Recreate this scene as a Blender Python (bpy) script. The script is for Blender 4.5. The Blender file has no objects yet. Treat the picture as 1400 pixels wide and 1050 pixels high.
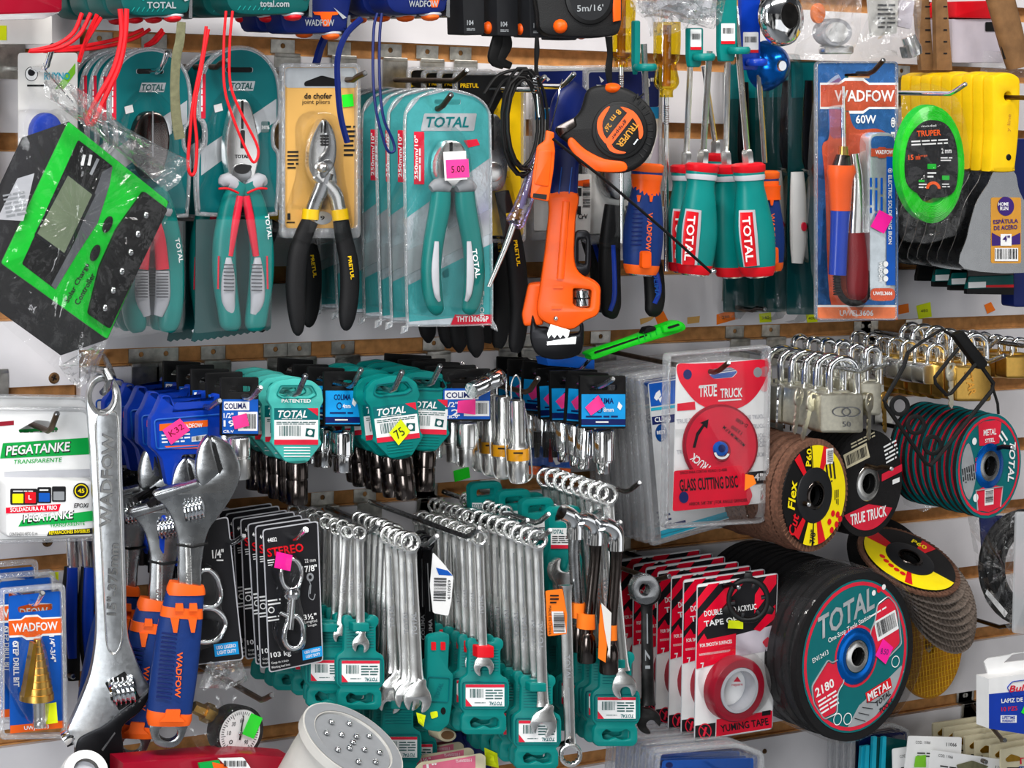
import bpy, bmesh, math, random, re
from mathutils import Vector, Matrix
from mathutils.geometry import tessellate_polygon
random.seed(7)
SC = bpy.context.scene
COL = SC.collection
# ---------------------------------------------------------------- camera
FPX, CX, CY, DIST = 3000.0, 700.0, 525.0, 2.27
_x = Vector((4890, 253, -FPX)).normalized()
_n = Vector((-1850, 435, -FPX)); _n = (_n - _n.dot(_x) * _x).normalized()
_z = _x.cross(_n)
ROT = Matrix((_x, _n, _z))                     # camera vector -> world vector
POS = ROT @ Vector((0, 0, 1)) * DIST
POS = POS * (DIST / DIST)
cam = bpy.data.cameras.new('camera'); co = bpy.data.objects.new('camera', cam); COL.objects.link(co)
cam.sensor_width = 36; cam.lens = 36 * FPX / 1400; cam.clip_start = .05; cam.clip_end = 50
co.matrix_world = Matrix.Translation(POS) @ ROT.to_4x4()
SC.camera = co
def P(x, y, d):
    """world point at protrusion d (m) from the wall seen at photo pixel x, y"""
    v = ROT @ Vector((x - CX, CY - y, -FPX))
    return POS + v * ((-d - POS.y) / v.y)
def px_m(x, y, d):
    return (P(x, y, d) - POS).length / math.hypot(FPX, math.hypot(x - CX, y - CY))
class PF:
    """frame in photo units on a plane parallel to the wall (gx, gy tilt it: metres of protrusion per unit)"""
    def __init__(s, d, x0=0, y0=0, gx=0, gy=0):
        s.d, s.x0, s.y0, s.gx, s.gy = d, x0, y0, gx, gy
        s.u = px_m(x0 or 700, y0 or 525, d)
    def __call__(s, x, y, h=0.):
        return P(x, y, s.d + h + s.gx * (x - s.x0) + s.gy * (y - s.y0))
OUT = Vector((0, -1, 0))
class CF:
    """frame in photo units on a plane through P(x0, y0, d) turned to face the shopper"""
    def __init__(s, d, x0, y0, k=1.):
        s.c = P(x0, y0, d); v = POS - s.c; v.z = 0; v.normalize(); s.n = (OUT * (1 - k) + v * k).normalized(); s.u = px_m(x0, y0, d)
    def __call__(s, x, y, h=0.):
        v = ROT @ Vector((x - CX, CY - y, -FPX))
        return POS + v * ((s.c - POS).dot(s.n) / v.dot(s.n)) + s.n * h
def nrm(f): return getattr(f, 'n', OUT)
class WF:
    """frame in millimetres: a to the right, b down, h (m) out of the wall, turned by rot / yaw / pitch degrees"""
    u = .001
    def __init__(s, c, rot=0, yaw=0, pitch=0):
        s.c = c
        R = Matrix.Rotation(math.radians(yaw), 3, 'Z') @ Matrix.Rotation(math.radians(pitch), 3, 'X') @ Matrix.Rotation(math.radians(rot), 3, 'Y')
        s.a, s.b, s.n = R @ Vector((1, 0, 0)), R @ Vector((0, 0, -1)), R @ Vector((0, -1, 0))
    def __call__(s, a, b, h=0.):
        return s.c + s.a * (a * .001) + s.b * (b * .001) + s.n * h
# ---------------------------------------------------------------- outlines
def rp(pts, r, n=4):
    out = []
    N = len(pts)
    for i, p in enumerate(pts):
        a, b = Vector(pts[i - 1][:2]), Vector(pts[(i + 1) % N][:2]); c = Vector(p[:2])
        rr = p[2] if len(p) > 2 else r
        if rr <= 0: out.append((c.x, c.y)); continue
        la, lb = (a - c).length, (b - c).length
        k = min(rr, la * .49, lb * .49)
        s, e = c + (a - c) * (k / la), c + (b - c) * (k / lb)
        for j in range(n + 1):
            t = j / n; q = s * (1 - t) ** 2 + c * (2 * t * (1 - t)) + e * t * t
            out.append((q.x, q.y))
    return out
def rect(x0, y0, x1, y1, r=0): return rp([(x0, y0), (x1, y0), (x1, y1), (x0, y1)], r)
def circ(cx, cy, rx, ry=None, n=28, rot=0):
    ry = rx if ry is None else ry; c, s = math.cos(math.radians(rot)), math.sin(math.radians(rot)); o = []
    for i in range(n):
        t = 2 * math.pi * i / n; a, b = rx * math.cos(t), ry * math.sin(t)
        o.append((cx + a * c - b * s, cy + a * s + b * c))
    return o
def cr(pts, n=5, closed=True):
    N = len(pts); o = []
    for i in range(N if closed else N - 1):
        g = lambda k: pts[(i + k) % N] if closed else pts[min(max(i + k, 0), N - 1)]
        p0, p1, p2, p3 = g(-1), g(0), g(1), g(2)
        for j in range(n):
            t = j / n
            o.append(tuple(.5 * (2 * b + (c - a) * t + (2 * a - 5 * b + 4 * c - d) * t * t + (3 * b - a - 3 * c + d) * t ** 3) for a, b, c, d in zip(p0, p1, p2, p3)))
    if not closed: o.append(tuple(pts[-1]))
    return o
def arc(cx, cy, r0, r1, a0, a1, n=14):
    """ring sector outline, degrees clockwise from the right"""
    t = [math.radians(a0 + (a1 - a0) * i / n) for i in range(n + 1)]
    return [(cx + r1 * math.cos(q), cy + r1 * math.sin(q)) for q in t] + [(cx + r0 * math.cos(q), cy + r0 * math.sin(q)) for q in reversed(t)]
def rotp(pts, cx, cy, deg):
    c, s = math.cos(math.radians(deg)), math.sin(math.radians(deg))
    return [(cx + (p[0] - cx) * c - (p[1] - cy) * s, cy + (p[0] - cx) * s + (p[1] - cy) * c) + tuple(p[2:]) for p in pts]
def mov(pts, dx, dy): return [(p[0] + dx, p[1] + dy) + tuple(p[2:]) for p in pts]
def inset(pts, k):
    N = len(pts); A = sum(pts[i - 1][0] * pts[i][1] - pts[i][0] * pts[i - 1][1] for i in range(N)); sg = 1 if A > 0 else -1; o = []
    for i in range(N):
        p, a, b = Vector(pts[i]), Vector(pts[i - 1]), Vector(pts[(i + 1) % N])
        n1, n2 = (p - a), (b - p)
        n1 = Vector((-n1.y, n1.x)) * sg; n2 = Vector((-n2.y, n2.x)) * sg
        if n1.length < 1e-6: n1 = n2.copy()
        if n2.length < 1e-6: n2 = n1.copy()
        n1.normalize(); n2.normalize(); m = n1 + n2
        if m.length < .2: m = n1
        m.normalize(); q = p + m * (k / max(.5, m.dot(n1)))
        o.append((q.x, q.y))
    return o
# ---------------------------------------------------------------- geometry: (verts, faces)
def slab(f, pts, h0, h1, r=0, holes=(), seg=2):
    """closed plate between h0 (back) and h1 (front); r rounds the front edge (frame units)"""
    V, Fc = [], []
    loops = [list(pts)] + [list(h) for h in holes]
    lev = [(0, h0), (0, h1)] if r == 0 else [(0, h0)] + [(r * (1 - math.cos(i * math.pi / 2 / seg)), h1 - r * f.u * (1 - math.sin(i * math.pi / 2 / seg))) for i in range(seg + 1)]
    ends = {0: [], len(lev) - 1: []}; nn = nrm(f)
    for li, lp in enumerate(loops):
        N = len(lp); prev = None
        for k, (ins, h) in enumerate(lev):
            q = inset(lp, ins if li == 0 else -ins) if ins else lp
            base = len(V); V += [f(x, y, h1) + nn * (h - h1) for x, y in q]
            if k in ends: ends[k].append((base, q))
            if prev is not None: Fc += [(prev + i, prev + (i + 1) % N, base + (i + 1) % N, base + i) for i in range(N)]
            prev = base
    for k in ends:
        idx = []; polys = []
        for b, q in ends[k]:
            idx += range(b, b + len(q)); polys.append([Vector((x, y, 0)) for x, y in q])
        if len(polys) == 1 and len(pts) <= 4: Fc.append(tuple(idx))
        else: Fc += [tuple(idx[i] for i in t) for t in tessellate_polygon(polys)]
    return V, Fc
def flat(f, pts, h=.0004, holes=()):
    """print or sticker face"""
    loops = [list(pts)] + [list(q) for q in holes]; fl = [p for q in loops for p in q]
    V = [f(p[0], p[1], h) for p in fl]
    if not holes and len(pts) <= 4: return V, [tuple(range(len(V)))]
    return V, [tuple(t) for t in tessellate_polygon([[Vector((p[0], p[1], 0)) for p in q] for q in loops])]
def tube(pts, r, n=8, closed=False, ry=None):
    """round rod along world points; r a number or one per point"""
    pts = [Vector(p) for p in pts]; N = len(pts); R = r if isinstance(r, (list, tuple)) else [r] * N
    V, Fc = [], []; up = None
    for i, p in enumerate(pts):
        a = pts[i - 1] if (i or closed) else p; b = pts[(i + 1) % N] if (i < N - 1 or closed) else p
        t = (b - a).normalized()
        if up is None:
            up = Vector((0, 0, 1)) if abs(t.z) < .9 else Vector((0, 1, 0))
        up = (up - t * up.dot(t)).normalized(); s = t.cross(up)
        for k in range(n):
            q = 2 * math.pi * k / n; V.append(p + up * (R[i] * math.cos(q)) + s * ((ry or 1) * R[i] * math.sin(q)))
    for i in range(N if closed else N - 1):
        a, b = i * n, ((i + 1) % N) * n
        Fc += [(a + k, a + (k + 1) % n, b + (k + 1) % n, b + k) for k in range(n)]
    if not closed: Fc += [tuple(range(n)), tuple(range((N - 1) * n, N * n))]
    return V, Fc
def rod(f, pts, r, n=8, closed=False):
    """tube through frame points (x, y, h); r in frame units"""
    rr = [q * f.u for q in r] if isinstance(r, (list, tuple)) else r * f.u
    return tube([f(*p) for p in pts], rr, n, closed)
def limb(f, pts, k=.7, n=14, p=2.4, h=0., sub=4):
    """tapering bar: pts (x, y, halfwidth[, h]); thickness k of the width; p > 2 squares the section"""
    pts = [tuple(q) + ((h,) if len(q) < 4 else ()) for q in pts]
    if sub > 1 and len(pts) > 2: pts = cr(pts, sub, False)
    V, Fc = [], []; N = len(pts); nn = nrm(f)
    for i, (x, y, w, hh) in enumerate(pts):
        a, b = pts[max(i - 1, 0)], pts[min(i + 1, N - 1)]
        tx, ty = b[0] - a[0], b[1] - a[1]; L = math.hypot(tx, ty) or 1; nx, ny = -ty / L, tx / L
        for j in range(n):
            q = 2 * math.pi * j / n; c, s = math.cos(q), math.sin(q)
            c = math.copysign(abs(c) ** (2 / p), c); s = math.copysign(abs(s) ** (2 / p), s)
            V.append(f(x + nx * w * c, y + ny * w * c, hh) + nn * (k * w * f.u * s))
    for i in range(N - 1):
        a, b = i * n, (i + 1) * n
        Fc += [(a + j, a + (j + 1) % n, b + (j + 1) % n, b + j) for j in range(n)]
    Fc += [tuple(range(n)), tuple(range((N - 1) * n, N * n))]
    return V, Fc
def lathe(A, B, prof, n=20, cap=True):
    """surface of revolution about world axis A -> B; prof (t 0..1, radius m)"""
    A, B = Vector(A), Vector(B); t = (B - A).normalized()
    up = Vector((0, 0, 1)) if abs(t.z) < .9 else Vector((1, 0, 0)); up = (up - t * up.dot(t)).normalized(); s = t.cross(up)
    V, Fc = [], []
    for q, r in prof:
        c = A + (B - A) * q
        for k in range(n):
            w = 2 * math.pi * k / n; V.append(c + up * (r * math.cos(w)) + s * (r * math.sin(w)))
    for i in range(len(prof) - 1):
        a, b = i * n, (i + 1) * n
        Fc += [(a + k, a + (k + 1) % n, b + (k + 1) % n, b + k) for k in range(n)]
    if cap: Fc += [tuple(range(n)), tuple(range((len(prof) - 1) * n, len(prof) * n))]
    return V, Fc
def ball(f, cx, cy, rx, ry, rh, h=0, n=14, m=8):
    """ellipsoid in a frame; rh in metres"""
    V, Fc = [], []
    for i in range(m + 1):
        a = math.pi * i / m
        for j in range(n):
            b = 2 * math.pi * j / n; V.append(f(cx + rx * math.sin(a) * math.cos(b), cy + ry * math.sin(a) * math.sin(b), h) + nrm(f) * (rh * math.cos(a)))
    for i in range(m):
        Fc += [(i * n + j, i * n + (j + 1) % n, (i + 1) * n + (j + 1) % n, (i + 1) * n + j) for j in range(n)]
    return V, Fc
# ---------------------------------------------------------------- lettering
_tc = {}
def glyphs(s, bold, shear):
    k = (s, bold, shear)
    if k not in _tc:
        c = bpy.data.curves.new('t', 'FONT'); c.body = s; c.offset = bold; c.shear = shear; c.resolution_u = 2; c.fill_mode = 'FRONT'
        o = bpy.data.objects.new('t', c); COL.objects.link(o)
        bpy.context.view_layer.update()
        me = bpy.data.meshes.new_from_object(o.evaluated_get(bpy.context.evaluated_depsgraph_get()))
        V = [tuple(v.co[:2]) for v in me.vertices]; Fc = [tuple(p.vertices) for p in me.polygons]
        bpy.data.objects.remove(o); bpy.data.curves.remove(c); bpy.data.meshes.remove(me)
        if V:
            x0, x1 = min(v[0] for v in V), max(v[0] for v in V); y0, y1 = min(v[1] for v in V), max(v[1] for v in V)
            V = [((x - x0) / (x1 - x0) - .5, .5 - (y - y0) / (y1 - y0)) for x, y in V]
        _tc[k] = (V, Fc)
    return _tc[k]
def txt(f, s, cx, cy, w, h, rot=0, bold=.0, shear=0, z=.0008, bend=None):
    """lettering centred at cx, cy filling w x h frame units; rot degrees clockwise; bend: radius of the arc it follows"""
    V, Fc = glyphs(s, bold, shear); c, q = math.cos(math.radians(rot)), math.sin(math.radians(rot)); o = []
    for u, v in V:
        a, b = u * w, v * h
        if bend: t = a / bend; a, b = (bend - b) * math.sin(t), bend - (bend - b) * math.cos(t)
        o.append(f(cx + a * c - b * q, cy + a * q + b * c, z))
    return o, Fc
def B(f, s, cx, cy, w, h, rot=0, z=.0008, shear=0, bend=None): return txt(f, s, cx, cy, w, h, rot, .022, shear, z, bend)
def merge(*gs):
    V, Fc = [], []
    for g in gs:
        b = len(V); V += g[0]; Fc += [tuple(b + i for i in t) for t in g[1]]
    return V, Fc
def fine(f, x0, y0, x1, y1, n, rot=0, z=.0006, th=.45, seed=1):
    """rows of small print too fine to read"""
    R = random.Random(seed * 7 + n); cx, cy = (x0 + x1) / 2, (y0 + y1) / 2; gs = []
    dy = (y1 - y0) / n
    for i in range(n):
        x = x0; y = y0 + dy * (i + .5); end = x1 - (R.random() * .3 * (x1 - x0) if i == n - 1 else 0)
        while x < end - 1:
            e = min(end, x + dy * R.uniform(1.2, 4.5))
            gs.append(flat(f, rotp([(x, y - dy * th / 2), (e, y - dy * th / 2), (e, y + dy * th / 2), (x, y + dy * th / 2)], cx, cy, rot), z)); x = e + dy * .45
    return merge(*gs)
def bars(f, x0, y0, x1, y1, rot=0, z=.0008, n=16, vert=False):
    R = random.Random(int(x0 * 3 + y0)); cx, cy = (x0 + x1) / 2, (y0 + y1) / 2; gs = []
    a0, a1 = (y0, y1) if vert else (x0, x1); st = (a1 - a0) / n
    for i in range(n):
        w = st * R.choice((.3, .45, .7)); a = a0 + i * st
        q = [(x0, a), (x1, a), (x1, a + w), (x0, a + w)] if vert else [(a, y0), (a + w, y0), (a + w, y1), (a, y1)]
        gs.append(flat(f, rotp(q, cx, cy, rot), z))
    return merge(*gs)
# ---------------------------------------------------------------- objects
def mesh(name, geoms, origin, smooth=True):
    me = bpy.data.meshes.new(name); V, Fc, mi, mats = [], [], [], []
    for m, g in geoms:
        if m not in mats: mats.append(m)
        for q in (g if isinstance(g, list) else [g]):
            b = len(V); V += q[0]; Fc += [tuple(b + i for i in t) for t in q[1]]; mi += [mats.index(m)] * len(q[1])
    me.from_pydata([v - origin for v in V], [], Fc)
    for m in mats: me.materials.append(M[m])
    me.polygons.foreach_set('material_index', mi)
    bm = bmesh.new(); bm.from_mesh(me); bmesh.ops.recalc_face_normals(bm, faces=bm.faces); bm.to_mesh(me); bm.free()
    if smooth:
        me.polygons.foreach_set('use_smooth', [True] * len(me.polygons)); me.set_sharp_from_angle(angle=math.radians(38))
    me.update(); return me
def T(name, label, cat, at, group=None):
    o = bpy.data.objects.new(name, None); COL.objects.link(o); o.empty_display_size = .02
    o.location = at; o['label'] = label; o['category'] = cat
    if group: o['group'] = group
    return o
def part(root, name, *geoms, label=None, parent=None, stuff=False):
    o = bpy.data.objects.new(name, mesh(name, geoms, Vector(root.location))); COL.objects.link(o); o.parent = parent or root
    if label: o['label'] = label
    if stuff: o['kind'] = 'stuff'
    return o
def solo(name, label, cat, *geoms, group=None, at=None, kind=None):
    V = [v for m, g in geoms for q in (g if isinstance(g, list) else [g]) for v in q[0]]
    c = at or Vector((sum(v.x for v in V) / len(V), sum(v.y for v in V) / len(V), min(v.z for v in V)))
    o = bpy.data.objects.new(name, mesh(name, geoms, c)); COL.objects.link(o); o.location = c
    if kind == 'structure': o['kind'] = kind; return o
    o['label'] = label; o['category'] = cat
    if group: o['group'] = group
    if kind: o['kind'] = kind
    return o
def copy(root, label, dx=0, dy=0, dz=0, ry=0, rz=0, rx=0, skip=()):
    """a copy of a thing and of each of its parts, moved by metres and swung about its hanging point"""
    if 'group' not in root: root['group'] = 'matching ' + plural(root['category'])
    r = root.copy(); COL.objects.link(r); r['label'] = label
    r.location = root.location + Vector((dx, dy, dz)); r.rotation_euler = (root.rotation_euler.x + math.radians(rx), root.rotation_euler.y + math.radians(ry), root.rotation_euler.z + math.radians(rz))
    for ch in list(root.children):
        if ch.name.split('.')[0] in skip: continue
        c = ch.copy(); COL.objects.link(c); c.parent = r
        for g in list(ch.children):
            if g.name.split('.')[0] in skip: continue
            e = g.copy(); COL.objects.link(e); e.parent = c
    return r
ORD = 'front second third fourth fifth sixth seventh eighth ninth tenth eleventh twelfth thirteenth fourteenth fifteenth sixteenth'.split()
def plural(w): return w if w.endswith('s') else w[:-1] + 'ies' if w.endswith('y') else w + ('es' if w.endswith(('ch', 'x', 'sh')) else 's').replace('knifes', 'knives')
def stack(root, n, step, text, jit=0, jz=0, skip=(), dx=0, dz=0, start=1, alt=0):
    """n more copies hanging behind root on the same hook; text has {} for the place in the row"""
    out = []; t = text.split('{}')[1]
    root['group'] = plural(root['category']) + ' ' + re.sub(r'^ *((from the front )?(in|of)|behind|down in|in the row behind)\b', r'in' if not t.strip().startswith('behind') else 'behind', t.strip()).strip()
    for i in range(start, start + n):
        q = random.uniform(-1, 1); out.append(copy(root, text.format(ORD[i]), dx * i + alt * (i % 2), step * i, dz * i + random.uniform(-.001, .001), jit * q, jz * random.uniform(-1, 1), skip=skip))
    return out
# ---------------------------------------------------------------- materials
M = {}
def srgb(h):
    v = [int(h[i:i + 2], 16) / 255 for i in (0, 2, 4)]
    return tuple(c / 12.92 if c <= .04045 else ((c + .055) / 1.055) ** 2.4 for c in v) + (1,)
def mat(name, col, rough=.45, metal=0, var=.08, bump=0, scale=60, coat=0, spec=.28, emit=0):
    m = bpy.data.materials.new(name); m.use_nodes = True; nt = m.node_tree; b = nt.nodes['Principled BSDF']; c = srgb(col)
    b.inputs['Roughness'].default_value = rough; b.inputs['Metallic'].default_value = metal; b.inputs['Coat Weight'].default_value = coat; b.inputs['Specular IOR Level'].default_value = spec
    tc = nt.nodes.new('ShaderNodeTexCoord'); nz = nt.nodes.new('ShaderNodeTexNoise'); nz.inputs['Scale'].default_value = scale; nz.inputs['Detail'].default_value = 3
    nt.links.new(tc.outputs['Object'], nz.inputs['Vector'])
    rmp = nt.nodes.new('ShaderNodeValToRGB'); e = rmp.color_ramp.elements
    e[0].position, e[1].position = .3, .7
    e[0].color = tuple(q * (1 - var) for q in c[:3]) + (1,); e[1].color = tuple(min(1, q * (1 + var)) for q in c[:3]) + (1,)
    nt.links.new(nz.outputs['Fac'], rmp.inputs['Fac']); nt.links.new(rmp.outputs['Color'], b.inputs['Base Color'])
    mr = nt.nodes.new('ShaderNodeMapRange'); mr.inputs['To Min'].default_value = max(.02, rough - .06); mr.inputs['To Max'].default_value = min(1, rough + .08)
    nt.links.new(nz.outputs['Fac'], mr.inputs['Value']); nt.links.new(mr.outputs['Result'], b.inputs['Roughness'])
    if bump:
        n2 = nt.nodes.new('ShaderNodeTexNoise'); n2.inputs['Scale'].default_value = scale * 6; nt.links.new(tc.outputs['Object'], n2.inputs['Vector'])
        bp = nt.nodes.new('ShaderNodeBump'); bp.inputs['Strength'].default_value = bump; bp.inputs['Distance'].default_value = .001
        nt.links.new(n2.outputs['Fac'], bp.inputs['Height']); nt.links.new(bp.outputs['Normal'], b.inputs['Normal'])
    M[name] = m; return m
def clear(name, tint=(1, 1, 1), base=.04, edge=.5, rough=.08, bump=0, scale=40, dens=0.):
    """thin clear plastic film: see-through, with sheen that grows at grazing angles"""
    m = bpy.data.materials.new(name); m.use_nodes = True; nt = m.node_tree; nt.nodes.clear()
    out = nt.nodes.new('ShaderNodeOutputMaterial'); mix = nt.nodes.new('ShaderNodeMixShader'); tr = nt.nodes.new('ShaderNodeBsdfTransparent'); gl = nt.nodes.new('ShaderNodeBsdfGlossy')
    tr.inputs['Color'].default_value = tint + (1,); gl.inputs['Roughness'].default_value = rough; gl.inputs['Color'].default_value = (1, 1, 1, 1)
    lw = nt.nodes.new('ShaderNodeLayerWeight'); lw.inputs['Blend'].default_value = .24
    mr = nt.nodes.new('ShaderNodeMapRange'); mr.inputs['To Min'].default_value = base; mr.inputs['To Max'].default_value = edge
    nt.links.new(lw.outputs['Fresnel'], mr.inputs['Value']); nt.links.new(mr.outputs['Result'], mix.inputs['Fac'])
    src = tr
    if dens:
        df = nt.nodes.new('ShaderNodeBsdfDiffuse'); df.inputs['Color'].default_value = (.85, .87, .9, 1); mx = nt.nodes.new('ShaderNodeMixShader'); mx.inputs['Fac'].default_value = dens
        nt.links.new(tr.outputs[0], mx.inputs[1]); nt.links.new(df.outputs[0], mx.inputs[2]); src = mx
    nt.links.new(src.outputs[0], mix.inputs[1]); nt.links.new(gl.outputs[0], mix.inputs[2]); nt.links.new(mix.outputs[0], out.inputs['Surface'])
    if bump:
        tc = nt.nodes.new('ShaderNodeTexCoord'); n2 = nt.nodes.new('ShaderNodeTexNoise'); n2.inputs['Scale'].default_value = scale; n2.inputs['Detail'].default_value = 4; nt.links.new(tc.outputs['Object'], n2.inputs['Vector'])
        bp = nt.nodes.new('ShaderNodeBump'); bp.inputs['Strength'].default_value = bump; bp.inputs['Distance'].default_value = .01
        nt.links.new(n2.outputs['Fac'], bp.inputs['Height']); nt.links.new(bp.outputs['Normal'], gl.inputs['Normal']); nt.links.new(bp.outputs['Normal'], lw.inputs['Normal'])
    M[name] = m
for a in (
    ('wallwhite', 'dcd9dc', .35, 0, .03, .05, 30), ('mdf', 'b98550', .8, 0, .25, .2, 90), ('zinc', 'b9b7b0', .35, 1, .3, .1, 120), ('rust', '6e5236', .7, .5, .5, .2, 160),
    ('chrome', 'f0f2f4', .08, 1, .03), ('satin', 'f0f0ee', .24, 1, .03), ('cast', 'cdd0d3', .3, 1, .1, .15, 260), ('steel', 'a4a6a8', .26, 1, .12, 0, 90), ('darksteel', '3b3a3a', .35, 1, .2, 0, 90), ('gunmetal', '5a5350', .16, 1, .12, 0, 50),
    ('blackmetal', '17171a', .35, .6, .1), ('hookdark', '5b4a3c', .4, 1, .3, .1, 150),
    ('teal', '007a75', .4, 0, .05), ('tealdark', '00504e', .4, 0, .05), ('tealprint', '00666a', .4, 0, .04), ('tealpale', '49b5ac', .35, 0, .04, 0, 60, .2), ('tealdeep', '013b3c', .35, 0, .05, 0, 60, .3),
    ('red', 'd6101f', .4), ('redprint', 'd5203a', .45), ('crimson', 'e2082f', .4, 0, .04), ('strapred', 'e01420', .6, 0, .15), ('darkred', '7c0d18', .5), ('maroon', '920a24', .3, 0, .06, 0, 30, .3),
    ('blue', '0a38a8', .35, 0, .06, 0, 60, .2), ('navy', '0a1c5c', .4, 0, .06), ('wadblue', '0f3f92', .4, 0, .05, .1, 80), ('handleblue', '10306f', .5, 0, .06, .15, 120), ('skyblue', '1296dc', .4), ('cobalt', '0d55b4', .4, 0, .05), ('cyan', '16a8c4', .4), ('metalblue', '0b6bd0', .22, .8, .1),
    ('orange', 'f0590a', .4, 0, .06), ('wadorange', 'f0621a', .42, 0, .05), ('neonorange', 'ff7c1c', .7), ('paleorange', 'ef7f52', .35, 0, .04, .1, 200), ('amber', 'c98a14', .3, 0, .08, 0, 60, .4),
    ('yellow', 'f2c40c', .4, 0, .06), ('discyellow', 'f3dc08', .45, 0, .04), ('neonyellow', 'e3f013', .7), ('neongreen', '22e62a', .7), ('neonpink', 'ff1d9c', .7), ('hotpink', 'ff3d92', .65),
    ('green', '05b82c', .38, 0, .04), ('limegreen', '18c81e', .3, 0, .06, 0, 60, .2), ('leaf', '7cc62c', .5), ('pgreen', '0ba245', .4, 0, .03),
    ('white', 'eeeeee', .42, 0, .03), ('card', 'e6e4e0', .6, 0, .03), ('offwhite', 'cfcdc8', .5, 0, .05), ('grey', '8f9296', .5, 0, .06), ('lightgrey', 'b6b7bd', .45, 0, .05), ('midgrey', '55575c', .5, 0, .06), ('silverprint_glare', 'c3c8cc', .3, .6, .1),
    ('black', '0a0a0b', .45, 0, .1), ('rubber', '111112', .55, 0, .15, .3, 160), ('dip', '121214', .62, 0, .15, .35, 300), ('ink', '16161a', .6), ('softblack', '0a0a0b', .5),
    ('tan', 'd9a85c', .4, 0, .08, 0, 12), ('olive', '6b6a50', .8, 0, .2, .4, 200), ('wood', '7b5a3a', .7, 0, .25, .2, 60), ('brass', 'd8ac58', .3, 1, .1, .08, 150), ('gold', 'c89a3c', .3, 1, .15), ('beige', 'cfc6a8', .6, 0, .06), ('lavender', 'c7bfca', .5, 0, .05), ('pink', 'd76a86', .5), ('purple', '39206e', .4),
    ('nickel', 'd8d4c2', .34, 1, .1, .15, 220), ('flap', '6b4a3a', .8, 0, .35, .6, 300), ('flapgrey', '8a7c72', .5, .3, .4, .6, 320), ('grit', '121113', .75, 0, .4, .6, 300), ('lcd', '6d7a62', .25, 0, .05), ('graphite', '1a1b1e', .45, 0, .1), ('screen', '17191c', .3), ('foilblue', '3d74b8', .25, .45, .15, .25, 120), ('foilred', 'cf5a3e', .25, .3, .1, .25, 120), ('foil', 'c9d2d8', .2, .6, .15, .3, 60), ('foilteal', '4aa6a8', .2, .35, .1, .25, 60),
): mat(*a)
clear('blister', (.995, .995, .997), .016, .4, .08)
clear('blisteredge', (.985, .985, .99), .1, .7, .14, .4, 260, .2)
clear('bag', (.985, .985, .985), .022, .34, .12, .5, 35, .008)
clear('bagdense', (.96, .96, .96), .06, .6, .12, .9, 50, .09)
clear('purpleclear', (.70, .62, .86), .12, .7, .05, .3, 60)
clear('yellowclear', (.86, .70, .08), .08, .5, .08, .15, 60, .0)
clear('redclear', (.95, .25, .35), .06, .5, .06)
clear('milky', (.95, .95, .95), .06, .5, .12, 0, 40, .35)
def crumple(f, poly, cx, cy, amp, h=0, rings=5, seed=1, dome=0.):
    """creased film: fan of rings from a centre out to the outline, each point pushed in or out a little"""
    R = random.Random(seed); poly = [p for p in poly]; dense = []
    for i, p in enumerate(poly):
        q = poly[(i + 1) % len(poly)]; k = max(1, int(math.hypot(q[0] - p[0], q[1] - p[1]) / 12))
        dense += [(p[0] + (q[0] - p[0]) * j / k, p[1] + (q[1] - p[1]) * j / k) for j in range(k)]
    N = len(dense); V = [f(cx, cy, h + dome)]; Fc = []
    for r in range(1, rings + 1):
        t = r / rings
        for x, y in dense: V.append(f(cx + (x - cx) * t + R.uniform(-1.5, 1.5) * (r < rings), cy + (y - cy) * t, h + dome * (1 - t * t) + R.uniform(-amp, amp)))
    for j in range(N): Fc.append((0, 1 + j, 1 + (j + 1) % N))
    for r in range(rings - 1):
        a, b = 1 + r * N, 1 + (r + 1) * N
        Fc += [(a + j, a + (j + 1) % N, b + (j + 1) % N, b + j) for j in range(N)]
    return V, Fc
def box(x0, x1, y0, y1, z0, z1):
    V = [Vector((x, y, z)) for x in (x0, x1) for y in (y0, y1) for z in (z0, z1)]
    return V, [(0, 1, 3, 2), (4, 6, 7, 5), (0, 4, 5, 1), (2, 3, 7, 6), (0, 2, 6, 4), (1, 5, 7, 3)]
# ---------------------------------------------------------------- slatted wall
GZ = [P(390, 480 - 104 * j, 0).z for j in range(6, -8, -1)]       # groove heights, top to bottom
XS = P(108, 600, 0).x
def slatwall(name, x0, x1, rows):
    w, m = [], []; gw = .0085
    for a, b in zip(rows[:-1], rows[1:]): w.append(box(x0, x1, 0, .011, b + gw, a - gw))
    m.append(box(x0, x1, .0112, .03, rows[-1], rows[0]))
    for a in rows[1:-1]:
        m.append(box(x0, x1, .006, .0111, a - gw + .0002, a - gw + .0016)); m.append(box(x0, x1, .006, .0111, a + gw - .0016, a + gw - .0002))
    return solo(name, '', '', ('wallwhite', w), ('mdf', m), kind='structure', at=Vector((x0, 0, rows[-1])))
slatwall('wall_back', XS + .0015, 1.05, GZ)
LZ = [P(45, y, 0).z for y in (-35, 80, 195, 310, 426, 541, 657, 773, 889, 1005, 1121)]
slatwall('wall_left', -.75, XS, LZ)
solo('floor', '', '', ('grey', box(-3.2, 3.2, -4.2, .05, -1.32, -1.3)), kind='structure')
solo('ceiling', '', '', ('midgrey', box(-3.2, 3.2, -4.2, .05, 1.5, 1.52)), kind='structure')
def screw(x, y, d, label):
    c = P(x, y, d); solo('wall_screw', label, 'screw', ('rust', lathe(c + Vector((0, .004, 0)), c - Vector((0, .0015, 0)), [(0, .0052), (.7, .0055), (1, .004)], 14)), ('softblack', [flat(PF(d + .0016), rotp([(x - 4, y - 1), (x + 4, y - 1), (x + 4, y + 1), (x - 4, y + 1)], x, y, a), 0) for a in (25, 115)]), group=None)
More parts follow.
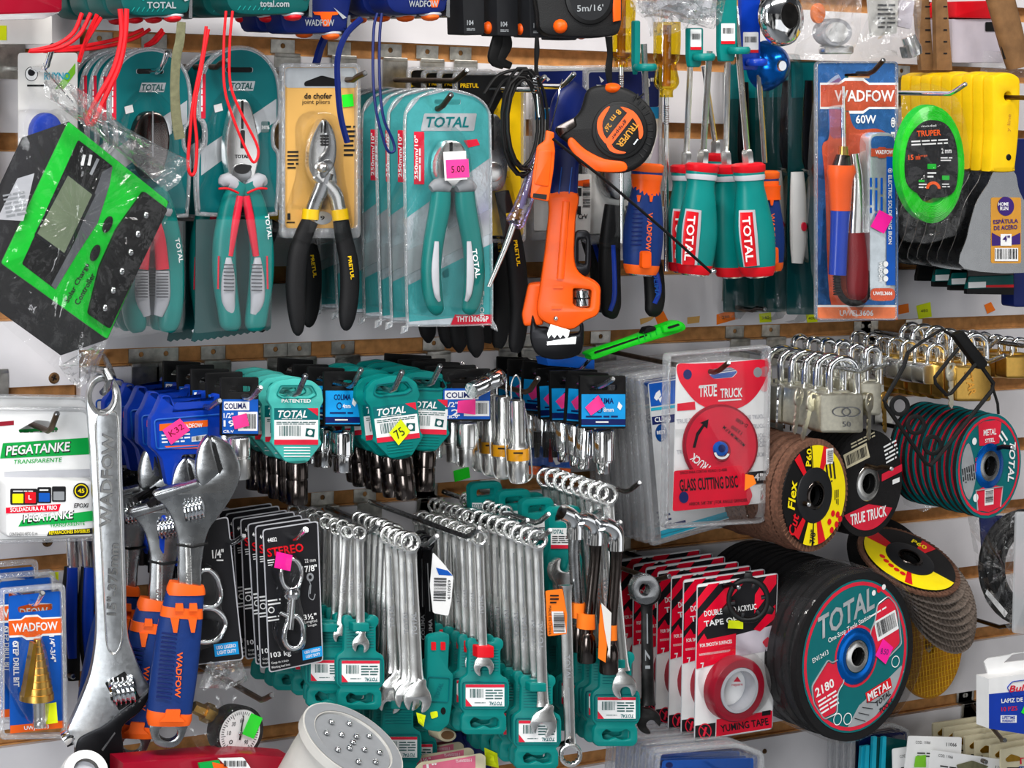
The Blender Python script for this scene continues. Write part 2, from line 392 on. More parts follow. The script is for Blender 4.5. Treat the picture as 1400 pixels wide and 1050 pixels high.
screw(74, 517, 0, 'rusty screw in the white board above the white glue packs')
screw(65, 740, 0, 'rusty screw in the white board just below the white glue packs')
solo('wall_screw', 'rusty screw in the white slat under the clear blue blister packs', 'screw', ('rust', lathe(P(1045, 1027, -.003), P(1045, 1027, .0015), [(0, .003), (.7, .003), (1, .002)], 12)))
# ---------------------------------------------------------------- display hooks
def bracket(X, z, m='zinc'):
    """clip plate hooked into a groove, bent out over the slat below"""
    g = WF(Vector((X, 0, z)))
    w = 13.5
    up = slab(g, [(-w + 1, -8), (w - 1, -8), (w - 1, 7), (-w + 1, 7)], -.0105, -.009, 0, [circ(0, -1, 2.6, n=12)])
    lip = slab(g, rect(-w, 6, w, 10, 1), -.0095, .0022, .6)
    dn = slab(g, [(-w, 9), (w, 9), (w, 38), (-w, 38)], .0004, .002, 0)
    return [up, lip, dn]
HK = []
def groove_above(z): return min(GZ, key=lambda g: abs(g - .02 - z) + (1 if g < z + .004 else 0))
def hook(x, y, d, holds, m='hookdark', up=17, r=2.6, br='zinc', bent=1, sway=0):
    """rod from the wall whose bent-up tip shows at x, y"""
    tip = P(x, y, d); X = tip.x - sway; z = tip.z - up * .001; zb = groove_above(z)
    o = T('display_hook', 'steel display hook ' + holds, 'hook', Vector((X, 0, z)))
    pts = [Vector((X, -.001, z + .0005)), Vector((X + sway * .4, -(d - .016) * .5, z)), Vector((X + sway * .8, -(d - .022), z)), Vector((X + sway * .9, -(d - .014), z + .003)), tip]
    if not bent: pts = pts[:1] + [Vector((tip.x, tip.y, z))]
    part(o, 'rod', (m, tube(pts, r * .001, 10)), ('steel', lathe(pts[-1], pts[-1] + (pts[-1] - pts[-2]).normalized() * .001, [(0, r * .00098), (1, r * .0007)], 10)))
    part(o, 'bracket', (br, bracket(X, zb, br)))
    return o
def loose_bracket(x, y, label, m='zinc'):
    p = P(x, y, 0); zb = min(GZ, key=lambda g: abs(g - p.z))
    solo('hook_bracket', label, 'bracket', (m, bracket(p.x, zb)), at=Vector((p.x, 0, zb - .02)))
# ---------------------------------------------------------------- daylight, lamps and added light for reflections
def area(name, loc, target, sx, sy, power, col=(1, 1, 1)):
    l = bpy.data.lights.new(name, 'AREA'); l.shape = 'RECTANGLE'; l.size, l.size_y = sx, sy; l.energy = power; l.color = col
    o = bpy.data.objects.new(name, l); COL.objects.link(o); o.location = loc
    o.rotation_euler = (Vector(target) - Vector(loc)).to_track_quat('-Z', 'Y').to_euler(); return o
area('ceiling_tube_lamp', (-.75, -1.0, 1.44), (0, -.1, 0), 1.3, .12, 30, (1, .97, .93))
area('ceiling_tube_lamp', (.75, -1.25, 1.44), (.2, 0, 0), 1.3, .12, 16, (1, .97, .93))
area('shopfront_daylight', (-2.2, -2.3, .5), (0, 0, 0), .9, 1.8, 58, (.95, .98, 1))
area('doorway_daylight', (2.3, -3.9, -.25), (.3, 0, 0), 3.2, 1.7, 15, (.97, .98, 1))  # unseen light, added at the mirror angle to brighten flat metal faces
w = bpy.data.worlds.new('world'); SC.world = w; w.use_nodes = True; nt = w.node_tree
bg = nt.nodes['Background']; tc = nt.nodes.new('ShaderNodeTexCoord'); mpg = nt.nodes.new('ShaderNodeMapping'); nz = nt.nodes.new('ShaderNodeTexNoise'); rm = nt.nodes.new('ShaderNodeValToRGB')
mpg.inputs['Scale'].default_value = (3.2, 3.2, 1.1); nz.inputs['Scale'].default_value = 1.6; nz.inputs['Detail'].default_value = 2
nt.links.new(tc.outputs['Generated'], mpg.inputs['Vector']); nt.links.new(mpg.outputs['Vector'], nz.inputs['Vector']); nt.links.new(nz.outputs['Fac'], rm.inputs['Fac'])
e = rm.color_ramp.elements; e[0].position = .47; e[0].color = (.02, .02, .022, 1); e[1].position = .6; e[1].color = (1, .98, .95, 1)  # surround of bright and dark patches, added to streak the metals
nt.links.new(rm.outputs['Color'], bg.inputs['Color']); bg.inputs['Strength'].default_value = .34
SC.view_settings.view_transform = 'Standard'; SC.view_settings.look = 'None'; SC.view_settings.gamma = 1; SC.view_settings.exposure = .12; SC.view_settings.use_curve_mapping = False
SC.cycles.transparent_max_bounces = 40; SC.cycles.max_bounces = 8; SC.cycles.caustics_reflective = False; SC.cycles.caustics_refractive = False
# ================================================================ top-left: charge controller, plier packs
# --- solar charge controller in its bag
f = PF(.195)
o = T('charge_controller', 'green and black solar charge controller hanging tilted in a clear bag', 'charge controller', P(70, 105, .165))
F4 = [(94, 166), (231, 276), (147, 464), (2, 360)]; BK = [(x - 64, y + 22) for x, y in F4]
fb = PF(.147)
V = [f(*p, -.0004) for p in inset(F4, 0)] + [fb(*p) for p in BK]
part(o, 'housing', ('graphite', (V, [(0, 1, 2, 3), (7, 6, 5, 4)] + [(i, (i + 1) % 4, 4 + (i + 1) % 4, 4 + i) for i in range(4)])),
     ('softblack', [flat(lambda x, y, h: f(x, y, h - .03), [(20, 400), (110, 455), (100, 462), (15, 410)], 0)]))
pan = [(107, 191), (154, 227), (150, 252), (134, 304), (104, 350), (76, 396), (30, 361)]
term = [(197, 261), (230, 286), (151, 450), (121, 429), (137, 364), (160, 313)]
part(o, 'faceplate', ('green', slab(f, rp(F4, 4), 0, .002, 1)), ('midgrey', flat(f, [(154, 227), (150, 252), (134, 304), (104, 350), (76, 396), (70, 390), (100, 335), (128, 268), (140, 235)], .0026)),
     ('ink', [B(f, 'Solar Charge', 106, 387, 60, 9, -61, .0024), B(f, 'Controller', 116, 395, 48, 8, -61, .0024), txt(f, '1', 96, 189, 4, 9, 36)]))
part(o, 'display_panel', ('black', slab(f, rp(pan, 3), .002, .0024)), ('screen', slab(f, [(90, 234), (131, 266), (90, 351), (47, 321)], .0024, .0027)), ('lcd', flat(f, [(93, 240), (126, 266), (88, 346), (51, 319)], .003)),
     ('white', [flat(f, rotp(rect(x, 211, x + 4, 226), x, 218, 12), .003) for x in (112, 121)]), ('grey', flat(f, rotp(rect(128, 216, 132, 240), 130, 226, 25), .003)))
part(o, 'terminal_block', ('black', slab(f, rp(term, 4), .002, .006, 1)))
for x, y in ((200, 294), (189, 320), (179, 345), (167, 371), (155, 397), (144, 421)):
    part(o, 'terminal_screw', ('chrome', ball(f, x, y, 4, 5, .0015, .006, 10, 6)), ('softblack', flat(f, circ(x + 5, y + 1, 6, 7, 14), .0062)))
for x, y in ((148, 307), (131, 346)): part(o, 'button', ('black', slab(f, circ(x, y, 5.5, 12, 18, 22), .002, .0045, 1)))
fb2 = PF(.207)
o = T('plastic_bag', 'crinkled clear bag wrapped around the green charge controller', 'bag', P(70, 95, .175))
bagp = [(60, 100), (78, 105), (120, 130), (165, 172), (215, 200), (262, 222), (245, 246), (232, 262), (236, 284), (196, 372), (150, 468), (128, 520), (106, 530), (80, 508), (0, 440), (-40, 400), (-12, 300), (20, 210), (45, 130)]
part(o, 'film', ('bag', crumple(fb2, bagp, 105, 300, .003, .004, 9, 3, .004)))
part(o, 'paper_label', ('lightgrey', slab(fb2, [(24, 244), (47, 237), (32, 302), (-4, 300)], -.002, -.0015)), ('grey', fine(fb2, 6, 262, 36, 296, 6, -10, -.001)))
part(o, 'top_flap', ('bagdense', crumple(fb2, [(60, 98), (80, 104), (125, 132), (168, 172), (215, 198), (263, 221), (243, 252), (228, 262), (160, 205), (100, 160), (60, 130)], 120, 160, .006, .006, 6, 5)))
part(o, 'bottom_flap', ('bagdense', crumple(fb2, [(80, 500), (148, 462), (128, 518), (107, 532), (95, 520)], 112, 500, .004, .002, 4, 8)))
hook(72, 62, .11, 'holding the bagged green charge controller', 'chrome', 20)
part(o, 'hang_wire', ('steel', rod(PF(.11), [(59, 86, 0), (62, 96, 0), (78, 115, 0), (100, 140, 0)], .7, 6)))
# --- white header cards behind the controller
f = PF(.06)
def rcard(x0, x1, label):
    o = T('carded_pack', label, 'carded pack', P((x0 + x1) / 2, 78, .06))
    part(o, 'card', ('card', slab(f, rect(x0, 72, x1, 330, 5), -.001, 0)), ('leaf', flat(f, [(x0 + 50, 122), (x1 - 3, 86), (x1 - 3, 100), (x0 + 62, 122)])),
         ('ink', [flat(f, circ(x0 + 18, 101, 9, 10), .0003), fine(f, x0 + 12, 114, x0 + 40, 120, 1)]), ('white', flat(f, circ(x0 + 18, 101, 8, 9), .0005)), ('ink', flat(f, circ(x0 + 18, 99, 5, 5), .0007)), ('cyan', B(f, 'RHYNO', x0 + 53, 104, 35, 10)))
    part(o, 'blister', ('blister', slab(f, rect(x0 + 6, 150, x1 - 6, 300, 8), 0, .018, 4)))
    part(o, 'contents', ('blue', slab(f, circ((x0 + x1) / 2, 182, 22, 28), .002, .012, 4)), ('steel', slab(f, rect(x0 + 20, 215, x1 - 20, 280, 8), .002, .012, 4)))
    return o
o = rcard(25, 106, 'white header card with green swoosh hanging right behind the bagged controller')
copy(o, 'white header card with green swoosh cut off by the picture edge', -.079, .004, .003)
# --- teal plier packs
def logo(f, cx, cy, w, h, rot=0, z=.0008, s='TOTAL'): return B(f, s, cx, cy, w, h, rot, z, .25)
def plier_card(o, f, ox, oy=0, pouch=True):
    pts = cr([(275, 100), (297, 71), (330, 62), (361, 73), (382, 105), (385, 158), (377, 176), (377, 198), (384, 215), (381, 284), (370, 296), (281, 296), (268, 285), (267, 215), (277, 198), (277, 172), (269, 155)], 4)
    g = lambda x, y, h=0: f(x + ox, y + oy, h)
    g.u = f.u
    part(o, 'card', ('lightgrey', slab(g, inset(pts, 3), -.0008, 0)), ('tealprint', flat(g, inset(pts, 6), .0003, [rect(308, 92, 346, 99, 3)])), ('black', flat(g, rect(309, 92, 345, 99, 3), .0005)),
         ('silverprint_glare', [flat(g, [(275, 205), (378, 135), (378, 165), (275, 240)], .0005), flat(g, [(316, 111), (349, 111), (346, 124), (312, 124)], .0005)]),
         ('redprint', [flat(g, rect(275, 101, 281, 162, 1), .0006)]), ('white', [fine(g, 248, 129, 304, 133, 1, 90, .0009), flat(g, [(292, 144), (303, 141), (305, 151), (294, 154)], .0007)]),
         ('tealdark', [logo(g, 331, 117.5, 30, 9, 0, .0008), flat(g, rect(357, 166, 369, 181, 2), .0007)]), ('white', B(g, '30%', 363, 174, 11, 5, 0, .001)))
    part(o, 'blister', ('blisteredge', slab(g, pts, .0, .003, 2, [inset(pts, 4)])), ('blister', slab(g, cr([(330, 120), (352, 135), (368, 165), (372, 230), (376, 290), (286, 290), (292, 230), (296, 165), (310, 133)], 4), .0, .02, 5)))
def combi_pliers(o, f, ox, oy=0):
    g = lambda x, y, h=0: f(x + ox, y + oy, h)
    g.u = f.u
    h = .011
    part(o, 'plier_head', ('satin', slab(g, cr([(322, 140), (331, 136), (341, 140), (350, 166), (356, 200), (353, 226), (345, 246), (318, 246), (311, 226), (309, 205), (312, 175)], 4), .005, .015, 3)),
         ('softblack', [flat(g, [(330, 137), (333, 137), (333, 176), (330, 176)], .0153), flat(g, rect(329, 178, 335, 203, 2), .0153), flat(g, cr([(322, 226), (343, 226), (341, 234), (332, 238), (324, 235)], 4), .0153)]), ('ink', B(g, 'TOTAL', 331, 214, 19, 5, 0, .0155)),
         ('steel', slab(g, circ(331, 236, 14, 13), .012, .0165, 2)), ('softblack', [flat(g, circ(331, 231, 11, 7), .0168)]))
    for sx in (-1, 1):
        X = lambda v: 332 + sx * v
        hp = [(X(4), 250, 13, h), (X(17), 280, 13, h), (X(25), 330, 15, h), (X(25), 380, 15.5, h), (X(20), 420, 14.5, h), (X(17), 444, 13.5, h), (X(17), 452, 8, h)]
        hd = part(o, 'handle', ('teal', limb(g, hp, .75)), ('lightgrey', limb(g, [(X(30), 253, 4, h), (X(22), 247, 11, h), (X(8), 257, 9, h), (X(4), 270, 4, h)], .95)), ('red', limb(g, [(X(33), 258, 1.5, h + .008), (X(20), 258, 1.6, h + .0105), (X(6), 264, 1.5, h + .009)], 1)))
        part(o, 'grip_inlay', ('redprint', limb(g, [(X(4), 268, 5, h + .006), (X(10), 300, 5.5, h + .006), (X(18), 350, 4, h + .006)], .9)), ('lightgrey', limb(g, [(X(20), 352, 4, h + .007), (X(20), 380, 9, h + .007), (X(20), 410, 9, h + .006), (X(15), 430, 5, h + .005)], .6)),
             ('midgrey', [limb(g, [(X(12), 362 + 5 * k, .9, h + .0115), (X(26), 362 + 5 * k, .9, h + .0115)], 1, 6) for k in range(8)]), ('redprint', limb(g, [(X(33), 350, 1.2, h + .01), (X(34), 395, 1.2, h + .01)], 1, 6)), label='red and grey grip inlay', parent=hd)
    part(o, 'handle_lettering', ('white', B(g, 'TOTAL', 367, 310, 34, 6, 82, .0215)))
    part(o, 'spring', ('steel', limb(g, [(332, 246, 4, h), (332, 262, 3, h)], .8)))
def pouch(o, f, ox, oy=0):
    g = lambda x, y, h=0: f(x + ox, y + oy, h)
    g.u = f.u
    z = [(262 + i * 4.5, 466 - i * .7 + (2.5 if i % 2 else 0)) for i in range(25)]
    part(o, 'pouch', ('tealdeep', slab(g, [(268, 300), (372, 300), (371, 440)] + list(reversed(z)) + [(267, 440)], -.001, .0005)), ('silverprint_glare', [flat(g, [(330, 420), (345, 408), (346, 411), (332, 424)]), flat(g, [(262, 452), (300, 425), (301, 427), (264, 455)])]), ('limegreen', flat(g, circ(331, 434, 4, 6))), ('red', flat(g, circ(338, 436, 3))),
         label='dark green wrapper with a pinked bottom edge')
    part(o, 'pouch_film', ('blister', slab(g, rp([(268, 300), (372, 300), (371, 446), (266, 456)], 4), .0235, .024)))
f = PF(.12)
o = T('combination_pliers', 'teal, grey and red combination pliers on a teal card, front of the pair', 'pliers', P(330, 92, .12))
plier_card(o, f, 0); combi_pliers(o, f, 0); pouch(o, f, 0)
copy(o, 'teal and red combination pliers just behind the front pair, mostly covered', -.004, .035, -.004, 1)
hook(311, 82, .155, 'holding the combination pliers on teal cards', 'hookdark', 6)
f = PF(.115)
o = T('diagonal_cutters', 'teal and red diagonal cutters on a teal card beside the green controller', 'pliers', P(207, 95, .115))
plier_card(o, f, -122, 2)
g = lambda x, y, h=0: f(x - 122, y + 2, h)
g.u = f.u
part(o, 'cutter_head', ('gunmetal', slab(g, cr([(331, 150), (348, 158), (356, 185), (352, 215), (341, 240), (321, 240), (310, 215), (306, 185), (315, 158)], 4), .004, .016, 5)), ('steel', flat(g, [(330, 150), (332, 150), (332, 212), (330, 212)], .0163)))
for sx in (-1, 1):
    X = lambda v: 330 + sx * v
    hd = part(o, 'handle', ('teal', limb(g, [(X(6), 255, 11, .011), (X(17), 285, 13, .011), (X(27), 340, 14, .011), (X(28), 390, 15, .011), (X(24), 430, 15, .011), (X(21), 446, 12, .011), (X(20), 452, 7, .011)], .75)), ('lightgrey', limb(g, [(X(30), 290, 4, .011), (X(20), 288, 10, .012), (X(6), 296, 5, .012)], .95)))
    part(o, 'grip_inlay', ('redprint', limb(g, [(X(5), 300, 6, .018), (X(10), 325, 8, .018), (X(14), 366, 9, .018)], .6)), ('lightgrey', limb(g, [(X(14), 368, 9, .018), (X(14), 405, 10, .018), (X(8), 430, 6, .016)], .6)), ('midgrey', [limb(g, [(X(6), 372 + 4 * k, .8, .0245), (X(22), 372 + 4 * k, .8, .0245)], 1, 6) for k in range(9)]), label='red and grey grip inlay', parent=hd)
part(o, 'handle_lettering', ('white', B(g, 'TOTAL', 367, 340, 34, 6, 80, .023)))
part(o, 'pouch_film', ('blister', slab(g, rp([(300, 300), (372, 300), (372, 448), (280, 462)], 4), .0255, .026)))
stack(o, 4, .0235, 'teal cutters card, {} in the row behind the cutters beside the controller', 1, skip=())
hook(229, 72, .15, 'holding the diagonal cutters on teal cards', 'chrome', 16)
# --- slip joint pliers on tan cards
f = PF(.125)
o = T('slip_joint_pliers', 'slip joint pliers with black dipped handles on the front tan card', 'pliers', P(437, 112, .125))
cp = rect(389, 92, 489, 312, 6)
part(o, 'card', ('tan', slab(f, cp, -.0008, 0)), ('silverprint_glare', flat(f, rect(390, 93, 488, 120, 5), .0003)), ('black', flat(f, rp([(416, 112), (440, 103), (466, 110), (466, 118), (416, 118)], 3), .0006)),  # silver band along the top is a reflection painted on the tan card
     ('ink', [B(f, 'de chofer', 435, 131, 38, 8), txt(f, 'joint pliers', 432, 140, 38, 8), fine(f, 393, 205, 408, 232, 5, 0), fine(f, 470, 170, 486, 215, 7), B(f, '1', 395, 296, 4, 9), fine(f, 392, 302, 404, 306, 1)]), ('silverprint_glare', flat(f, circ(441, 298, 13, 9), .0005)), ('ink', [B(f, '9', 441, 298, 6, 6)]))
part(o, 'blister', ('blisteredge', slab(f, rect(385, 86, 494, 326, 8), -.002, .004, 2, [rect(391, 93, 487, 312, 6)])), ('blister', slab(f, cr([(443, 152), (470, 170), (472, 230), (480, 324), (400, 324), (418, 240), (418, 170)], 4), 0, .02, 5)))
part(o, 'price_sticker', ('neongreen', flat(f, rotp(rect(468, 129, 483, 146), 475, 137, -6), .0012)))
h = .011
part(o, 'fixed_jaw', ('satin', slab(f, cr([(443, 164), (432, 176), (424, 200), (423, 228), (428, 243), (438, 256), (452, 262), (462, 250), (452, 200)], 4), .004, .013, 3)), ('satin', limb(f, [(432, 238, 10, h), (456, 262, 10, h), (462, 282, 9.5, h), (466, 300, 9.5, h)], .6)))
part(o, 'moving_jaw', ('steel', slab(f, cr([(444, 164), (454, 172), (460, 190), (461, 210), (456, 230), (440, 245), (436, 220), (448, 200)], 4), .008, .016, 3)), ('steel', limb(f, [(446, 236, 10, h), (440, 256, 10, h), (430, 280, 9.5, h), (424, 300, 9.5, h)], .6)), ('softblack', [flat(f, [(443, 166), (446, 166), (446, 182), (443, 182)], .0163)] + [flat(f, circ(446, 186 + 4 * k, 4, 2, 10), .0163) for k in range(4)]))
part(o, 'pivot_bolt', ('satin', ball(f, 440, 229, 8, 8, .006, .015)), ('steel', slab(f, circ(447, 226, 9, 8), .013, .0165, 1)))
for pts, t in (([(424, 302, 10.5), (416, 320, 11.5), (407, 350, 12.5), (404, 393, 12.5), (406, 430, 11), (407, 452, 7), (407, 459, 2)], 0), ([(466, 302, 10), (470, 325, 11), (477, 360, 12), (478, 395, 12), (475, 428, 11), (473, 446, 7), (472, 452, 2)], 1)):
    x = pts[0][0]
    part(o, 'handle', ('dip', limb(f, [(a, b, w, h) for a, b, w in pts], .75)), ('yellow', limb(f, [(x + (2 if t else -1) * -1, 286, 10.5, h), (x, 300, 10.8, h)], .8, sub=1)), *([('yellow', B(f, 'PRETUL', 480, 366, 32, 5, 82, .0195))] if t else []))
copy(o, 'slip joint pliers with black dipped handles on the tan card behind', -.003, .07, -.004)
hook(499, 100, .16, 'holding the slip joint pliers on tan cards', 'hookdark', 6)
# --- cutting plier blisters
f = PF(.185)
o = T('end_nippers', 'teal handled pliers in a shiny blister card, front of its row', 'pliers', P(618, 138, .185))
cp = cr([(557, 440), (554, 300), (553, 180), (557, 148), (575, 130), (612, 121), (650, 130), (669, 148), (673, 180), (674, 300), (675, 436), (668, 445), (562, 447)], 4)
tk = [(553, 345), (672, 285), (672, 318), (553, 378)]
part(o, 'card', ('foil', slab(f, inset(cp, 2), -.0008, 0, 0, [rect(594, 136, 630, 143, 3)])), ('foilteal', [flat(f, [(556, 148 + 8), (575, 133), (612, 124), (650, 133), (668, 150), (671, 215), (553, 300)], .0002, [rect(594, 136, 630, 143, 3)]), flat(f, [(558, 390), (674, 332), (674, 430), (558, 440)], .0002)]),
     ('silverprint_glare', [flat(f, rp([(580, 155), (652, 155), (648, 179), (575, 179)], 2), .0005), flat(f, tk, .0004)]), ('tealprint', [logo(f, 612, 167, 58, 15, 0, .0008), flat(f, rp([(605, 372), (613, 366), (614, 378), (607, 380)], 1), .0007)]),
     ('redprint', [flat(f, rect(566, 180, 580, 252, 1), .0006), flat(f, [(622, 430), (673, 430), (673, 445), (616, 445)], .0006), flat(f, [(634, 192), (652, 190), (656, 198), (640, 202)], .0007)]), ('white', [B(f, '250mm/10"', 569, 215, 60, 5, -90, .0009), fine(f, 550, 221, 598, 226, 1, -90, .0009), B(f, 'THT130606P', 646, 436, 44, 8, 0, .0009)]),
     ('white', [B(f, 'Test Oil', 659, 415, 34, 6, 90, .0009)]))
part(o, 'blister', ('blisteredge', slab(f, cp, 0, .003, 2, [inset(cp, 3)])), ('blister', slab(f, cr([(612, 170), (640, 190), (652, 260), (664, 330), (664, 415), (652, 432), (578, 432), (566, 415), (566, 300), (585, 240), (590, 190)], 4), 0, .022, 6)))
part(o, 'plier_head', ('satin', slab(f, cr([(609, 195), (620, 192), (632, 196), (640, 215), (637, 240), (625, 256), (610, 256), (600, 240), (600, 215)], 4), .003, .016, 4)), ('softblack', flat(f, [(615, 194), (619, 194), (619, 212), (615, 212)], .0164)))
for sx in (-1, 1):
    X = lambda v: 619 + sx * v
    part(o, 'handle', ('teal', limb(f, [(X(16), 262, 12, .012), (X(18), 285, 13, .012), (X(26), 330, 12.5, .012), (X(30), 370, 12.5, .012), (X(27), 405, 12, .012), (X(22), 424, 9, .012), (X(20), 430, 4, .012)], .8)), ('grey', limb(f, [(X(30), 258, 5, .014), (X(18), 253, 10, .014), (X(5), 258, 6, .014)], .9)), ('lightgrey', limb(f, [(X(22), 330, 3, .0215), (X(24), 370, 5, .022), (X(22), 400, 4, .021), (X(18), 412, 2, .02)], .5)),
         *([('white', B(f, 'TOTAL', 651, 360, 40, 7, 82, .0225))] if sx > 0 else []))
part(o, 'price_sticker', ('hotpink', flat(f, rotp(rect(610, 218, 641, 243), 625, 230, -3), .0235)), ('ink', txt(f, '5.00', 626, 231, 18, 9, -4, 0, 0, .0238)))
part(o, 'paper_tag', ('white', flat(f, rotp(rect(607, 207, 638, 246), 622, 226, -3), .0228)))
stack(o, 6, .0285, 'teal blister card, {} from the front in the row of shiny plier cards', 1, 4, skip=('price_sticker', 'paper_tag', 'plier_head'))
hook(617, 129, .21, 'holding the row of shiny teal plier cards', 'hookdark', 13)
# --- pliers on black and yellow cards
f = PF(.115)
o = T('lineman_pliers', 'black handled pliers on a black and yellow card under the wire coil', 'pliers', P(665, 105, .115))
cp = rect(622, 98, 720, 332, 8)
part(o, 'card', ('yellow', slab(f, rect(626, 103, 716, 322, 6), -.0008, 0)), ('black', [flat(f, rect(626, 103, 716, 126, 6), .0003), flat(f, rp([(626, 126), (690, 126), (640, 220), (626, 240)], 3), .0003)]), ('yellow', B(f, 'PRETUL', 642, 117, 25, 6)), ('ink', [B(f, 'electricista', 685, 134, 30, 5)]))
part(o, 'blister', ('blisteredge', slab(f, cp, -.001, .004, 2, [inset(cp, 5)])), ('blister', slab(f, cr([(670, 140), (695, 170), (700, 240), (712, 328), (634, 328), (645, 240), (646, 170)], 4), 0, .022, 5)))
part(o, 'plier_head', ('steel', slab(f, cr([(671, 155), (684, 160), (694, 190), (696, 225), (688, 258), (660, 258), (652, 225), (652, 190), (660, 160)], 4), .003, .015, 4)), ('softblack', flat(f, [(672, 156), (675, 156), (675, 205), (672, 205)], .0154)), ('satin', slab(f, circ(675, 235, 14), .01, .0165, 2)))
for t, pts in enumerate(([(662, 262, 9), (655, 300, 10), (648, 345, 12), (646, 420, 12), (650, 470, 11), (651, 484, 6), (651, 489, 2)], [(686, 262, 9), (695, 300, 10.5), (704, 345, 12), (710, 420, 12), (706, 468, 10), (704, 482, 5)])):
    part(o, 'handle', ('dip', limb(f, [(a, b, w, .011) for a, b, w in pts], .75)), ('yellow', limb(f, [(pts[1][0], 290, 10.5, .011), (pts[1][0] + (2 if t else -2) * 1, 300, 11, .011)], .8, sub=1)), *([('yellow', B(f, 'PRETUL', 707, 346, 36, 5, 82, .0205))] if t else []))
stack(o, 3, .03, 'black and yellow plier card, {} in the row behind the shiny teal cards', 1, 2, dz=.0015)
hook(638, 96, .14, 'holding the pliers on black and yellow cards', 'hookdark', 10)
# --- olive strap
f = PF(.21)
solo('webbing_strap', 'frayed olive webbing strap hanging down between the teal plier cards', 'strap', ('olive', limb(f, [(248, 30, 6), (246, 55, 6.5), (241, 80, 6.5), (239, 120, 6.5), (241, 160, 7), (246, 190, 7.5)], .2, 10, 4)))
# ================================================================ top edge and first row, right half
def FR(f, dx=0, dy=0):
    g = lambda x, y, h=0: f(x + dx, y + dy, h)
    g.u = f.u
    return g
# --- tape measures cut off by the top edge, with wrist straps
def tape(x0, x1, yb, d, body, trim, label, word, cat='tape measure', group=None):
    f = PF(d, (x0 + x1) / 2, 0)
    o = T('tape_measure', label, cat, P((x0 + x1) / 2, -60, d), group)
    out = cr([(x0, -60), (x0 + 4, -5), (x0 + 12, yb - 6), (x0 + 30, yb), (x1 - 40, yb), (x1 - 12, yb - 3), (x1 - 2, yb - 14), (x1, -60)], 4)
    part(o, 'case', (body, slab(f, out, -.034, 0, 5)), (trim, [flat(f, [(x0 + 30, yb - 26), (x1 - 50, yb - 34), (x1 - 60, yb - 28), (x0 + 36, yb - 20)], .0006)] + [rod(f, [(x0 + 20 + 7 * k, yb - 6, .0002), (x0 + 24 + 7 * k, yb - 12, .0002)], .7, 5) for k in range(7)] if trim != 'orange' else [flat(f, [(x0 + 52, yb - 30), (x0 + 88, yb - 30), (x0 + 86, yb - 26), (x0 + 78, yb - 25), (x0 + 74, yb - 10), (x0 + 66, yb - 10), (x0 + 62, yb - 25), (x0 + 54, yb - 26)], .0008)]))
    part(o, 'lettering', ('silverprint_glare', [B(f, word, (x0 + x1) / 2 + 10, yb - 15, 40, 9, 0, .001), flat(f, [(x1 - 22, yb - 36), (x1 - 4, yb - 22), (x1 - 9, yb - 20)], .0012)]))
    part(o, 'lock_button', ('lightgrey', ball(f, x1 - 26, yb - 1, 15, 5, .008, -.008)), ('red' if trim != 'orange' else 'wadorange', ball(f, x1 - 26, yb + 3, 11, 6, .009, -.008)))
    part(o, 'hook_tip', ('steel', slab(f, [(x1 - 3, yb - 25), (x1 + 1, yb - 25), (x1 + 1, yb + 4), (x1 - 4, yb + 2)], -.024, -.006)))
    return o
a = tape(160, 262, 22, .18, 'tealdark', 'teal', 'teal tape measure above the teal cutters, front of its row', 'TOTAL')
stack(a, 3, .042, 'teal tape measure above the teal cutters, {} of its row from the front', start=1)
a = tape(305, 426, 20, .19, 'tealdark', 'teal', 'teal tape measure above the combination pliers, front of its row', 'total.com')
stack(a, 2, .05, 'teal tape measure above the combination pliers, {} of its row from the front')
a = tape(524, 614, 20, .19, 'navy', 'orange', 'blue tape measure with orange mark above the shiny plier cards, front of its row', 'WADFOW')
stack(a, 3, .046, 'blue tape measure above the shiny plier cards, {} of its row from the front')
a = tape(376, 478, 46, .16, 'navy', 'orange', 'blue tape measure with orange mark above the tan plier card', 'WADFOW')
copy(a, 'blue tape measure behind the blue one above the tan plier card', -.004, .045, .002)
def strap(pts, r, m, d, label, n=6):
    f = PF(d, pts[0][0], pts[0][1])
    solo('wrist_strap', label, 'wrist strap', (m, rod(f, [p if len(p) > 2 else p + (0,) for p in cr(pts, 6, False)], r, n)))
R_ = 'strapred'
strap([(164, 12), (166, 50), (155, 95), (130, 140), (119, 164), (124, 170), (130, 163), (145, 130), (163, 90), (171, 50), (173, 12)], 3.6, R_, .19, 'red wrist strap hanging in front of the teal cutters card, thickest loop')
strap([(112, 18), (100, 45), (75, 62), (40, 70), (80, 66), (108, 48), (124, 18)], 3, R_, .15, 'red wrist strap sweeping left to the picture edge under the tape measures')
strap([(133, 20), (120, 48), (108, 85), (116, 60), (138, 24)], 3, R_, .14, 'short red wrist strap behind the thickest red loop')
strap([(196, 40), (165, 52), (120, 62), (60, 70), (130, 66), (180, 54), (205, 40)], 2.6, R_, .1, 'red wrist strap running level under the row of teal tape measures')
strap([(222, 40), (208, 56), (198, 63), (212, 58), (224, 44)], 2.6, R_, .1, 'short red wrist strap just above the teal cutters card')
strap([(282, 36), (276, 80), (264, 140), (259, 190), (257, 225), (261, 239), (267, 232), (269, 195), (266, 150), (275, 95), (285, 40)], 2.3, R_, .19, 'red wrist strap between the two teal plier cards')
strap([(309, 15), (306, 60), (307, 120), (320, 165), (338, 208), (347, 222), (353, 212), (350, 195), (330, 155), (315, 115), (314, 60), (318, 15)], 1.9, R_, .195, 'red wrist strap looped over the chrome combination plier jaws')
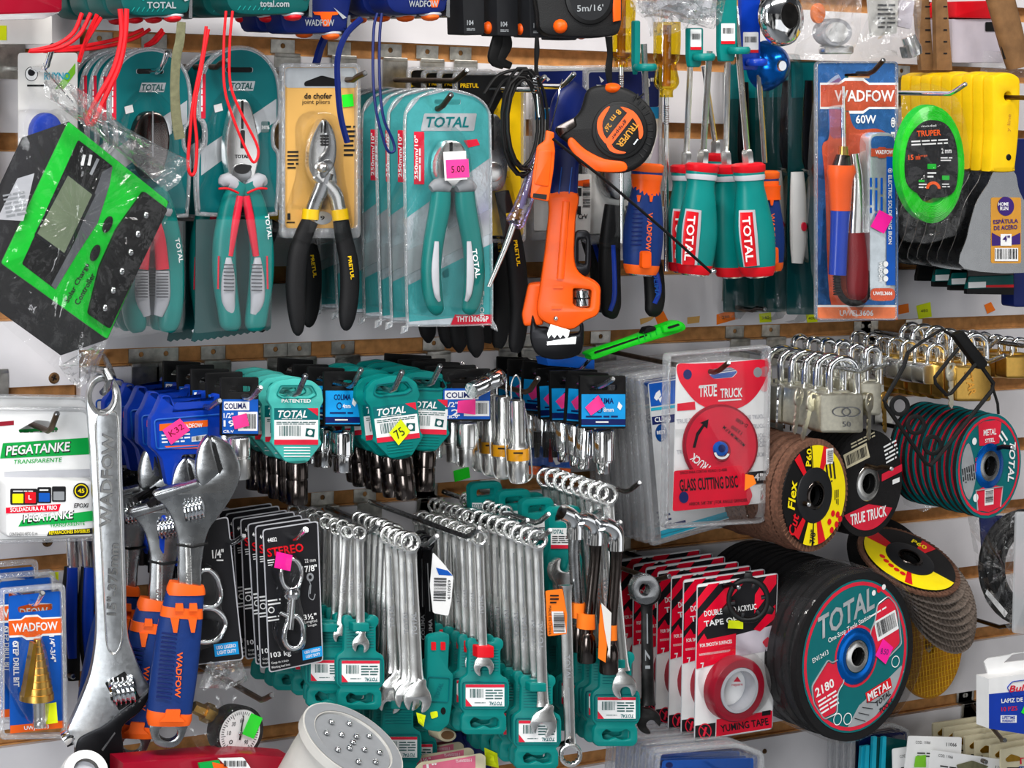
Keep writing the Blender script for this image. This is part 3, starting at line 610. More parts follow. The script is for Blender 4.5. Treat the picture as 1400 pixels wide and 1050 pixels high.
strap([(516, 18), (511, 40), (510, 100), (514, 150), (524, 190), (531, 207), (539, 206), (537, 192), (524, 160), (519, 110), (519, 50), (522, 18)], 2, 'navy', .215, 'thin blue wrist strap in front of the shiny plier cards')
strap([(494, 26), (474, 46), (462, 78), (462, 120), (466, 160), (475, 195)], 4.6, 'navy', .2, 'flat blue strap end hanging over the tan plier card')
strap([(446, 48), (438, 66), (432, 88)], 6, 'navy', .12, 'short blue strap behind the top of the tan plier card')
# --- red clamshell and white box, far left top
f = PF(.12); solo('clamshell_pack', 'red bottomed clamshell pack cut off at the top corner', 'pack', ('maroon', slab(f, rp([(-20, -40), (86, -40), (86, 14), (80, 18), (-20, 22)], 4), -.03, 0, 4)), ('milky', slab(f, rp([(-20, 20), (82, 17), (60, 26), (-20, 28)], 2), -.03, 0, 1)))
f = PF(.06); o = solo('cardboard_box', 'white cardboard box with neon sticker under the red clamshell pack', 'box', ('card', slab(f, rect(-20, 22, 71, 60, 1), -.05, 0)), ('neonyellow', flat(f, rect(-5, 35, 9, 55), .0006)))
# --- black measuring tape packs
f = PF(.15, 650, 0); o = T('tape_pack', 'thin black pack numbered 104 above the yellow plier cards, first from the white wall', 'pack', P(648, -60, .15))
part(o, 'case', ('graphite', slab(f, rp([(631, -60), (662, -60), (663, 44), (660, 48), (634, 47)], 2), -.03, 0, 2)), ('silverprint_glare', [B(f, '104', 643, 31, 9, 7), fine(f, 638, 38, 650, 42, 2)]))
part(o, 'slider', ('orange', ball(f, 668, 38, 8, 9, .006, -.012)))
copy(o, 'thin black pack numbered 104 above the yellow plier cards, second', .034, -.004)
copy(o, 'thin black pack numbered 104 above the yellow plier cards, third', .066, -.010)
copy(o, 'thin black pack numbered 104 touching the black and orange tape measure', .101, -.004, -.001)
solo('lanyard', 'black lanyard bunched under the black packs', 'lanyard', ('softblack', [limb(PF(.14), [(683 + a, 46, 6), (680 + a + b, 62, 8), (676 + a, 82, 7), (690 + a, 90, 5)], .6, 10) for a, b in ((-2, 0), (8, 4))]))
f = CF(.2, 800, 0, .7)
o = T('tape_measure', 'black and orange tape measure marked 5m/16 cut off by the top edge', 'tape measure', P(795, -60, .2))
part(o, 'case', ('rubber', slab(f, cr([(738, -60), (736, 20), (742, 44), (770, 50), (830, 50), (848, 40), (851, 0), (848, -60)], 4), -.045, 0, 5)))
part(o, 'dial', ('black', slab(f, circ(806, -4, 34, 38), 0, .003, 2)), ('graphite', flat(f, circ(806, -4, 28, 32), .0033)), ('silverprint_glare', [txt(f, "5m/16'", 806, 11, 36, 9, -2, .008, 0, .0036), txt(f, 'TRUPER', 806, -6, 30, 7, -2, 0, 0, .0036)]))
part(o, 'lock_button', ('orange', ball(f, 766, 36, 10, 10, .006, 0)))
part(o, 'orange_rim', ('orange', slab(f, [(836, -20), (848, -20), (848, 28), (838, 30)], 0, .003, 1)))
part(o, 'wrist_strap', ('softblack', limb(PF(.19), [(832, 50, 5), (834, 74, 4), (832, 95, 5), (834, 116, 3)], .6, 8)))
solo('lanyard', 'thin black beaded lanyard hanging left of the orange tape measure', 'lanyard', ('softblack', limb(PF(.2), [(734, 50, 2.5), (734, 70, 3.5), (733, 92, 2.5), (735, 112, 4)], .8, 8)))
# --- big orange-black tape measure
f = CF(.235, 840, 180)
o = T('tape_measure', 'black and orange tape measure with round dial hanging by its strap', 'tape measure', P(834, 112, .235))
body = cr([(803, 123), (794, 149), (783, 162), (760, 175), (763, 186), (777, 198), (786, 217), (803, 230), (851, 237), (882, 221), (897, 187), (894, 155), (871, 129), (846, 118), (824, 116)], 4)
part(o, 'case', ('rubber', slab(f, body, -.045, 0, 7, seg=3)), ('black', [limb(f, [(872 + 10 * math.sin(a), 128, 1.2, 0), (872, 134, 1.2, .001)], 1, 6, sub=1) for a in (0, 1)]), ('softblack', [limb(f, [(848 + 45 * math.cos(a), 178 + 52 * math.sin(a), 1.4, .0005), (848 + 38 * math.cos(a), 178 + 44 * math.sin(a), 1, .0005)], .6, 6, sub=1) for a in (-1.1, -.9, -.7, -.5, -.2, 0, .2, .4, .6, .8)]))
part(o, 'lock_button', ('orange', ball(f, 837, 121, 13, 8, .012, -.008)))
part(o, 'orange_rim', ('orange', [slab(f, cr([(782, 188), (800, 204), (826, 217), (853, 221), (855, 234), (820, 235), (800, 228), (784, 210), (776, 196)], 4), -.02, .003, 3)]), label='orange lower rim')
part(o, 'dial', ('softblack', slab(f, circ(847, 178, 38, 40), 0, .004, 2)), ('black', slab(f, circ(847, 178, 33, 35), .003, .0045, 1)), ('orange', [flat(f, cr([(826, 150), (834, 146), (824, 166), (826, 184), (838, 200), (828, 196), (818, 182), (817, 164)], 3), .005), flat(f, cr([(848, 146), (866, 152), (877, 168), (879, 184), (874, 190), (872, 174), (864, 160)], 3), .005), flat(f, cr([(828, 192), (842, 204), (856, 208), (848, 210), (834, 206)], 3), .005), flat(f, rotp(rect(820, 172, 872, 182, 1), 846, 177, 128), .0052)]), ('amber', [B(f, '8 m', 842, 158, 18, 8, 128, .0058), B(f, "26'", 831, 174, 11, 7, 128, .0058), B(f, 'TRUPER', 858, 184, 40, 9, 128, .0058)]), ('softblack', txt(f, 'gripper', 846, 177, 32, 6, 128, .01, 0, .0058)), ('silverprint_glare', fine(f, 864, 192, 874, 196, 1, 128, .0058)))
part(o, 'hook_tip', ('gunmetal', slab(f, rp([(759, 174), (786, 160), (789, 172), (766, 188)], 3), -.02, .001, 1)))
solo('elastic_cord', 'black elastic cord stretched slanting from the tape measure to the screwdrivers', 'cord', ('softblack', rod(PF(.245), [(756, 190, 0), (830, 248, 0), (905, 312, 0), (972, 372, 0)], 2.2, 8)), ('chrome', ball(PF(.245), 975, 371, 4, 4, .003)))
# --- orange knife, wire coil
f = CF(.23, 740, 230)
o = T('box_cutter', 'orange plastic box cutter hanging on a wire beside the pipe wrench', 'box cutter', P(752, 180, .23))
part(o, 'body', ('orange', slab(f, rp([(746, 178), (758, 181), (757, 193), (759, 206), (757, 232), (750, 276), (725, 271), (728, 240), (734, 200), (745, 192)], 3), -.012, 0, 2)), ('softblack', flat(f, rp([(729, 264), (748, 266), (747, 273), (728, 270)], 1), .0004)), ('orange', slab(f, rp([(736, 204), (755, 206), (750, 255), (730, 252)], 3), 0, .001, 1)))
part(o, 'hang_wire', ('chrome', rod(f, [(751, 184, -.005), (762, 140, -.01), (766, 118, -.015), (769, 108, -.02)], 1, 6)))
hook(745, 105, .21, 'holding the coiled black wire', 'chrome', 12)
hook(785, 101, .2, 'just right of the coiled wire, empty tip showing', 'chrome', 12)
def coil(cx, cy, rx, ry, n, d, m, label, seed=1, r=2.2):
    f = PF(d, cx, cy); R = random.Random(seed); pts = []
    for k in range(n * 16):
        t = k / 16 * 2 * math.pi; e = 1 + .12 * math.sin(t * .37 + seed)
        pts.append((cx + rx * e * math.cos(t + .2) + 4 * math.sin(t * .13), cy + ry * e * math.sin(t + .2), .012 * math.sin(t * .23)))
    return solo('wire_coil', label, 'wire', (m, rod(f, pts, r, 6)), at=P(cx, cy - ry, d))
coil(716, 168, 26, 68, 7, .205, 'softblack', 'coil of black wire hanging by the orange box cutter', 3)
solo('cable_strand', 'black cable strand arching from the yellow cards to the hook', 'cable', ('softblack', rod(PF(.19), [p + (0,) for p in cr([(662, 128), (680, 104), (705, 96), (728, 100), (740, 108)], 5, False)], 2.3)), ('softblack', rod(PF(.18), [p + (0,) for p in cr([(668, 150), (690, 110), (725, 106), (742, 112)], 5, False)], 2.3)))
f = PF(.215, 710, 270)
o = T('voltage_tester', 'screwdriver tester with clear purple handle leaning by the yellow cards', 'tester screwdriver', P(735, 200, .215))
part(o, 'handle', ('purpleclear', limb(f, [(738, 205, 6), (733, 225, 8), (722, 262, 10), (710, 292, 11), (704, 304, 12), (701, 308, 8)], .9)), ('grey', limb(f, [(734, 215, 3), (712, 285, 3.5)], 1)))
part(o, 'clip', ('chrome', limb(f, [(734, 118, 2, 0), (738, 160, 2.5, .004)], .8)), ('chrome', rod(f, [(732 + 4 * math.sin(k * 1.3), 104 + k * .8, .003 * math.cos(k * 1.3)) for k in range(30)], .8, 5)))
part(o, 'blade', ('satin', limb(f, [(702, 306, 4), (690, 340, 3.2), (668, 392, 2.5)], 1)))
# --- pipe wrench
f = CF(.17, 770, 380)
o = T('pipe_wrench', 'orange pipe wrench hanging head down with dark blue grip', 'pipe wrench', P(775, 200, .17))
part(o, 'grip', ('navy', limb(f, [(776, 205, 18), (773, 235, 18), (771, 266, 19)], .5, 16, 5)), ('cobalt', [limb(f, [(768 + k, 228, .8, .0075), (764 + k, 264, .8, .0075)], 1, 6) for k in (0, 14)]))
part(o, 'handle', ('orange', slab(f, cr([(752, 264), (790, 264), (787, 300), (785, 350), (792, 372), (812, 384), (820, 392), (821, 402), (818, 428), (800, 438), (780, 450), (747, 441), (734, 426), (738, 390), (745, 340), (750, 290)], 4), -.014, .008, 5, [rp([(784, 394), (808, 396), (806, 420), (784, 416)], 3)])), ('orange', [limb(f, [(774, 275, 5, .009), (766, 380, 5, .009)], .4), slab(f, rect(756, 390, 770, 393), .008, .0095), slab(f, rect(754, 418, 768, 421), .008, .0095)]), ('chrome', ball(f, 760, 434, 3.5, 3.5, .002, .0085)))
part(o, 'adjusting_nut', ('steel', lathe(f(796, 394, 0), f(796, 420, 0), [(0, .007), (.1, .009), (.45, .009), (.5, .0075), (.55, .009), (.9, .009), (1, .007)], 24)), ('darksteel', [rod(f, [(787 + 3 * k, 396 + (0 if k % 2 else 11), .0092), (790 + 3 * k, 406 + (0 if k % 2 else 11), .0092)], .5, 5) for k in range(6)]))
part(o, 'hook_jaw', ('blackmetal', slab(f, cr([(728, 430), (735, 446), (748, 448), (756, 456), (790, 456), (792, 440), (798, 446), (797, 474), (788, 486), (760, 491), (735, 484), (725, 462)], 4), -.010, .006, 3)), ('satin', slab(f, [(748, 466), (788, 459), (787, 469), (748, 471)], .004, .0068)))
part(o, 'heel_jaw', ('satin', slab(f, [(753, 442), (779, 450), (777, 459)] + [(774 - 4 * k, (461, 456)[k % 2]) for k in range(7)] + [(748, 455)], -.008, .0095)))
part(o, 'frame', ('orange', slab(f, rp([(722, 388), (742, 386), (737, 425), (744, 444), (716, 446), (713, 430)], 5), -.014, .004, 4)))
part(o, 'jaw_shank', ('blackmetal', slab(f, cr([(785, 322), (796, 315), (806, 320), (808, 345), (804, 376), (784, 368)], 4), -.008, .003, 3, [rp([(791, 328), (801, 326), (800, 362), (791, 360)], 3)])))
# --- blue blister cards with black and blue handled pliers
f = PF(.1, 850, 250)
o = T('pliers_pack', 'black and blue handled pliers in a clear pack with dark blue header', 'pliers', P(855, 100, .1))
part(o, 'card', ('card', slab(f, rp([(802, 96), (904, 94), (904, 316), (802, 320)], 4), -.001, 0)), ('navy', flat(f, rp([(805, 99), (901, 97), (901, 146), (805, 150)], 4), .0003)), ('skyblue', flat(f, [(805, 152), (901, 146), (901, 162), (805, 166)], .0003)), ('lavender', [flat(f, [(860, 316), (901, 180), (901, 230)], .0003)]),
     ('white', [B(f, '8"', 888, 113, 12, 13), flat(f, [(819, 104), (826, 110), (822, 113)], .0006), flat(f, [(815, 116), (822, 122), (822, 116)], .0006)]), ('skyblue', flat(f, rect(892, 265, 901, 278, 1), .0006)))
part(o, 'blister', ('blisteredge', slab(f, rp([(800, 92), (906, 90), (906, 330), (800, 334)], 6), -.002, .003, 2, [rp([(804, 97), (902, 95), (902, 318), (804, 322)], 5)])), ('blister', slab(f, cr([(850, 170), (880, 190), (896, 240), (900, 328), (812, 332), (815, 240), (825, 190)], 4), 0, .024, 6)))
part(o, 'plier_head', ('steel', slab(f, cr([(850, 180), (870, 200), (876, 240), (866, 270), (838, 270), (826, 240), (832, 200)], 4), .004, .018, 4)))
for pts in ([(838, 280, 10), (833, 330, 12), (832, 380, 13), (834, 420, 12), (836, 432, 8), (836, 436, 2)], [(866, 280, 10), (880, 330, 12), (892, 370, 12), (895, 410, 12), (893, 426, 10), (892, 433, 4)]):
    part(o, 'handle', ('rubber', limb(f, [(a, b, w, .012) for a, b, w in pts], .8)), ('blue', limb(f, [(pts[1][0] + 5, pts[1][1] + 5, 3, .0185), (pts[3][0] + 6, pts[3][1] - 20, 3.5, .019), (pts[3][0], pts[3][1] + 5, 3, .018)], .6)), *([('cobalt', B(f, 'COLIMA', 897, 385, 44, 6, 84, .0225))] if pts[1][0] > 850 else []))
copy(o, 'black and blue handled pliers pack hung behind the one with dark blue header', .022, .03, 0)
copy(o, 'black and blue handled pliers pack furthest back of three', -.028, .055, 0)
f = PF(.12); solo('barcode_card', 'narrow white barcode card between pipe wrench and clear pliers pack', 'card', ('card', slab(f, rp([(788, 238), (809, 238), (807, 318), (787, 318)], 2), -.001, 0)), ('ink', [bars(f, 797, 250, 807, 285, vert=True), fine(f, 789, 250, 795, 300, 2, 0), B(f, 'CrV', 797, 296, 13, 7)]), ('orange', flat(f, [(790, 247), (806, 245), (806, 255), (790, 254)], .0007)))
solo('pen_stick', 'dark blue barrel behind the round tape measure', 'barrel', ('navy', limb(PF(.15), [(790, 118, 16), (776, 140, 20), (772, 170, 20), (776, 205, 18)], .6)))
# --- screwdrivers
def driver(x0, y0, x1, y1, d, label, body, collar, name, w=1, sy=88, sx=None, word='TOTAL', lx=-1):
    """handle from collar (x0, y0) to butt (x1, y1); the shaft runs up to (sx, sy)"""
    f = PF(d, x0, y0); L = lambda t, o=0: (x0 + (x1 - x0) * t + o, y0 + (y1 - y0) * t)
    sx = x0 - (x1 - x0) * .9 if sx is None else sx
    o = T(name, label, 'screwdriver', P(sx, sy, d))
    part(o, 'handle', (body, limb(f, [L(0) + (18 * w,), L(.08) + (18.5 * w,), L(.18) + (16.5 * w,), L(.35) + (20 * w,), L(.6) + (24 * w,), L(.85) + (22.5 * w,), L(.96) + (19 * w,)], .85, 20)))
    part(o, 'collar', (collar, limb(f, [L(-.02) + (16 * w,), L(0) + (20 * w,), L(.05) + (19.5 * w,), L(.07) + (17 * w,)], .88, 20, sub=1)), ('lightgrey' if collar == 'red' else 'wadorange', limb(f, [L(.07) + (18 * w,), L(.1) + (18.8 * w,), L(.13) + (18 * w,)], .86, 20, sub=1)))
    part(o, 'end_cap', ('red' if collar == 'red' else 'wadorange', limb(f, [L(.9) + (21.6 * w,), L(.95) + (20.5 * w,), L(.985) + (18 * w,)], .87, 20, sub=1)), ('satin', limb(f, [L(.985) + (15 * w,), L(1.0) + (13 * w,)], .85, 16, sub=1)))
    if collar == 'red' and word:
        q = [L(.42, lx * 17 * w), L(.44, lx * 17 * w + 17 * w), L(.9, lx * 17 * w + 13 * w), L(.9, lx * 17 * w)]
        hh = .0155 * w
        part(o, 'nameplate', ('lightgrey', limb(f, [L(.40, lx * 7 * w) + (11 * w, .0125 * w), L(.6, lx * 8 * w) + (12.5 * w, .0145 * w), L(.9, lx * 7 * w) + (11 * w, .013 * w)], .35, 12)), ('red', limb(f, [L(.42, lx * 8 * w) + (8.5 * w, .0145 * w), L(.6, lx * 9 * w) + (9.5 * w, .0165 * w), L(.9, lx * 8 * w) + (8.5 * w, .015 * w)], .3, 12)), ('white', B(f, word, *L(.66, lx * 9 * w), 62 * w, 11 * w, math.degrees(math.atan2(y1 - y0, x1 - x0)), .0205 * w)), label='red nameplate')
    elif collar != 'red':
        part(o, 'grip_ribs', ('navy', [limb(f, [L(.4 + .04 * k, -16) + (.8, .0125), L(.4 + .04 * k, -2) + (.8, .0165)], 1, 6, sub=1) for k in range(9)]), ('orange', [limb(f, [L(.13) + (18,), L(.2) + (16.8,), L(.27) + (17.6,)], .88, 18, sub=1), limb(f, [L(.27, -9) + (3, .012), L(.33, -9) + (1.5, .0125)], .5, 8, sub=1), limb(f, [L(.27, 8) + (3, .012), L(.33, 8) + (1.5, .0125)], .5, 8, sub=1), slab(f, rotp(rect(x1 + 2, y1 - 34, x1 + 15, y1 - 10, 4), x1, y1, 0), .010, .0165, 1)]), ('wadorange', B(f, word, *L(.6, 8), 52, 7, math.degrees(math.atan2(y1 - y0, x1 - x0)), .0198)))
    part(o, 'bolster', ('satin', lathe(f(*L(-.02), 0), f(*L(-.14), 0), [(0, .006 * w), (.8, .006 * w), (1, .0045 * w)], 6)) if collar == 'red' else ('wadorange', limb(f, [L(-.02) + (10,), L(.01) + (12,)], .9, sub=1)))
    part(o, 'shaft', ('satin', lathe(f(*L(-.1), 0), f(sx, sy, 0), [(0, .0032 * w), (1, .0032 * w)], 8)))
    return o
driver(960, 226, 948, 377, .16, 'teal and red screwdriver, leftmost of the front pair by the cord end', 'teal', 'red', 'screwdriver', sx=970, sy=70)
driver(1023, 226, 1036, 379, .16, 'teal and red screwdriver touching the clear teal packs', 'teal', 'red', 'screwdriver', sx=1005, sy=12)
driver(993, 228, 1000, 380, .125, 'teal and red screwdriver between and behind the front pair', 'teal', 'red', 'screwdriver', .95, sx=995, sy=85, word='')
driver(938, 228, 936, 373, .125, 'teal and red screwdriver peeking out behind the leftmost one', 'teal', 'red', 'screwdriver', .95, sx=944, sy=80)
driver(978, 212, 976, 350, .085, 'teal and red screwdriver furthest back in the middle of the group', 'teal', 'red', 'screwdriver', .9, sx=962, sy=90)
driver(885, 226, 876, 377, .17, 'blue and orange screwdriver hanging right of the round tape measure', 'handleblue', 'wadorange', 'screwdriver', 1, sx=880, sy=60, word='WADFOW')
driver(1046, 236, 1050, 372, .115, 'blue and orange screwdriver half hidden behind a teal screwdriver', 'handleblue', 'wadorange', 'screwdriver', .85, sx=1033, sy=35, word='WADFOW')
def hanger(x0, y0, x1, y1, d, m, label, ring, lab=True):
    f = PF(d, x0, y0); o = T('tool_hanger', label, 'hanger', P((x0 + x1) / 2, y0, d))
    part(o, 'clip', (m, slab(f, rp([(x0, y0), (x1, y0), (x1, y1 - 20), (x1 - 4, y1), (x0 + 2, y1), (x0, y1 - 15)], 3), -.006, 0, 1.5)), *([('white', flat(f, rect(x0 + 2, y1 - 52, x1 - 3, y1 - 28, 1), .0005)), ('red', flat(f, rect(x0 + 2, y1 - 28, x1 - 3, y1 - 24), .0007)), ('ink', bars(f, x0 + 4, y1 - 46, x1 - 5, y1 - 38))] if lab else []))
    part(o, 'ring', (m, lathe(f(ring[0], ring[1] - 5, .006), f(ring[0], ring[1] + 5, .006), [(0, .010), (.3, .0115), (.7, .0115), (1, .010)], 18)))
hanger(868, 28, 876, 102, .172, 'teal', 'teal hanger clip around the blue and orange screwdriver shaft', (882, 92), False)
hanger(942, 38, 962, 92, .16, 'teal', 'teal hanger clip left of the hexagon shafts', (962, 78))
hanger(984, -20, 1008, 84, .165, 'teal', 'teal hanger clip with barcode label under the silver bag', (1010, 69))
hanger(1014, -20, 1040, 96, .14, 'blue', 'blue hanger clip with label beside the chrome flange', (1034, 85))
f = PF(.13, 911, 100)
o = T('screwdriver', 'screwdriver with clear yellow handle hanging handle up', 'screwdriver', P(911, 30, .13))
part(o, 'handle', ('yellowclear', limb(f, [(912, 30, 16), (912, 60, 16), (911, 80, 15), (911, 88, 12), (911, 98, 13), (911, 112, 15), (911, 120, 12), (911, 124, 8), (911, 133, 8)], .9)), ('amber', limb(f, [(912, 34, 5), (911, 118, 5)], .9)))
part(o, 'shaft', ('satin', limb(f, [(911, 130, 2.8), (911, 371, 2.6)], 1)), ('steel', [lathe(f(911, 144 + 3 * k, 0), f(911, 146 + 3 * k, 0), [(0, .0026), (.5, .003), (1, .0026)], 10) for k in range(9)]))
copy(o, 'yellow handled screwdriver behind the silver crumpled bag', -.047, .012, .028)
# --- foil bag, chrome flange, valve bags
f = PF(.17, 920, 10)
solo('plastic_bag', 'crumpled silver grey plastic bag above the yellow handled screwdriver', 'bag', ('bagdense', [crumple(f, [(862, -40), (1000, -40), (986, 30), (975, 40), (930, 30), (895, 22), (878, 24), (862, 10)], 925, 0, .009, 0, 7, 9, .012), crumple(f, [(866, -40), (990, -40), (960, 30), (920, 46), (888, 50), (885, 30), (868, 6)], 925, 0, .006, -.01, 6, 10)]), ('lightgrey', crumple(f, [(890, -40), (985, -40), (978, 24), (935, 24), (900, 12)], 935, -5, .004, -.004, 5, 4)))
f = WF(P(1076, 22, .17), 0, 8, -6)
o = T('drain_flange', 'chrome drain flange ring hanging at the top edge', 'flange', P(1076, -20, .17))
part(o, 'ring', ('chrome', lathe(f(0, 0, .004), f(0, 0, -.012), [(0, .0125), (0, .014), (.15, .018), (.25, .0245), (.55, .0285), (1, .029)], 36, False)), ('darksteel', lathe(f(0, 0, .004), f(0, 0, -.02), [(0, .0125), (1, .012)], 24)))
f = WF(P(1060, 90, .12), 20)
o = T('drain_flange', 'blue tinted chrome fitting behind the blue screwdriver hanger', 'flange', P(1060, 60, .12))
part(o, 'ring', ('metalblue', lathe(f(0, 0, .01), f(0, 0, -.015), [(0, .006), (.1, .012), (.4, .020), (1, .026)], 30)), ('chrome', lathe(f(0, 0, .012), f(0, 0, .008), [(0, .005), (1, .007)], 16)))
f = PF(.14, 1150, 40)
o = T('fitting_bag', 'clear bag holding a round white gauge fitting', 'bag', P(1145, -20, .14))
part(o, 'film', ('bagdense', crumple(f, [(1092, -30), (1180, -30), (1176, 50), (1160, 82), (1120, 84), (1085, 75), (1098, 30)], 1140, 30, .006, .012, 6, 11)))
part(o, 'fitting', ('lightgrey', slab(f, circ(1145, 44, 21, 19), -.012, .004, 2)), ('white', slab(f, circ(1145, 44, 15, 14), .004, .006, 1)), ('neonorange', slab(f, circ(1120, 18, 9, 14), -.004, 0, 1)), ('satin', slab(f, rect(1128, 62, 1168, 74, 4), -.01, 0, 2)))
o = T('fitting_bag', 'clear bag holding white paper wrapped fittings, beside the wooden rulers', 'bag', P(1220, -20, .15))
f = PF(.15, 1220, 30)
part(o, 'film', ('bagdense', crumple(f, [(1178, -30), (1262, -30), (1258, 40), (1256, 82), (1215, 76), (1180, 82), (1170, 60), (1188, 20)], 1218, 25, .006, .010, 6, 12)))
part(o, 'paper', ('offwhite', slab(f, rp([(1186, -30), (1230, -30), (1226, 46), (1192, 50)], 2), -.004, 0)), ('lavender', slab(f, rp([(1232, -30), (1254, -30), (1246, 40), (1228, 36)], 2), -.004, -.001)), ('ink', fine(f, 1200, 4, 1224, 40, 6)))
part(o, 'fitting', ('satin', lathe(f(1242, 50, -.004), f(1252, 76, 0), [(0, .008), (.7, .009), (1, .007)], 16)), ('gunmetal', slab(f, rp([(1238, 64), (1254, 62), (1252, 78), (1242, 80)], 2), -.008, .002)))
for k, (x, w, l) in enumerate(((1266, 9, 'wooden ruler stick nearest the paper wrapped fittings'), (1289, 11, 'wooden ruler stick beside the white box with red lid'))):
    f = PF(.06 + .01 * k, x, 40); solo('ruler_stick', l, 'ruler', ('wood', slab(f, [(x - w - 8 * (1 - k), -40), (x + w - 8, -40), (x + w + 2, 96), (x - w + 3, 96)], -.006, 0)), ('ink', [flat(f, rect(x + (k - .5) * 2, 8 + 16 * j, x + 6, 10 + 16 * j), .0005) for j in range(5)]))
f = PF(.05, 1330, 50); solo('storage_box', 'pale box with red lid behind the yellow putty knives', 'box', ('lavender', slab(f, rect(1302, 26, 1372, 86, 2), -.04, 0, 1)), ('red', slab(f, rp([(1308, 2), (1372, 0), (1372, 26), (1306, 24)], 3), -.04, .004, 2)), ('softblack', flat(f, rect(1347, 30, 1366, 43, 2), .001)))
f = PF(.09, 1380, 40); solo('wooden_handle', 'brown wooden handle slanting across the top corner', 'handle', ('wood', limb(f, [(1356, -40, 17), (1368, 0, 17), (1384, 60, 16), (1392, 92, 14)], .7)), ('darksteel', limb(f, [(1350, -40, 4), (1376, 80, 4)], .5)))
solo('plastic_bag', 'wrinkled clear bag scrap behind the front yellow putty knife', 'bag', ('bagdense', crumple(PF(.07), [(1345, 70), (1400, 70), (1405, 105), (1370, 110), (1340, 98)], 1372, 88, .006, 0, 4, 2)))
f = PF(.1); solo('blue_pack', 'dark blue pack at the picture edge beside the putty knife handles', 'pack', ('navy', slab(f, rect(1386, 190, 1440, 420, 5), -.02, 0, 2)))
# --- teal boxed blisters
f = PF(.078, 1100, 250)
o = T('blister_pack', 'teal blister pack with clear ridged cover directly behind the soldering iron card', 'blister pack', P(1125, 84, .078))
part(o, 'card', ('tealdeep', slab(f, rp([(1079, 84), (1160, 84), (1156, 430), (1076, 430)], 3), -.0012, 0)), ('tealprint', flat(f, [(1082, 86), (1158, 86), (1158, 130), (1082, 134)], .0004)))
part(o, 'blister', ('blister', slab(f, cr([(1081, 90), (1100, 90), (1099, 220), (1110, 240), (1106, 330), (1112, 426), (1078, 426), (1079, 250)], 3), 0, .02, 4)))
part(o, 'tool', ('card', limb(f, [(1090, 235, 8, .008), (1091, 270, 10, .009), (1091, 330, 10, .009), (1090, 360, 7, .008)], .6)), ('blackmetal', limb(f, [(1106, 110, 5, .008), (1104, 200, 8, .008), (1106, 232, 5, .008)], .6)), ('redprint', slab(f, circ(1100, 310, 3, 6), .012, .016)))
copy(o, 'teal blister pack with clear ridged cover, second behind the soldering iron card', -.003, .034, 0)
copy(o, 'teal blister pack hung low under the teal screwdrivers', -.033, .068, -.003)
hook(1046, 423, .06, 'low under the teal screwdrivers, round tip', 'gunmetal', 3)
# --- soldering iron
f = PF(.14, 1170, 260)
o = T('soldering_iron', 'orange and blue soldering iron on a shiny blue blister card', 'soldering iron', P(1172, 95, .14))
cp = rect(1116, 84, 1228, 438, 7)
def tag(x0, y0, x1, y1):                       # banner with notched middle
    m, w, q = (x0 + x1) / 2, (x1 - x0) * .13, (y1 - y0) * .18
    return [(x0, y0), (m - w * 2, y0), (m - w * 1.4, y0 - q), (m + w * .4, y0 - q), (m + w, y0), (x1, y0), (x1, y1), (m + w, y1), (m + w * .4, y1 + q), (m - w * 1.4, y1 + q), (m - w * 2, y1), (x0, y1)]
part(o, 'card', ('foilblue', slab(f, cp, -.0012, 0, 0, [rp([(1154, 101), (1190, 99), (1190, 107), (1156, 108)], 2)])), ('foilred', [flat(f, tag(1122, 116, 1227, 146), .0006), flat(f, cr([(1124, 200), (1134, 185), (1134, 122), (1152, 118), (1160, 150), (1170, 176), (1200, 176), (1222, 190), (1224, 205), (1180, 260), (1180, 400), (1150, 418), (1134, 405), (1128, 250)], 4), .0004)]),
     ('white', [flat(f, tag(1121, 113, 1228, 149), .0004), flat(f, rect(1117, 417, 1227, 420), .0006), B(f, 'WADFOW', 1182, 131, 82, 16, 0, .0012), B(f, '60W', 1184, 163, 28, 12, 0, .001), B(f, '® ELEC', 1221, 190, 60, 6, 90, .001)]), ('paleorange', flat(f, [(1117, 420), (1227, 420), (1227, 437), (1117, 437)], .0006)), ('white', B(f, 'UWEL3606', 1171, 428, 46, 8, 0, .001)))
part(o, 'tip', ('chrome', limb(f, [(1153, 118, 2, .012), (1153, 200, 3, .012)], 1)), ('brass', limb(f, [(1153, 200, 5, .012), (1153, 212, 6, .012)], 1, sub=1)), ('gunmetal', limb(f, [(1153, 212, 8, .012), (1151, 230, 12, .012)], 1, sub=1)))
part(o, 'handle', ('orange', limb(f, [(1150, 226, 15, .012), (1150, 234, 17, .012), (1149, 246, 14, .012), (1149, 288, 11.5, .012)], .95, sub=1)), ('blue', limb(f, [(1149, 288, 11, .012), (1147, 330, 10, .012), (1145, 376, 10, .012)], .95)))
part(o, 'cord', ('softblack', rod(f, [p + (.012,) for p in cr([(1144, 372), (1146, 395), (1156, 411), (1172, 414), (1185, 404), (1188, 370)], 6, False)], 4.5, 10)), ('rubber', [lathe(f(1144 + .1 * k, 374 + 3.4 * k, .012), f(1144 + .1 * k, 376 + 3.4 * k, .012), [(0, .0038), (.5, .0046), (1, .0038)], 12) for k in range(9)]))
part(o, 'stand', ('satin', limb(f, [(1168, 210, 5, .01), (1172, 250, 7, .01), (1170, 320, 9, .01)], .8)), ('darkred', limb(f, [(1170, 318, 10, .01), (1172, 370, 13, .01), (1172, 400, 12, .01), (1170, 410, 6, .01)], .8)))
part(o, 'blister', ('blister', slab(f, cr([(1140, 112), (1154, 112), (1160, 200), (1186, 196), (1188, 412), (1140, 416), (1128, 240)], 3), 0, .028, 5)), ('blisteredge', slab(f, cp, -.002, .002, 2, [inset(cp, 3)])))
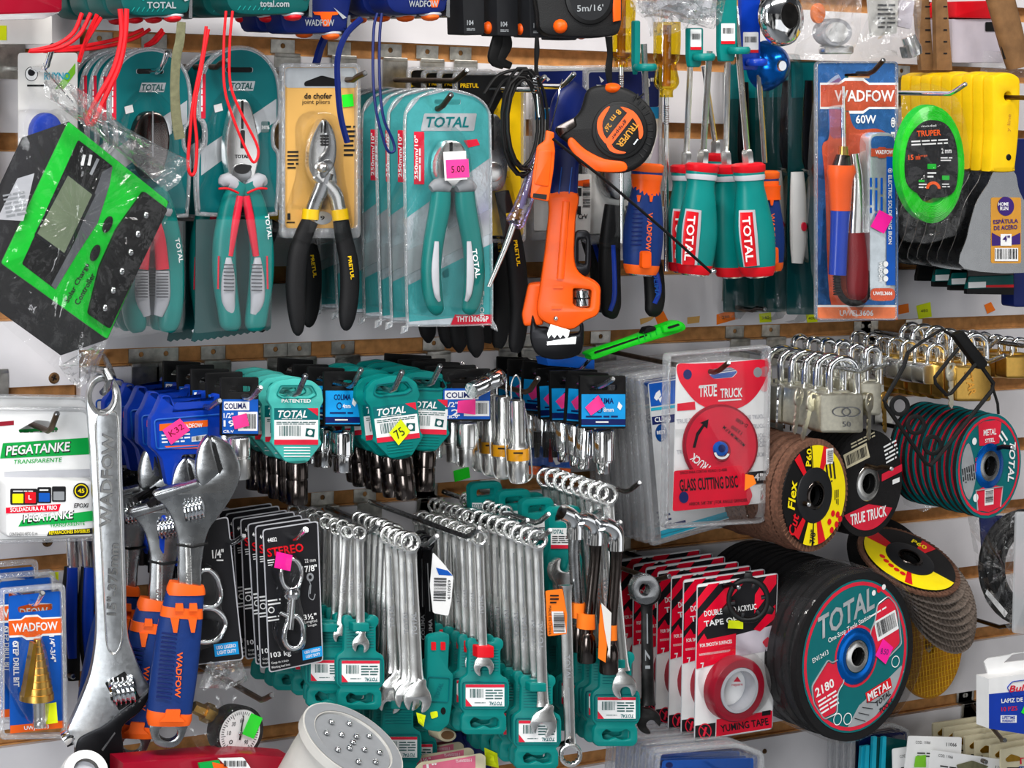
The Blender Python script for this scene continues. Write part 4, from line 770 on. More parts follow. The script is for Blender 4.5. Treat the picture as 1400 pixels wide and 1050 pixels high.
part(o, 'side_box', ('foil', slab(f, rect(1189, 181, 1225, 412, 14), 0, .016, 3)), ('cobalt', flat(f, [(1212, 212), (1224, 212), (1224, 390), (1212, 390)], .0168)), ('foilblue', flat(f, rect(1191, 186, 1223, 206, 8), .0166)), ('foilred', [flat(f, tag(1191, 203, 1225, 214), .017), flat(f, rect(1190, 394, 1224, 411, 8), .017)]), ('white', [B(f, 'WADFOW', 1209, 208, 24, 6, 0, .0175), B(f, '⊛ ELECTRIC SOLDERING IRON', 1217, 282, 104, 6, 90, .0174), B(f, 'WADFOW', 1204, 372, 28, 5, 90, .0172), B(f, 'UWEL3606', 1207, 401, 26, 5, 0, .0175)] + [flat(f, circ(1211, y, 3.4, 4, 12), .0172) for y in (361, 371, 381)]), ('cobalt', [fine(f, 1168, 262, 1228, 284, 3, 90, .0172, .4)]))
part(o, 'price_sticker', ('neonpink', flat(f, rotp(rect(1195, 290, 1216, 316), 1205, 303, 28), .019)))
hook(1208, 82, .18, 'holding the shiny blue soldering iron card', 'hookdark', 14)
# --- trimmer line
f = PF(.19, 1275, 235)
o = T('trimmer_line', 'bright green trimmer line coil with black label in a clear bag', 'trimmer line', P(1270, 140, .19))
part(o, 'line_coil', ('green', slab(f, circ(1274, 223, 44, 80, 48), -.010, .001, 5, [circ(1273, 218, 31, 58, 40)])), ('limegreen', [rod(f, [p + (.0015 - .0006 * max(0, k - 7),) for p in circ(1274 + math.sin(k) * .6, 223 + k * .2, 30.5 + k * 1.3, 59 + k * 2.0, n=40)], 1.6, 6, True) for k in range(11)]))
lab = cr([(1275, 164), (1296, 172), (1308, 200), (1309, 245), (1300, 266), (1272, 270), (1246, 258), (1238, 235), (1242, 195), (1256, 172)], 4)
part(o, 'label_card', ('ink', slab(f, lab, .003, .0045, 0)), ('orange', [B(f, 'TRUPER', 1270, 182, 33, 8, -3, .005), B(f, '15 m', 1250, 215, 16, 7, -2, .005), txt(f, 'Largo', 1262, 213, 12, 4, -2, 0, 0, .005), flat(f, arc(1276, 258, 6, 10, 180, 360), .005)]), ('white', [B(f, '2 mm', 1294, 206, 14, 7, -3, .005), fine(f, 1246, 190, 1296, 199, 2, -3, .005), fine(f, 1286, 214, 1302, 221, 2, 0, .005), fine(f, 1268, 234, 1280, 244, 2, 0, .005), fine(f, 1256, 250, 1268, 258, 2, 0, .005), txt(f, 'model', 1270, 172, 20, 3, -3, 0, 0, .005), fine(f, 1288, 250, 1300, 257, 2, 0, .005)]), ('green', [flat(f, rect(1268, 224, 1280, 231, 1), .005), flat(f, rect(1256, 246, 1264, 249), .005), flat(f, rect(1288, 240, 1298, 246), .005)]))
part(o, 'bag', ('bag', crumple(f, cr([(1245, 118), (1290, 120), (1316, 150), (1326, 230), (1318, 300), (1292, 326), (1250, 332), (1226, 310), (1226, 180)], 3), 1275, 230, .002, .011, 6, 4, .006)))
part(o, 'bag_bottom', ('bag', crumple(f, [(1234, 290), (1316, 290), (1306, 322), (1270, 334), (1236, 328)], 1275, 314, .003, .004, 4, 7)))
hook(1320, 115, .22, 'holding the green trimmer line', 'chrome', 10)
# --- putty knives
f = PF(.165, 1375, 230)
o = T('putty_knife', 'yellow handled putty knife with yellow and purple sticker, front of its row', 'putty knife', P(1378, 132, .165))
part(o, 'handle', ('yellow', slab(f, cr([(1358, 112), (1364, 102), (1378, 99), (1392, 104), (1396, 118), (1394, 180), (1389, 228), (1386, 235), (1358, 235), (1355, 228), (1358, 180)], 4), -.010, .004, 4, [circ(1379, 132, 4.5, 6, 14)])), ('softblack', ball(f, 1379, 215, 3.5, 4.5, .001, .0042)), ('amber', txt(f, 'y line', 1380, 168, 24, 6, -86, 0, 0, .0045)))
part(o, 'blade', ('steel', slab(f, cr([(1360, 234), (1386, 234), (1394, 262), (1412, 300), (1426, 367), (1318, 367), (1322, 325), (1334, 280), (1352, 250)], 4) , -.004, -.0028)))
part(o, 'price_label', ('amber', slab(f, rect(1355, 270, 1396, 360, 3), -.0028, -.0024)), ('purple', [flat(f, circ(1375, 282, 11.5, 13), -.002), flat(f, [(1356, 318), (1375, 328), (1395, 318), (1395, 334), (1356, 336)], -.002)]), ('white', [B(f, 'HOME', 1372, 279, 14, 5, 0, -.0016), B(f, 'RUN', 1373, 285, 11, 5, 0, -.0016), flat(f, rect(1368, 320, 1383, 336), -.0017), flat(f, rect(1360, 339, 1392, 357), -.0018)]), ('purple', [B(f, 'ESPÁTULA', 1375, 302, 34, 7, -3, -.0018), B(f, 'DE ACERO', 1375, 311, 32, 6, -3, -.0018), B(f, '4"', 1376, 326, 10, 8, 0, -.0012)]), ('ink', bars(f, 1361, 340, 1391, 354, 0, -.0014, 14)))
stack(o, 8, .0165, 'yellow handled putty knife, {} in the row behind the front knife', .6, 1, skip=('price_label',))
hook(1412, 130, .2, 'running through the holes of the yellow putty knives', 'hookdark', 3, bent=0)
for k, (x0, x1, y0, y1) in enumerate(((1322, 1386, 364, 402), (1299, 1360, 364, 397), (1277, 1340, 366, 392), (1254, 1320, 362, 384))):
    f = PF(.12 - .022 * k, x0, y0)
    o = T('scraper', 'dark scraper with teal blade guard below the putty knife blades, ' + ('front of four', 'second of four', 'third of four', 'last of four')[k], 'scraper', P((x0 + x1) / 2, 350, .12 - .022 * k))
    part(o, 'blade', ('darksteel', slab(f, [(x0 + 6, 330), (x1 - 2, 330), (x1, y1 - 12), (x0, y1 - 12)], -.003, -.001)))
    part(o, 'guard', ('tealdark' if k < 3 else 'black', slab(f, rp([(x0 + 4, y1 - 24), (x1, y1 - 26), (x1, y1 - 8), (x0, y1 - 6)], 2), -.004, .001, 1)), ('white' if k < 3 else 'black', flat(f, [(x0 + 2, y1 - 16), (x0 + 26, y1 - 17), (x0 + 26, y1 - 9), (x0 + 2, y1 - 8)], .0014)), ('black', slab(f, [(x0, y1 - 7), (x1, y1 - 9), (x1, y1 + 1), (x0, y1)], -.004, .001)), ('red', flat(f, [(x0 + 26, y1 - 12), (x1, y1 - 13), (x1, y1 - 9), (x0 + 26, y1 - 9)], .0014)))
# --- price notes stuck on the wall
def note(pts, m, label, d=.0004, s=None):
    f = PF(d); o = solo('price_note', label, 'price note', (m, slab(f, pts, .0, .0004)), *([('ink', txt(f, s, sum(p[0] for p in pts) / len(pts), sum(p[1] for p in pts) / len(pts), 10, 4, -5, 0, 0, .0007))] if s else []))
note([(895, 432), (907, 425), (915, 441), (900, 445)], 'neonorange', 'torn neon orange price note on the wall under the blue screwdriver')
note([(875, 436), (896, 432), (890, 438), (876, 444)], 'tan', 'faded scrap of tape on the wall beside the torn orange note')
note([(940, 434), (957, 432), (956, 441), (940, 443)], 'tan', 'faded tape scrap on the wall above the glass disc pack')
note([(980, 430), (1004, 423), (1005, 437), (980, 444)], 'neonorange', 'neon orange price note on the wall below the low teal pack', s='290')
note([(1038, 429), (1054, 427), (1055, 440), (1039, 441)], 'neonyellow', 'neon yellow price note on the wall below the hook tip', s='340')
note([(1102, 430), (1116, 429), (1118, 440), (1104, 441)], 'neonyellow', 'neon yellow price note just under the soldering iron card', s='400')
note([(1226, 418), (1242, 415), (1243, 427), (1228, 430)], 'neonorange', 'neon orange price note right of the soldering iron card')
note([(1253, 418), (1272, 413), (1274, 433), (1256, 436)], 'neonyellow', 'large neon yellow price note on the wall under the trimmer line', s='480')
note([(1346, 417), (1355, 413), (1361, 424), (1350, 429)], 'neonorange', 'small neon orange price note under the scrapers')
note([(428, 709), (441, 694), (451, 711)], 'neonorange', 'neon orange note corner on the wall left of the wrench rings', .012)
# ================================================================ second row
# --- white glue packs
f = PF(.13, 65, 650)
o = T('glue_pack', 'white and green epoxy glue blister with its full front and box in view', 'glue pack', P(48, 580, .13))
cp = [(-4, 558), (116, 560), (127, 572), (128, 735), (-4, 740)]
sl = rp([(25, 588), (50, 574), (68, 576), (80, 586), (79, 591), (27, 592)], 3)
part(o, 'card', ('white', slab(f, rp(cp, 5), -.001, 0, 0, [sl])), ('pgreen', flat(f, [(4, 606), (126, 598), (126, 621), (0, 627)], .0004)), ('maroon', flat(f, [(-4, 577), (19, 575), (19, 581), (-4, 583)], .0004)), ('ink', B(f, 'PEGATANKE', 52, 614, 92, 15, -4, .0007, .2)), ('white', B(f, 'PEGATANKE', 52, 613.3, 89, 13, -4, .0011, .2)), ('pgreen', txt(f, 'TRANSPARENTE', 52, 630, 66, 6, -3, .01, .2)))
bx = rect(8, 657, 130, 735, 7)
part(o, 'box_blister', ('white', slab(f, bx, 0, .018, 5)), ('lightgrey', flat(f, [(6, 645), (126, 641), (126, 652), (6, 656)], .0006)), ('pgreen', flat(f, [(30, 711), (128, 698), (128, 712), (25, 720)], .0186)), ('crimson', flat(f, [(8, 694), (83, 689), (80, 699), (8, 702)], .0186)),
     ('white', [B(f, 'SOLDADURA AL FRIO', 46, 695.5, 64, 6, -3, .0189), B(f, 'PEGATANKE', 66, 706, 69, 11, -5, .0193, .2)]), ('ink', [B(f, 'PEGATANKE', 66, 707, 72, 13, -5, .0189, .2), B(f, 'EPOXI', 111, 691, 20, 6, 0, .0189, .2), flat(f, [(67, 726), (126, 722), (126, 730), (64, 733)], .0187), flat(f, circ(111, 671, 11, 11), .0187), txt(f, 'CONTENIDO NETO 32 ml', 32, 730, 38, 5, -2, 0, 0, .0189)] + [flat(f, rect(x, y, x + w, y + h, 2), .0186) for x, y, w, h in ((14, 668, 37, 22), (51, 666, 19, 22), (71, 665, 19, 21))]),
     ('pgreen', txt(f, 'TRANSPARENTE', 92, 717, 48, 5, -4, .01, 0, .0189)), ('discyellow', [B(f, 'REPARACIONES INVISIBLES', 95, 727, 56, 5, -3, .019), flat(f, rect(17, 675, 32, 688, 1), .0188), flat(f, circ(111, 671, 9, 9), .0188, [circ(111, 671, 7.5, 7.5)]), B(f, '45', 111, 671, 9, 6, 0, .019)]), ('red', [flat(f, rect(34, 673, 49, 688, 1), .0188)]), ('cobalt', flat(f, rect(53, 674, 68, 686, 1), .0188)), ('grey', flat(f, rect(73, 672, 88, 684, 1), .0188)), ('white', [fine(f, 18, 670, 47, 673, 1, 0, .0189), B(f, 'L', 41, 680, 4, 6, 0, .019), fine(f, 54, 668, 67, 672, 1, 0, .0189)]))
part(o, 'blister_edge', ('blisteredge', slab(f, rp([(-6, 556), (118, 557), (131, 570), (131, 740), (-6, 744)], 6), -.0015, .0025, 2, [rp([(-2, 562), (114, 563), (126, 574), (126, 735), (-2, 738)], 5)])))
copy(o, 'white epoxy glue blister mostly hidden behind the front glue pack', .01, .03, .006)
copy(o, 'white epoxy glue pack with only a rounded corner showing at the picture edge', -.108, -.006, .012)
hook(78, 565, .165, 'holding the white glue packs', 'hookdark', 18)
# --- large adjustable wrench
f = CF(.16, 150, 760, .8)
o = T('adjustable_wrench', 'large bare chrome adjustable wrench hanging from a chain link', 'wrench', P(140, 520, .16))
outl = cr([(118, 548), (122, 524), (140, 511), (158, 520), (166, 545), (166, 600), (169, 700), (172, 790), (174, 860), (182, 890), (196, 925), (203, 940), (190, 955), (158, 990), (137, 1003), (126, 1016), (112, 1036), (98, 1012), (92, 998), (97, 985), (110, 955), (124, 915), (131, 860), (129, 780), (126, 690), (122, 610), (119, 570)], 4)
hole = circ(140, 541, 15, 21, 20)
rec = cr([(131, 569), (146, 563), (160, 569), (162, 640), (166, 760), (168, 850), (165, 880), (157, 892), (148, 886), (144, 860), (139, 760), (133, 640)], 4)
part(o, 'body', ('cast', slab(f, outl, -.010, .004, 3, [hole])), ('satin', [rod(f, [p + (.0045,) for p in circ(140, 541, 18, 24, 24)], 3.2, 8, True), rod(f, [p + (.0042,) for p in rec], 1.6, 6, True)]), ('midgrey', [B(f, 'WADFOW', 145, 655, 128, 17, -88, .0048), B(f, '15"-375mm', 153, 790, 98, 14, -88, .0048)]),  # grey lettering layer is the painted shadow of the raised letters
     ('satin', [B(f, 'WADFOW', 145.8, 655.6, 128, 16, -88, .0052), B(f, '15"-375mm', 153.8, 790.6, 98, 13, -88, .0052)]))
part(o, 'worm_screw', ('softblack', slab(f, rp([(143, 932), (170, 916), (191, 952), (162, 970)], 2), .0035, .0046)), ('chrome', [lathe(f(149, 946, .003), f(186, 948 - 8, .003), [(0, .011), (.08, .013)] + [q for k in range(5) for q in ((.1 + .17 * k, .010), (.18 + .17 * k, .0135), (.22 + .17 * k, .0135))] + [(1, .010)], 20)]))
part(o, 'moving_jaw', ('blackmetal', slab(f, cr([(112, 1004), (140, 990), (165, 970), (192, 950), (204, 938), (202, 954), (190, 972), (167, 992), (168, 1020), (162, 1066), (110, 1066), (102, 1040), (104, 1015)], 4), -.009, .006, 3)), ('steel', [flat(f, [(138, 1022), (156, 998), (157, 1000), (140, 1024)], .0063)] + [flat(f, [(152 + 9 * k, 980 - 6 * k), (155 + 9 * k, 978 - 6 * k), (156 + 9 * k, 980 - 6 * k), (153 + 9 * k, 982 - 6 * k)], .0063) for k in range(5)]))
part(o, 'pivot', ('chrome', lathe(f(86, 1014, -.003), f(104, 1004, -.003), [(0, .005), (.1, .0075), (.8, .0075), (1, .006)], 16)))
o = T('chain_link', 'bent steel ring through the eye of the large chrome wrench', 'ring', P(143, 512, .165))
part(o, 'ring', ('steel', tube([P(x, y, d) for x, y, d in ((120, 506, .12), (132, 505, .15), (145, 508, .172), (150, 518, .175), (147, 530, .172), (141, 536, .16))], .0034, 10)))
hook(150, 512, .17, 'holding the large chrome adjustable wrench', 'steel', 6, sway=-.06)
# --- blue hex key sets
f = PF(.14, 262, 580)
o = T('hex_key_set', 'hex key set in blue holder with pink sticker, front of its row', 'hex key set', P(270, 545, .14))
hp = [(222, 540), (234, 541), (239, 559), (289, 555), (292, 538), (302, 539), (308, 562), (308, 585), (303, 608), (295, 617), (272, 621), (249, 622), (246, 664), (229, 664), (222, 628), (214, 618), (206, 612), (206, 572), (212, 564)]
hd = part(o, 'holder', ('blue', slab(f, rp(hp, 4), -.008, 0, 1.5, [rp([(236, 564), (290, 560), (294, 549), (241, 552)], 2)])), ('cobalt', [rod(f, [p + (.0005,) for p in rp([(211, 574), (305, 566), (300, 608), (214, 614)], 5)], 1.4, 6, True)]))
part(o, 'label', ('cobalt', flat(f, [(218, 579), (284, 572), (284, 609), (218, 614)], .0006)), ('wadorange', [flat(f, [(218, 580), (284, 574), (284, 583), (218, 589)], .0009), flat(f, [(225, 610), (272, 608), (272, 613), (230, 614)], .0009)]), ('white', [B(f, 'WADFOW', 262, 582, 30, 6, -3, .0012), fine(f, 221, 592, 260, 606, 3, -3, .0009), flat(f, [(262, 597), (283, 594), (283, 602), (262, 604)], .0009)]), ('ink', bars(f, 263, 596, 282, 602, -3, .0012)), parent=hd)
part(o, 'price_sticker', ('hotpink', flat(f, [(222, 588), (246, 572), (260, 588), (234, 608)], .002)), ('darkred', txt(f, 'K32', 241, 588, 22, 8, -33, 0, 0, .0022)))
part(o, 'key_clip', ('blue', slab(f, rp([(222, 704), (296, 706), (299, 716), (284, 772), (232, 775), (219, 750), (218, 722)], 3), -.007, 0, 1.5)), ('softblack', [flat(f, circ(231, y, 3, 4, 12), .0006) for y in (725, 750)]))
for k in range(7):
    x = 226 + k * 9
    part(o, 'hex_key', ('darksteel', tube([f(x - 22, 690 - k * 3, .004 - k * .001), f(x - 4, 678 - k * 3, .0 - k * .001), f(x, 684 - k * 3, -.003), f(x + 1, 790, -.004)], (.0035 - .0003 * k), 6)))
stack(o, 5, .028, 'hex key set in blue holder, {} in the row behind the pink stickered one', 1, 2, skip=('price_sticker',))
hook(300, 548, .17, 'holding the blue hex key sets', 'steel', 9)
# --- adjustable wrenches with blue grips
f = CF(.195, 255, 800, .8)
o = T('adjustable_wrench', 'adjustable wrench with blue and orange grip tied on the front', 'wrench', P(290, 600, .195))
part(o, 'head', ('steel', slab(f, cr([(288, 597), (304, 601), (318, 612), (328, 636), (327, 655), (316, 680), (298, 706), (286, 722), (279, 745), (275, 775), (273, 802), (246, 802), (244, 760), (243, 738), (236, 710), (224, 690), (209, 676), (222, 668), (250, 662), (272, 658), (297, 645), (298, 638), (291, 615)], 4), -.008, .004, 3)), ('softblack', flat(f, [(289, 602), (293, 606), (303, 640), (299, 647), (293, 622)], .0064)), ('satin', [limb(f, [(256, 742, 4, .004), (258, 800, 4.5, .004)], .3), B(f, '300mm', 257, 780, 44, 8, -86, .0058)]))
part(o, 'moving_jaw', ('steel', slab(f, cr([(286, 596), (276, 604), (270, 618), (267, 640), (270, 656), (278, 662), (298, 646), (300, 640), (292, 618)], 4), -.007, .006, 3)), ('steel', slab(f, rp([(209, 675), (270, 656), (272, 664), (216, 684)], 3), -.007, .0065, 2)))
part(o, 'worm_screw', ('softblack', slab(f, rp([(249, 686), (276, 680), (280, 702), (253, 712)], 2), .003, .0047)), ('chrome', lathe(f(251, 698, .003), f(279, 692, .003), [(0, .008)] + [q for k in range(5) for q in ((.05 + .18 * k, .0075), (.12 + .18 * k, .0105), (.17 + .18 * k, .0105))] + [(1, .007)], 18)))
part(o, 'grip', ('handleblue', limb(f, [(255, 800, 25), (250, 830, 28), (244, 870, 31), (238, 920, 32), (233, 960, 31), (231, 985, 30)], .42, 20, 2.8)), ('navy', [limb(f, [(218 - k * .55 + 2, 862 + k * 6.2, 1.1, .0088), (240 - k * .55, 864 + k * 6.2, 1.1, .0102)], .8, 6, sub=1) for k in range(15)]))
part(o, 'grip_bands', ('wadorange', [limb(f, [(255, 797, 24), (254, 804, 26.5), (254, 812, 27)], .46, 20, 2.8, sub=1), limb(f, [(249, 829, 28.6), (248, 843, 29.6)], .45, 20, 2.8, sub=1), limb(f, [(232, 972, 31), (231, 982, 31.5), (231, 990, 29)], .46, 20, 2.8, sub=1)] + [slab(f, [(x - 6, 842), (x + 6, 842), (x + 3, 861), (x - 2, 861)], .005, .0105, 0) for x in (238, 262)] + [slab(f, [(x - 5, 822), (x + 5, 822), (x + 6, 832), (x - 6, 832)], .005, .0105, 0) for x in (244, 263)] + [slab(f, rp([(226, 966), (246, 966), (244, 975), (252, 982), (216, 982), (224, 975)], 2), .005, .0112, 0), B(f, 'WADFOW', 243, 918, 62, 8, 93, .0114)]))
part(o, 'hang_eye', ('steel', slab(f, cr([(208, 986), (206, 1004), (214, 1018), (230, 1022), (244, 1017), (253, 1002), (253, 986)], 4), -.006, .003, 2, [circ(230, 1001, 13, 11, 18)])))
part(o, 'zip_tie', ('softblack', rod(f, [(240, 743, .004), (262, 746, .0062), (284, 742, .004)], 1.8, 6)))
copy(o, 'adjustable wrench with blue and orange grip, second behind the tied one', .004, .06, -.028, 3)
copy(o, 'adjustable wrench with blue and orange grip, third behind the tied one', -.012, .095, -.02, 4)
# --- sockets on hang tags
def socket(root, f, x, y0, y1, r, m, r2=None, ys=None, tilt=0):
    h = y1 - y0; ys = (ys - y0) / h if ys else .42; r2 = r2 or r * .97; u = f.u
    part(root, 'socket', (m, lathe(f(x, y0, .002), f(x + tilt, y1, .002), [(0, r * .72 * u), (.0, r * .9 * u), (.05, r * u), (ys - .03, r * u), (ys - .01, r * .92 * u), (ys + .02, r * .92 * u), (ys + .04, r2 * u), (.96, r2 * u), (1, r2 * .93 * u), (1, r2 * .74 * u)], 24)), ('softblack', lathe(f(x + tilt, y1 + .3, .002), f(x + tilt, y1 - 6, .002), [(0, r2 * .7 * u), (1, r2 * .7 * u)], 12)))
def ttag(cx, cy, d, rot, label, tm, x1=0, word='TOTAL', head=None, scale=1):
    """teal plastic hang tag with a slot, label and a socket hanging below"""
    f0 = PF(d, cx, cy); c, s = math.cos(math.radians(rot)), math.sin(math.radians(rot))
    f = lambda x, y, h=0: f0(cx + scale * ((x - 405) * c - (y - 575) * s), cy + scale * ((x - 405) * s + (y - 575) * c), h)
    f.u = f0.u * scale
    o = T('socket', label, 'socket', f(405, 534))
    pts = rp([(366, 549), (369, 531), (381, 521), (405, 517), (428, 521), (440, 531), (443, 549), (438, 557), (437, 600), (441, 606), (427, 624), (421, 632), (391, 632), (385, 624), (371, 606), (374, 600), (372, 557)], 4)
    tg = part(o, 'tag', (tm, slab(f, pts, -.005, 0, 1.5, [rp([(381, 538), (386, 530), (424, 530), (430, 538), (424, 542), (386, 542)], 3)])), ('tealprint' if tm != 'tealpale' else 'teal', [rod(f, [p + (.0004,) for p in rp([(378, 540), (384, 527), (426, 527), (433, 540), (424, 545), (386, 545)], 3)], .9, 5, True)]), *([('white', B(f, 'PATENTED', 405, 548, 40, 5, 0, .0009))] if head else []), *([(tm if tm != 'tealpale' else 'white', [rod(f, [(388, 612 + 4 * k, .0003), (424, 612 + 4 * k, .0003)], .8, 5) for k in range(4)])]))
    part(o, 'label', ('white', flat(f, rect(375, 558, 435, 608), .0006)), ('tealprint', flat(f, rect(375, 558, 435, 574), .0008)), ('redprint', [flat(f, rect(375, 601, 435, 608), .0008), flat(f, [(420, 558), (435, 558), (435, 569)], .001)]), ('white', [B(f, word, 400, 566, 40, 10, 0, .0011, .25), fine(f, 385, 571.5, 415, 573.5, 1, 0, .001)]), ('tealdark', [bars(f, 382, 582, 412, 596, 0, .0009), flat(f, rotp(rect(418, 586, 430, 597), 424, 592, 8), .0009), fine(f, 378, 576, 432, 581, 2, 0, .0009)]), ('white', flat(f, circ(424, 591.5, 3.6), .0012)), parent=tg)
    socket(o, f, 406, 631, 689, 15.5, 'gunmetal', 15, 655)
    return o
a = ttag(405, 575, .15, 0, 'dark socket on pale teal tag stamped PATENTED, front of its row', 'tealpale', head=1)
stack(a, 4, .021, 'dark socket on teal tag, {} in the row behind the pale teal one', 2, 4)
a = ttag(541, 570, .165, -7, 'dark socket on teal tag with yellow diamond sticker, front of its row', 'teal', scale=.98)
part(a, 'price_sticker', ('neonyellow', flat(PF(.167), [(548, 573), (561, 590), (545, 609), (532, 592)], 0)), ('ink', txt(PF(.167), '75', 546, 592, 13, 12, -35, 0, 0, .0004)))
stack(a, 5, .021, 'dark socket on teal tag, {} in the row behind the yellow stickered tag', 3, 4, skip=('price_sticker',))
a = ttag(583, 562, .15, 2, 'dark socket on teal tag overlapped by the yellow stickered tag', 'teal', scale=.95)
stack(a, 4, .024, 'dark socket on teal tag, {} behind the tag right of the yellow sticker', 3, 4)
hook(418, 513, .19, 'holding sockets on the pale teal tags', 'steel', 20)
hook(550, 508, .2, 'holding the tag with yellow diamond sticker', 'steel', 20)
hook(602, 500, .185, 'holding the teal tags right of the yellow sticker', 'steel', 20)
def ctag(x0, y0, x1, y1, yl, d, label, style, sk, pink=None, word='COLIMA'):
    f = PF(d, x0, y0); cx = (x0 + x1) / 2; w = x1 - x0
    o = T('socket', label, 'socket', P(cx, y0 + 8, d))
    tg = part(o, 'tag', ('black', slab(f, rect(x0, y0, x1, y1, 2), -.003, 0, 1, [rp([(cx - w * .3, y0 + 20), (cx - w * .2, y0 + 12), (cx + w * .3, y0 + 12), (cx + w * .3, y0 + 20)], 3)])))
    yb = y1 - 3
    g = [('cobalt' if style == 'white' else 'skyblue', flat(f, rect(x0 + 2, yl, x1 - 1, yb), .0004))]
    if style == 'white':
        g += [('white', [flat(f, rect(x0 + 4, yl + 3, x1 - w * .25, yl + 15, 1), .0007), flat(f, rect(x0 + w * .45, yl + 17, x1 - 2, yb - 4), .0007)]), ('navy', B(f, word, x0 + w * .38, yl + 9, w * .58, 8, -1, .001)), ('white', [B(f, '1/2"', x0 + w * .2, yl + 22, w * .26, 7, 0, .0009), B(f, sk, x0 + w * .22, yl + 33, w * .3, 9, 0, .0009), B(f, 'CR-V', x0 + w * .2, yb - 3, w * .28, 4, 0, .0009)]), ('ink', bars(f, x0 + w * .6, yl + 20, x1 - 4, yb - 7, 0, .001))]
    else:
        g += [('navy', [B(f, word, cx, yl + 9, w * .46, 8, 0, .0007), flat(f, rect(x0 + 2, yb - 10, x1 - 1, yb - 2), .0007), flat(f, circ(cx - w * .08, yl + 21, 4, 5, 10), .0007, [circ(cx - w * .08, yl + 21, 2.8, 3.6, 10)]), fine(f, x0 + 8, yl + 28, x1 - 8, yl + 33, 1, 0, .0008)]), ('white', [B(f, sk, cx + w * .12, yl + 21, w * .22, 6, 0, .0008), fine(f, cx - 10, yb - 8, cx + 10, yb - 4, 1, 0, .001), flat(f, [(x1 - 10, yl + 10), (x1 - 5, yl + 16), (x1 - 8, yl + 22), (x1 - 12, yl + 18)], .0008)])]
    part(o, 'label', *g, parent=tg)
    if pink: part(o, 'price_sticker', ('hotpink', flat(f, pink, .0016)), parent=tg)
    return o
f = PF(.165, 330, 560)
a = ctag(302, 516, 354, 596, 546, .165, 'silver socket under black and blue tag with pink sticker, left of pale teal tags', 'white', '19', [(317, 570), (337, 565), (341, 582), (321, 587)])
socket(a, f, 327, 598, 654, 15, 'satin', 15.5, 624)
stack(a, 4, .032, 'silver socket on black tag, {} in the row behind the tag numbered 19', 2, 4, skip=('price_sticker',))
hook(356, 530, .2, 'holding the black tag numbered 19', 'steel', 12)
f = PF(.14, 468, 560)
a = ctag(443, 508, 493, 583, 534, .14, 'chrome socket under small blue label on black tag between the teal tags', 'blue', '4mm')
socket(a, f, 468, 590, 645, 16, 'chrome', 13, 622)
stack(a, 3, .032, 'chrome socket on black tag, {} behind the small blue label between teal tags', 3, 4)
hook(494, 505, .17, 'holding the black tags between the teal tags', 'steel', 18)
f = PF(.15, 638, 560)
a = ctag(604, 504, 671, 576, 531, .15, 'silver socket under tag numbered 12 with pink sticker', 'white', '12', [(626, 548), (650, 546), (650, 567), (625, 564)])
socket(a, f, 638, 578, 637, 14.5, 'satin', 11, 611)
stack(a, 4, .028, 'silver socket on black tag, {} in the row beside the loose tilted socket', 3, 4, skip=('price_sticker',))
o = T('socket', 'loose chrome socket lying tilted on the hook beside the tag numbered 12', 'socket', P(684, 512, .17))
part(o, 'barrel', ('chrome', lathe(P(644, 534, .175), P(684, 514, .165), [(0, .006), (0, .0075), (.04, .0085), (.45, .0085), (.48, .0075), (.55, .0075), (.6, .009), (.95, .009), (1, .0075), (1, .005)], 22)))
hook(736, 517, .19, 'holding the yellow banded long sockets', 'hookdark', 16)
f = PF(.165, 708, 600)
o = T('long_socket', 'long silver socket with yellow band in a wire loop, front of its row', 'socket', P(708, 515, .165))
part(o, 'barrel', ('satin', lathe(f(707, 547), f(709, 658), [(0, .0055), (0, .0068), (.02, .0075), (.5, .0075), (.58, .0098), (.6, .0108), (.76, .0108), (.77, .0095), (.97, .0095), (1, .0085)], 22)))
part(o, 'band', ('amber', lathe(f(708, 612), f(708.4, 628), [(0, .0111), (1, .0111)], 22, False)), ('ink', fine(f, 702, 617, 716, 622, 1, 0, .0116)))
part(o, 'wire_loop', ('satin', rod(f, [p + (0.003,) for p in cr([(699, 545), (699, 525), (705, 513), (711, 522), (712, 545), (720, 570), (727, 640), (724, 656), (705, 661), (695, 650), (690, 600)], 4, False)], 1.2, 6)))
stack(o, 4, .025, 'long silver socket with yellow band, {} from the front in its row', 2, 3)
# --- black tagged sockets, middle
f = PF(.16, 825, 560)
a = ctag(793, 514, 856, 586, 539, .16, 'chrome socket under black tag with blue label and tilted pink sticker', 'blue', '8mm', [(800, 557), (818, 540), (827, 555), (808, 568)])
socket(a, f, 825, 588, 647, 15, 'chrome', 9.5, 630)
f2 = PF(.13)
stack(a, 6, .026, 'chrome socket on black tag, {} in the row behind the tilted pink sticker', 5, 9, skip=())
hook(838, 518, .19, 'holding the black tags with pink stickers', 'steel', 10)
solo('blue_card', 'dark blue card lying on top of the black socket tags', 'card', ('cobalt', slab(PF(.1), [(747, 490), (780, 485), (813, 492), (813, 505), (750, 500)], -.02, 0, 1)))
f = PF(.07, 750, 640)
o = T('carded_pack', 'clear bag of small bits with orange strip under the black socket tags', 'pack', P(752, 560, .07))
part(o, 'bag', ('bag', slab(f, rect(722, 560, 782, 654, 3), 0, .012, 3)))
part(o, 'card', ('cobalt', slab(f, [(724, 612), (780, 612), (780, 640), (724, 636)], -.001, 0)), ('wadorange', slab(f, [(724, 637), (780, 641), (780, 656), (724, 648)], -.001, .0004)), ('white', [B(f, 'WADFOW', 752, 646, 26, 5, 5, .001), flat(f, [(754, 610), (766, 634), (760, 636), (748, 612)], .0008)]), ('darkred', flat(f, rect(750, 600, 756, 632), .001)))
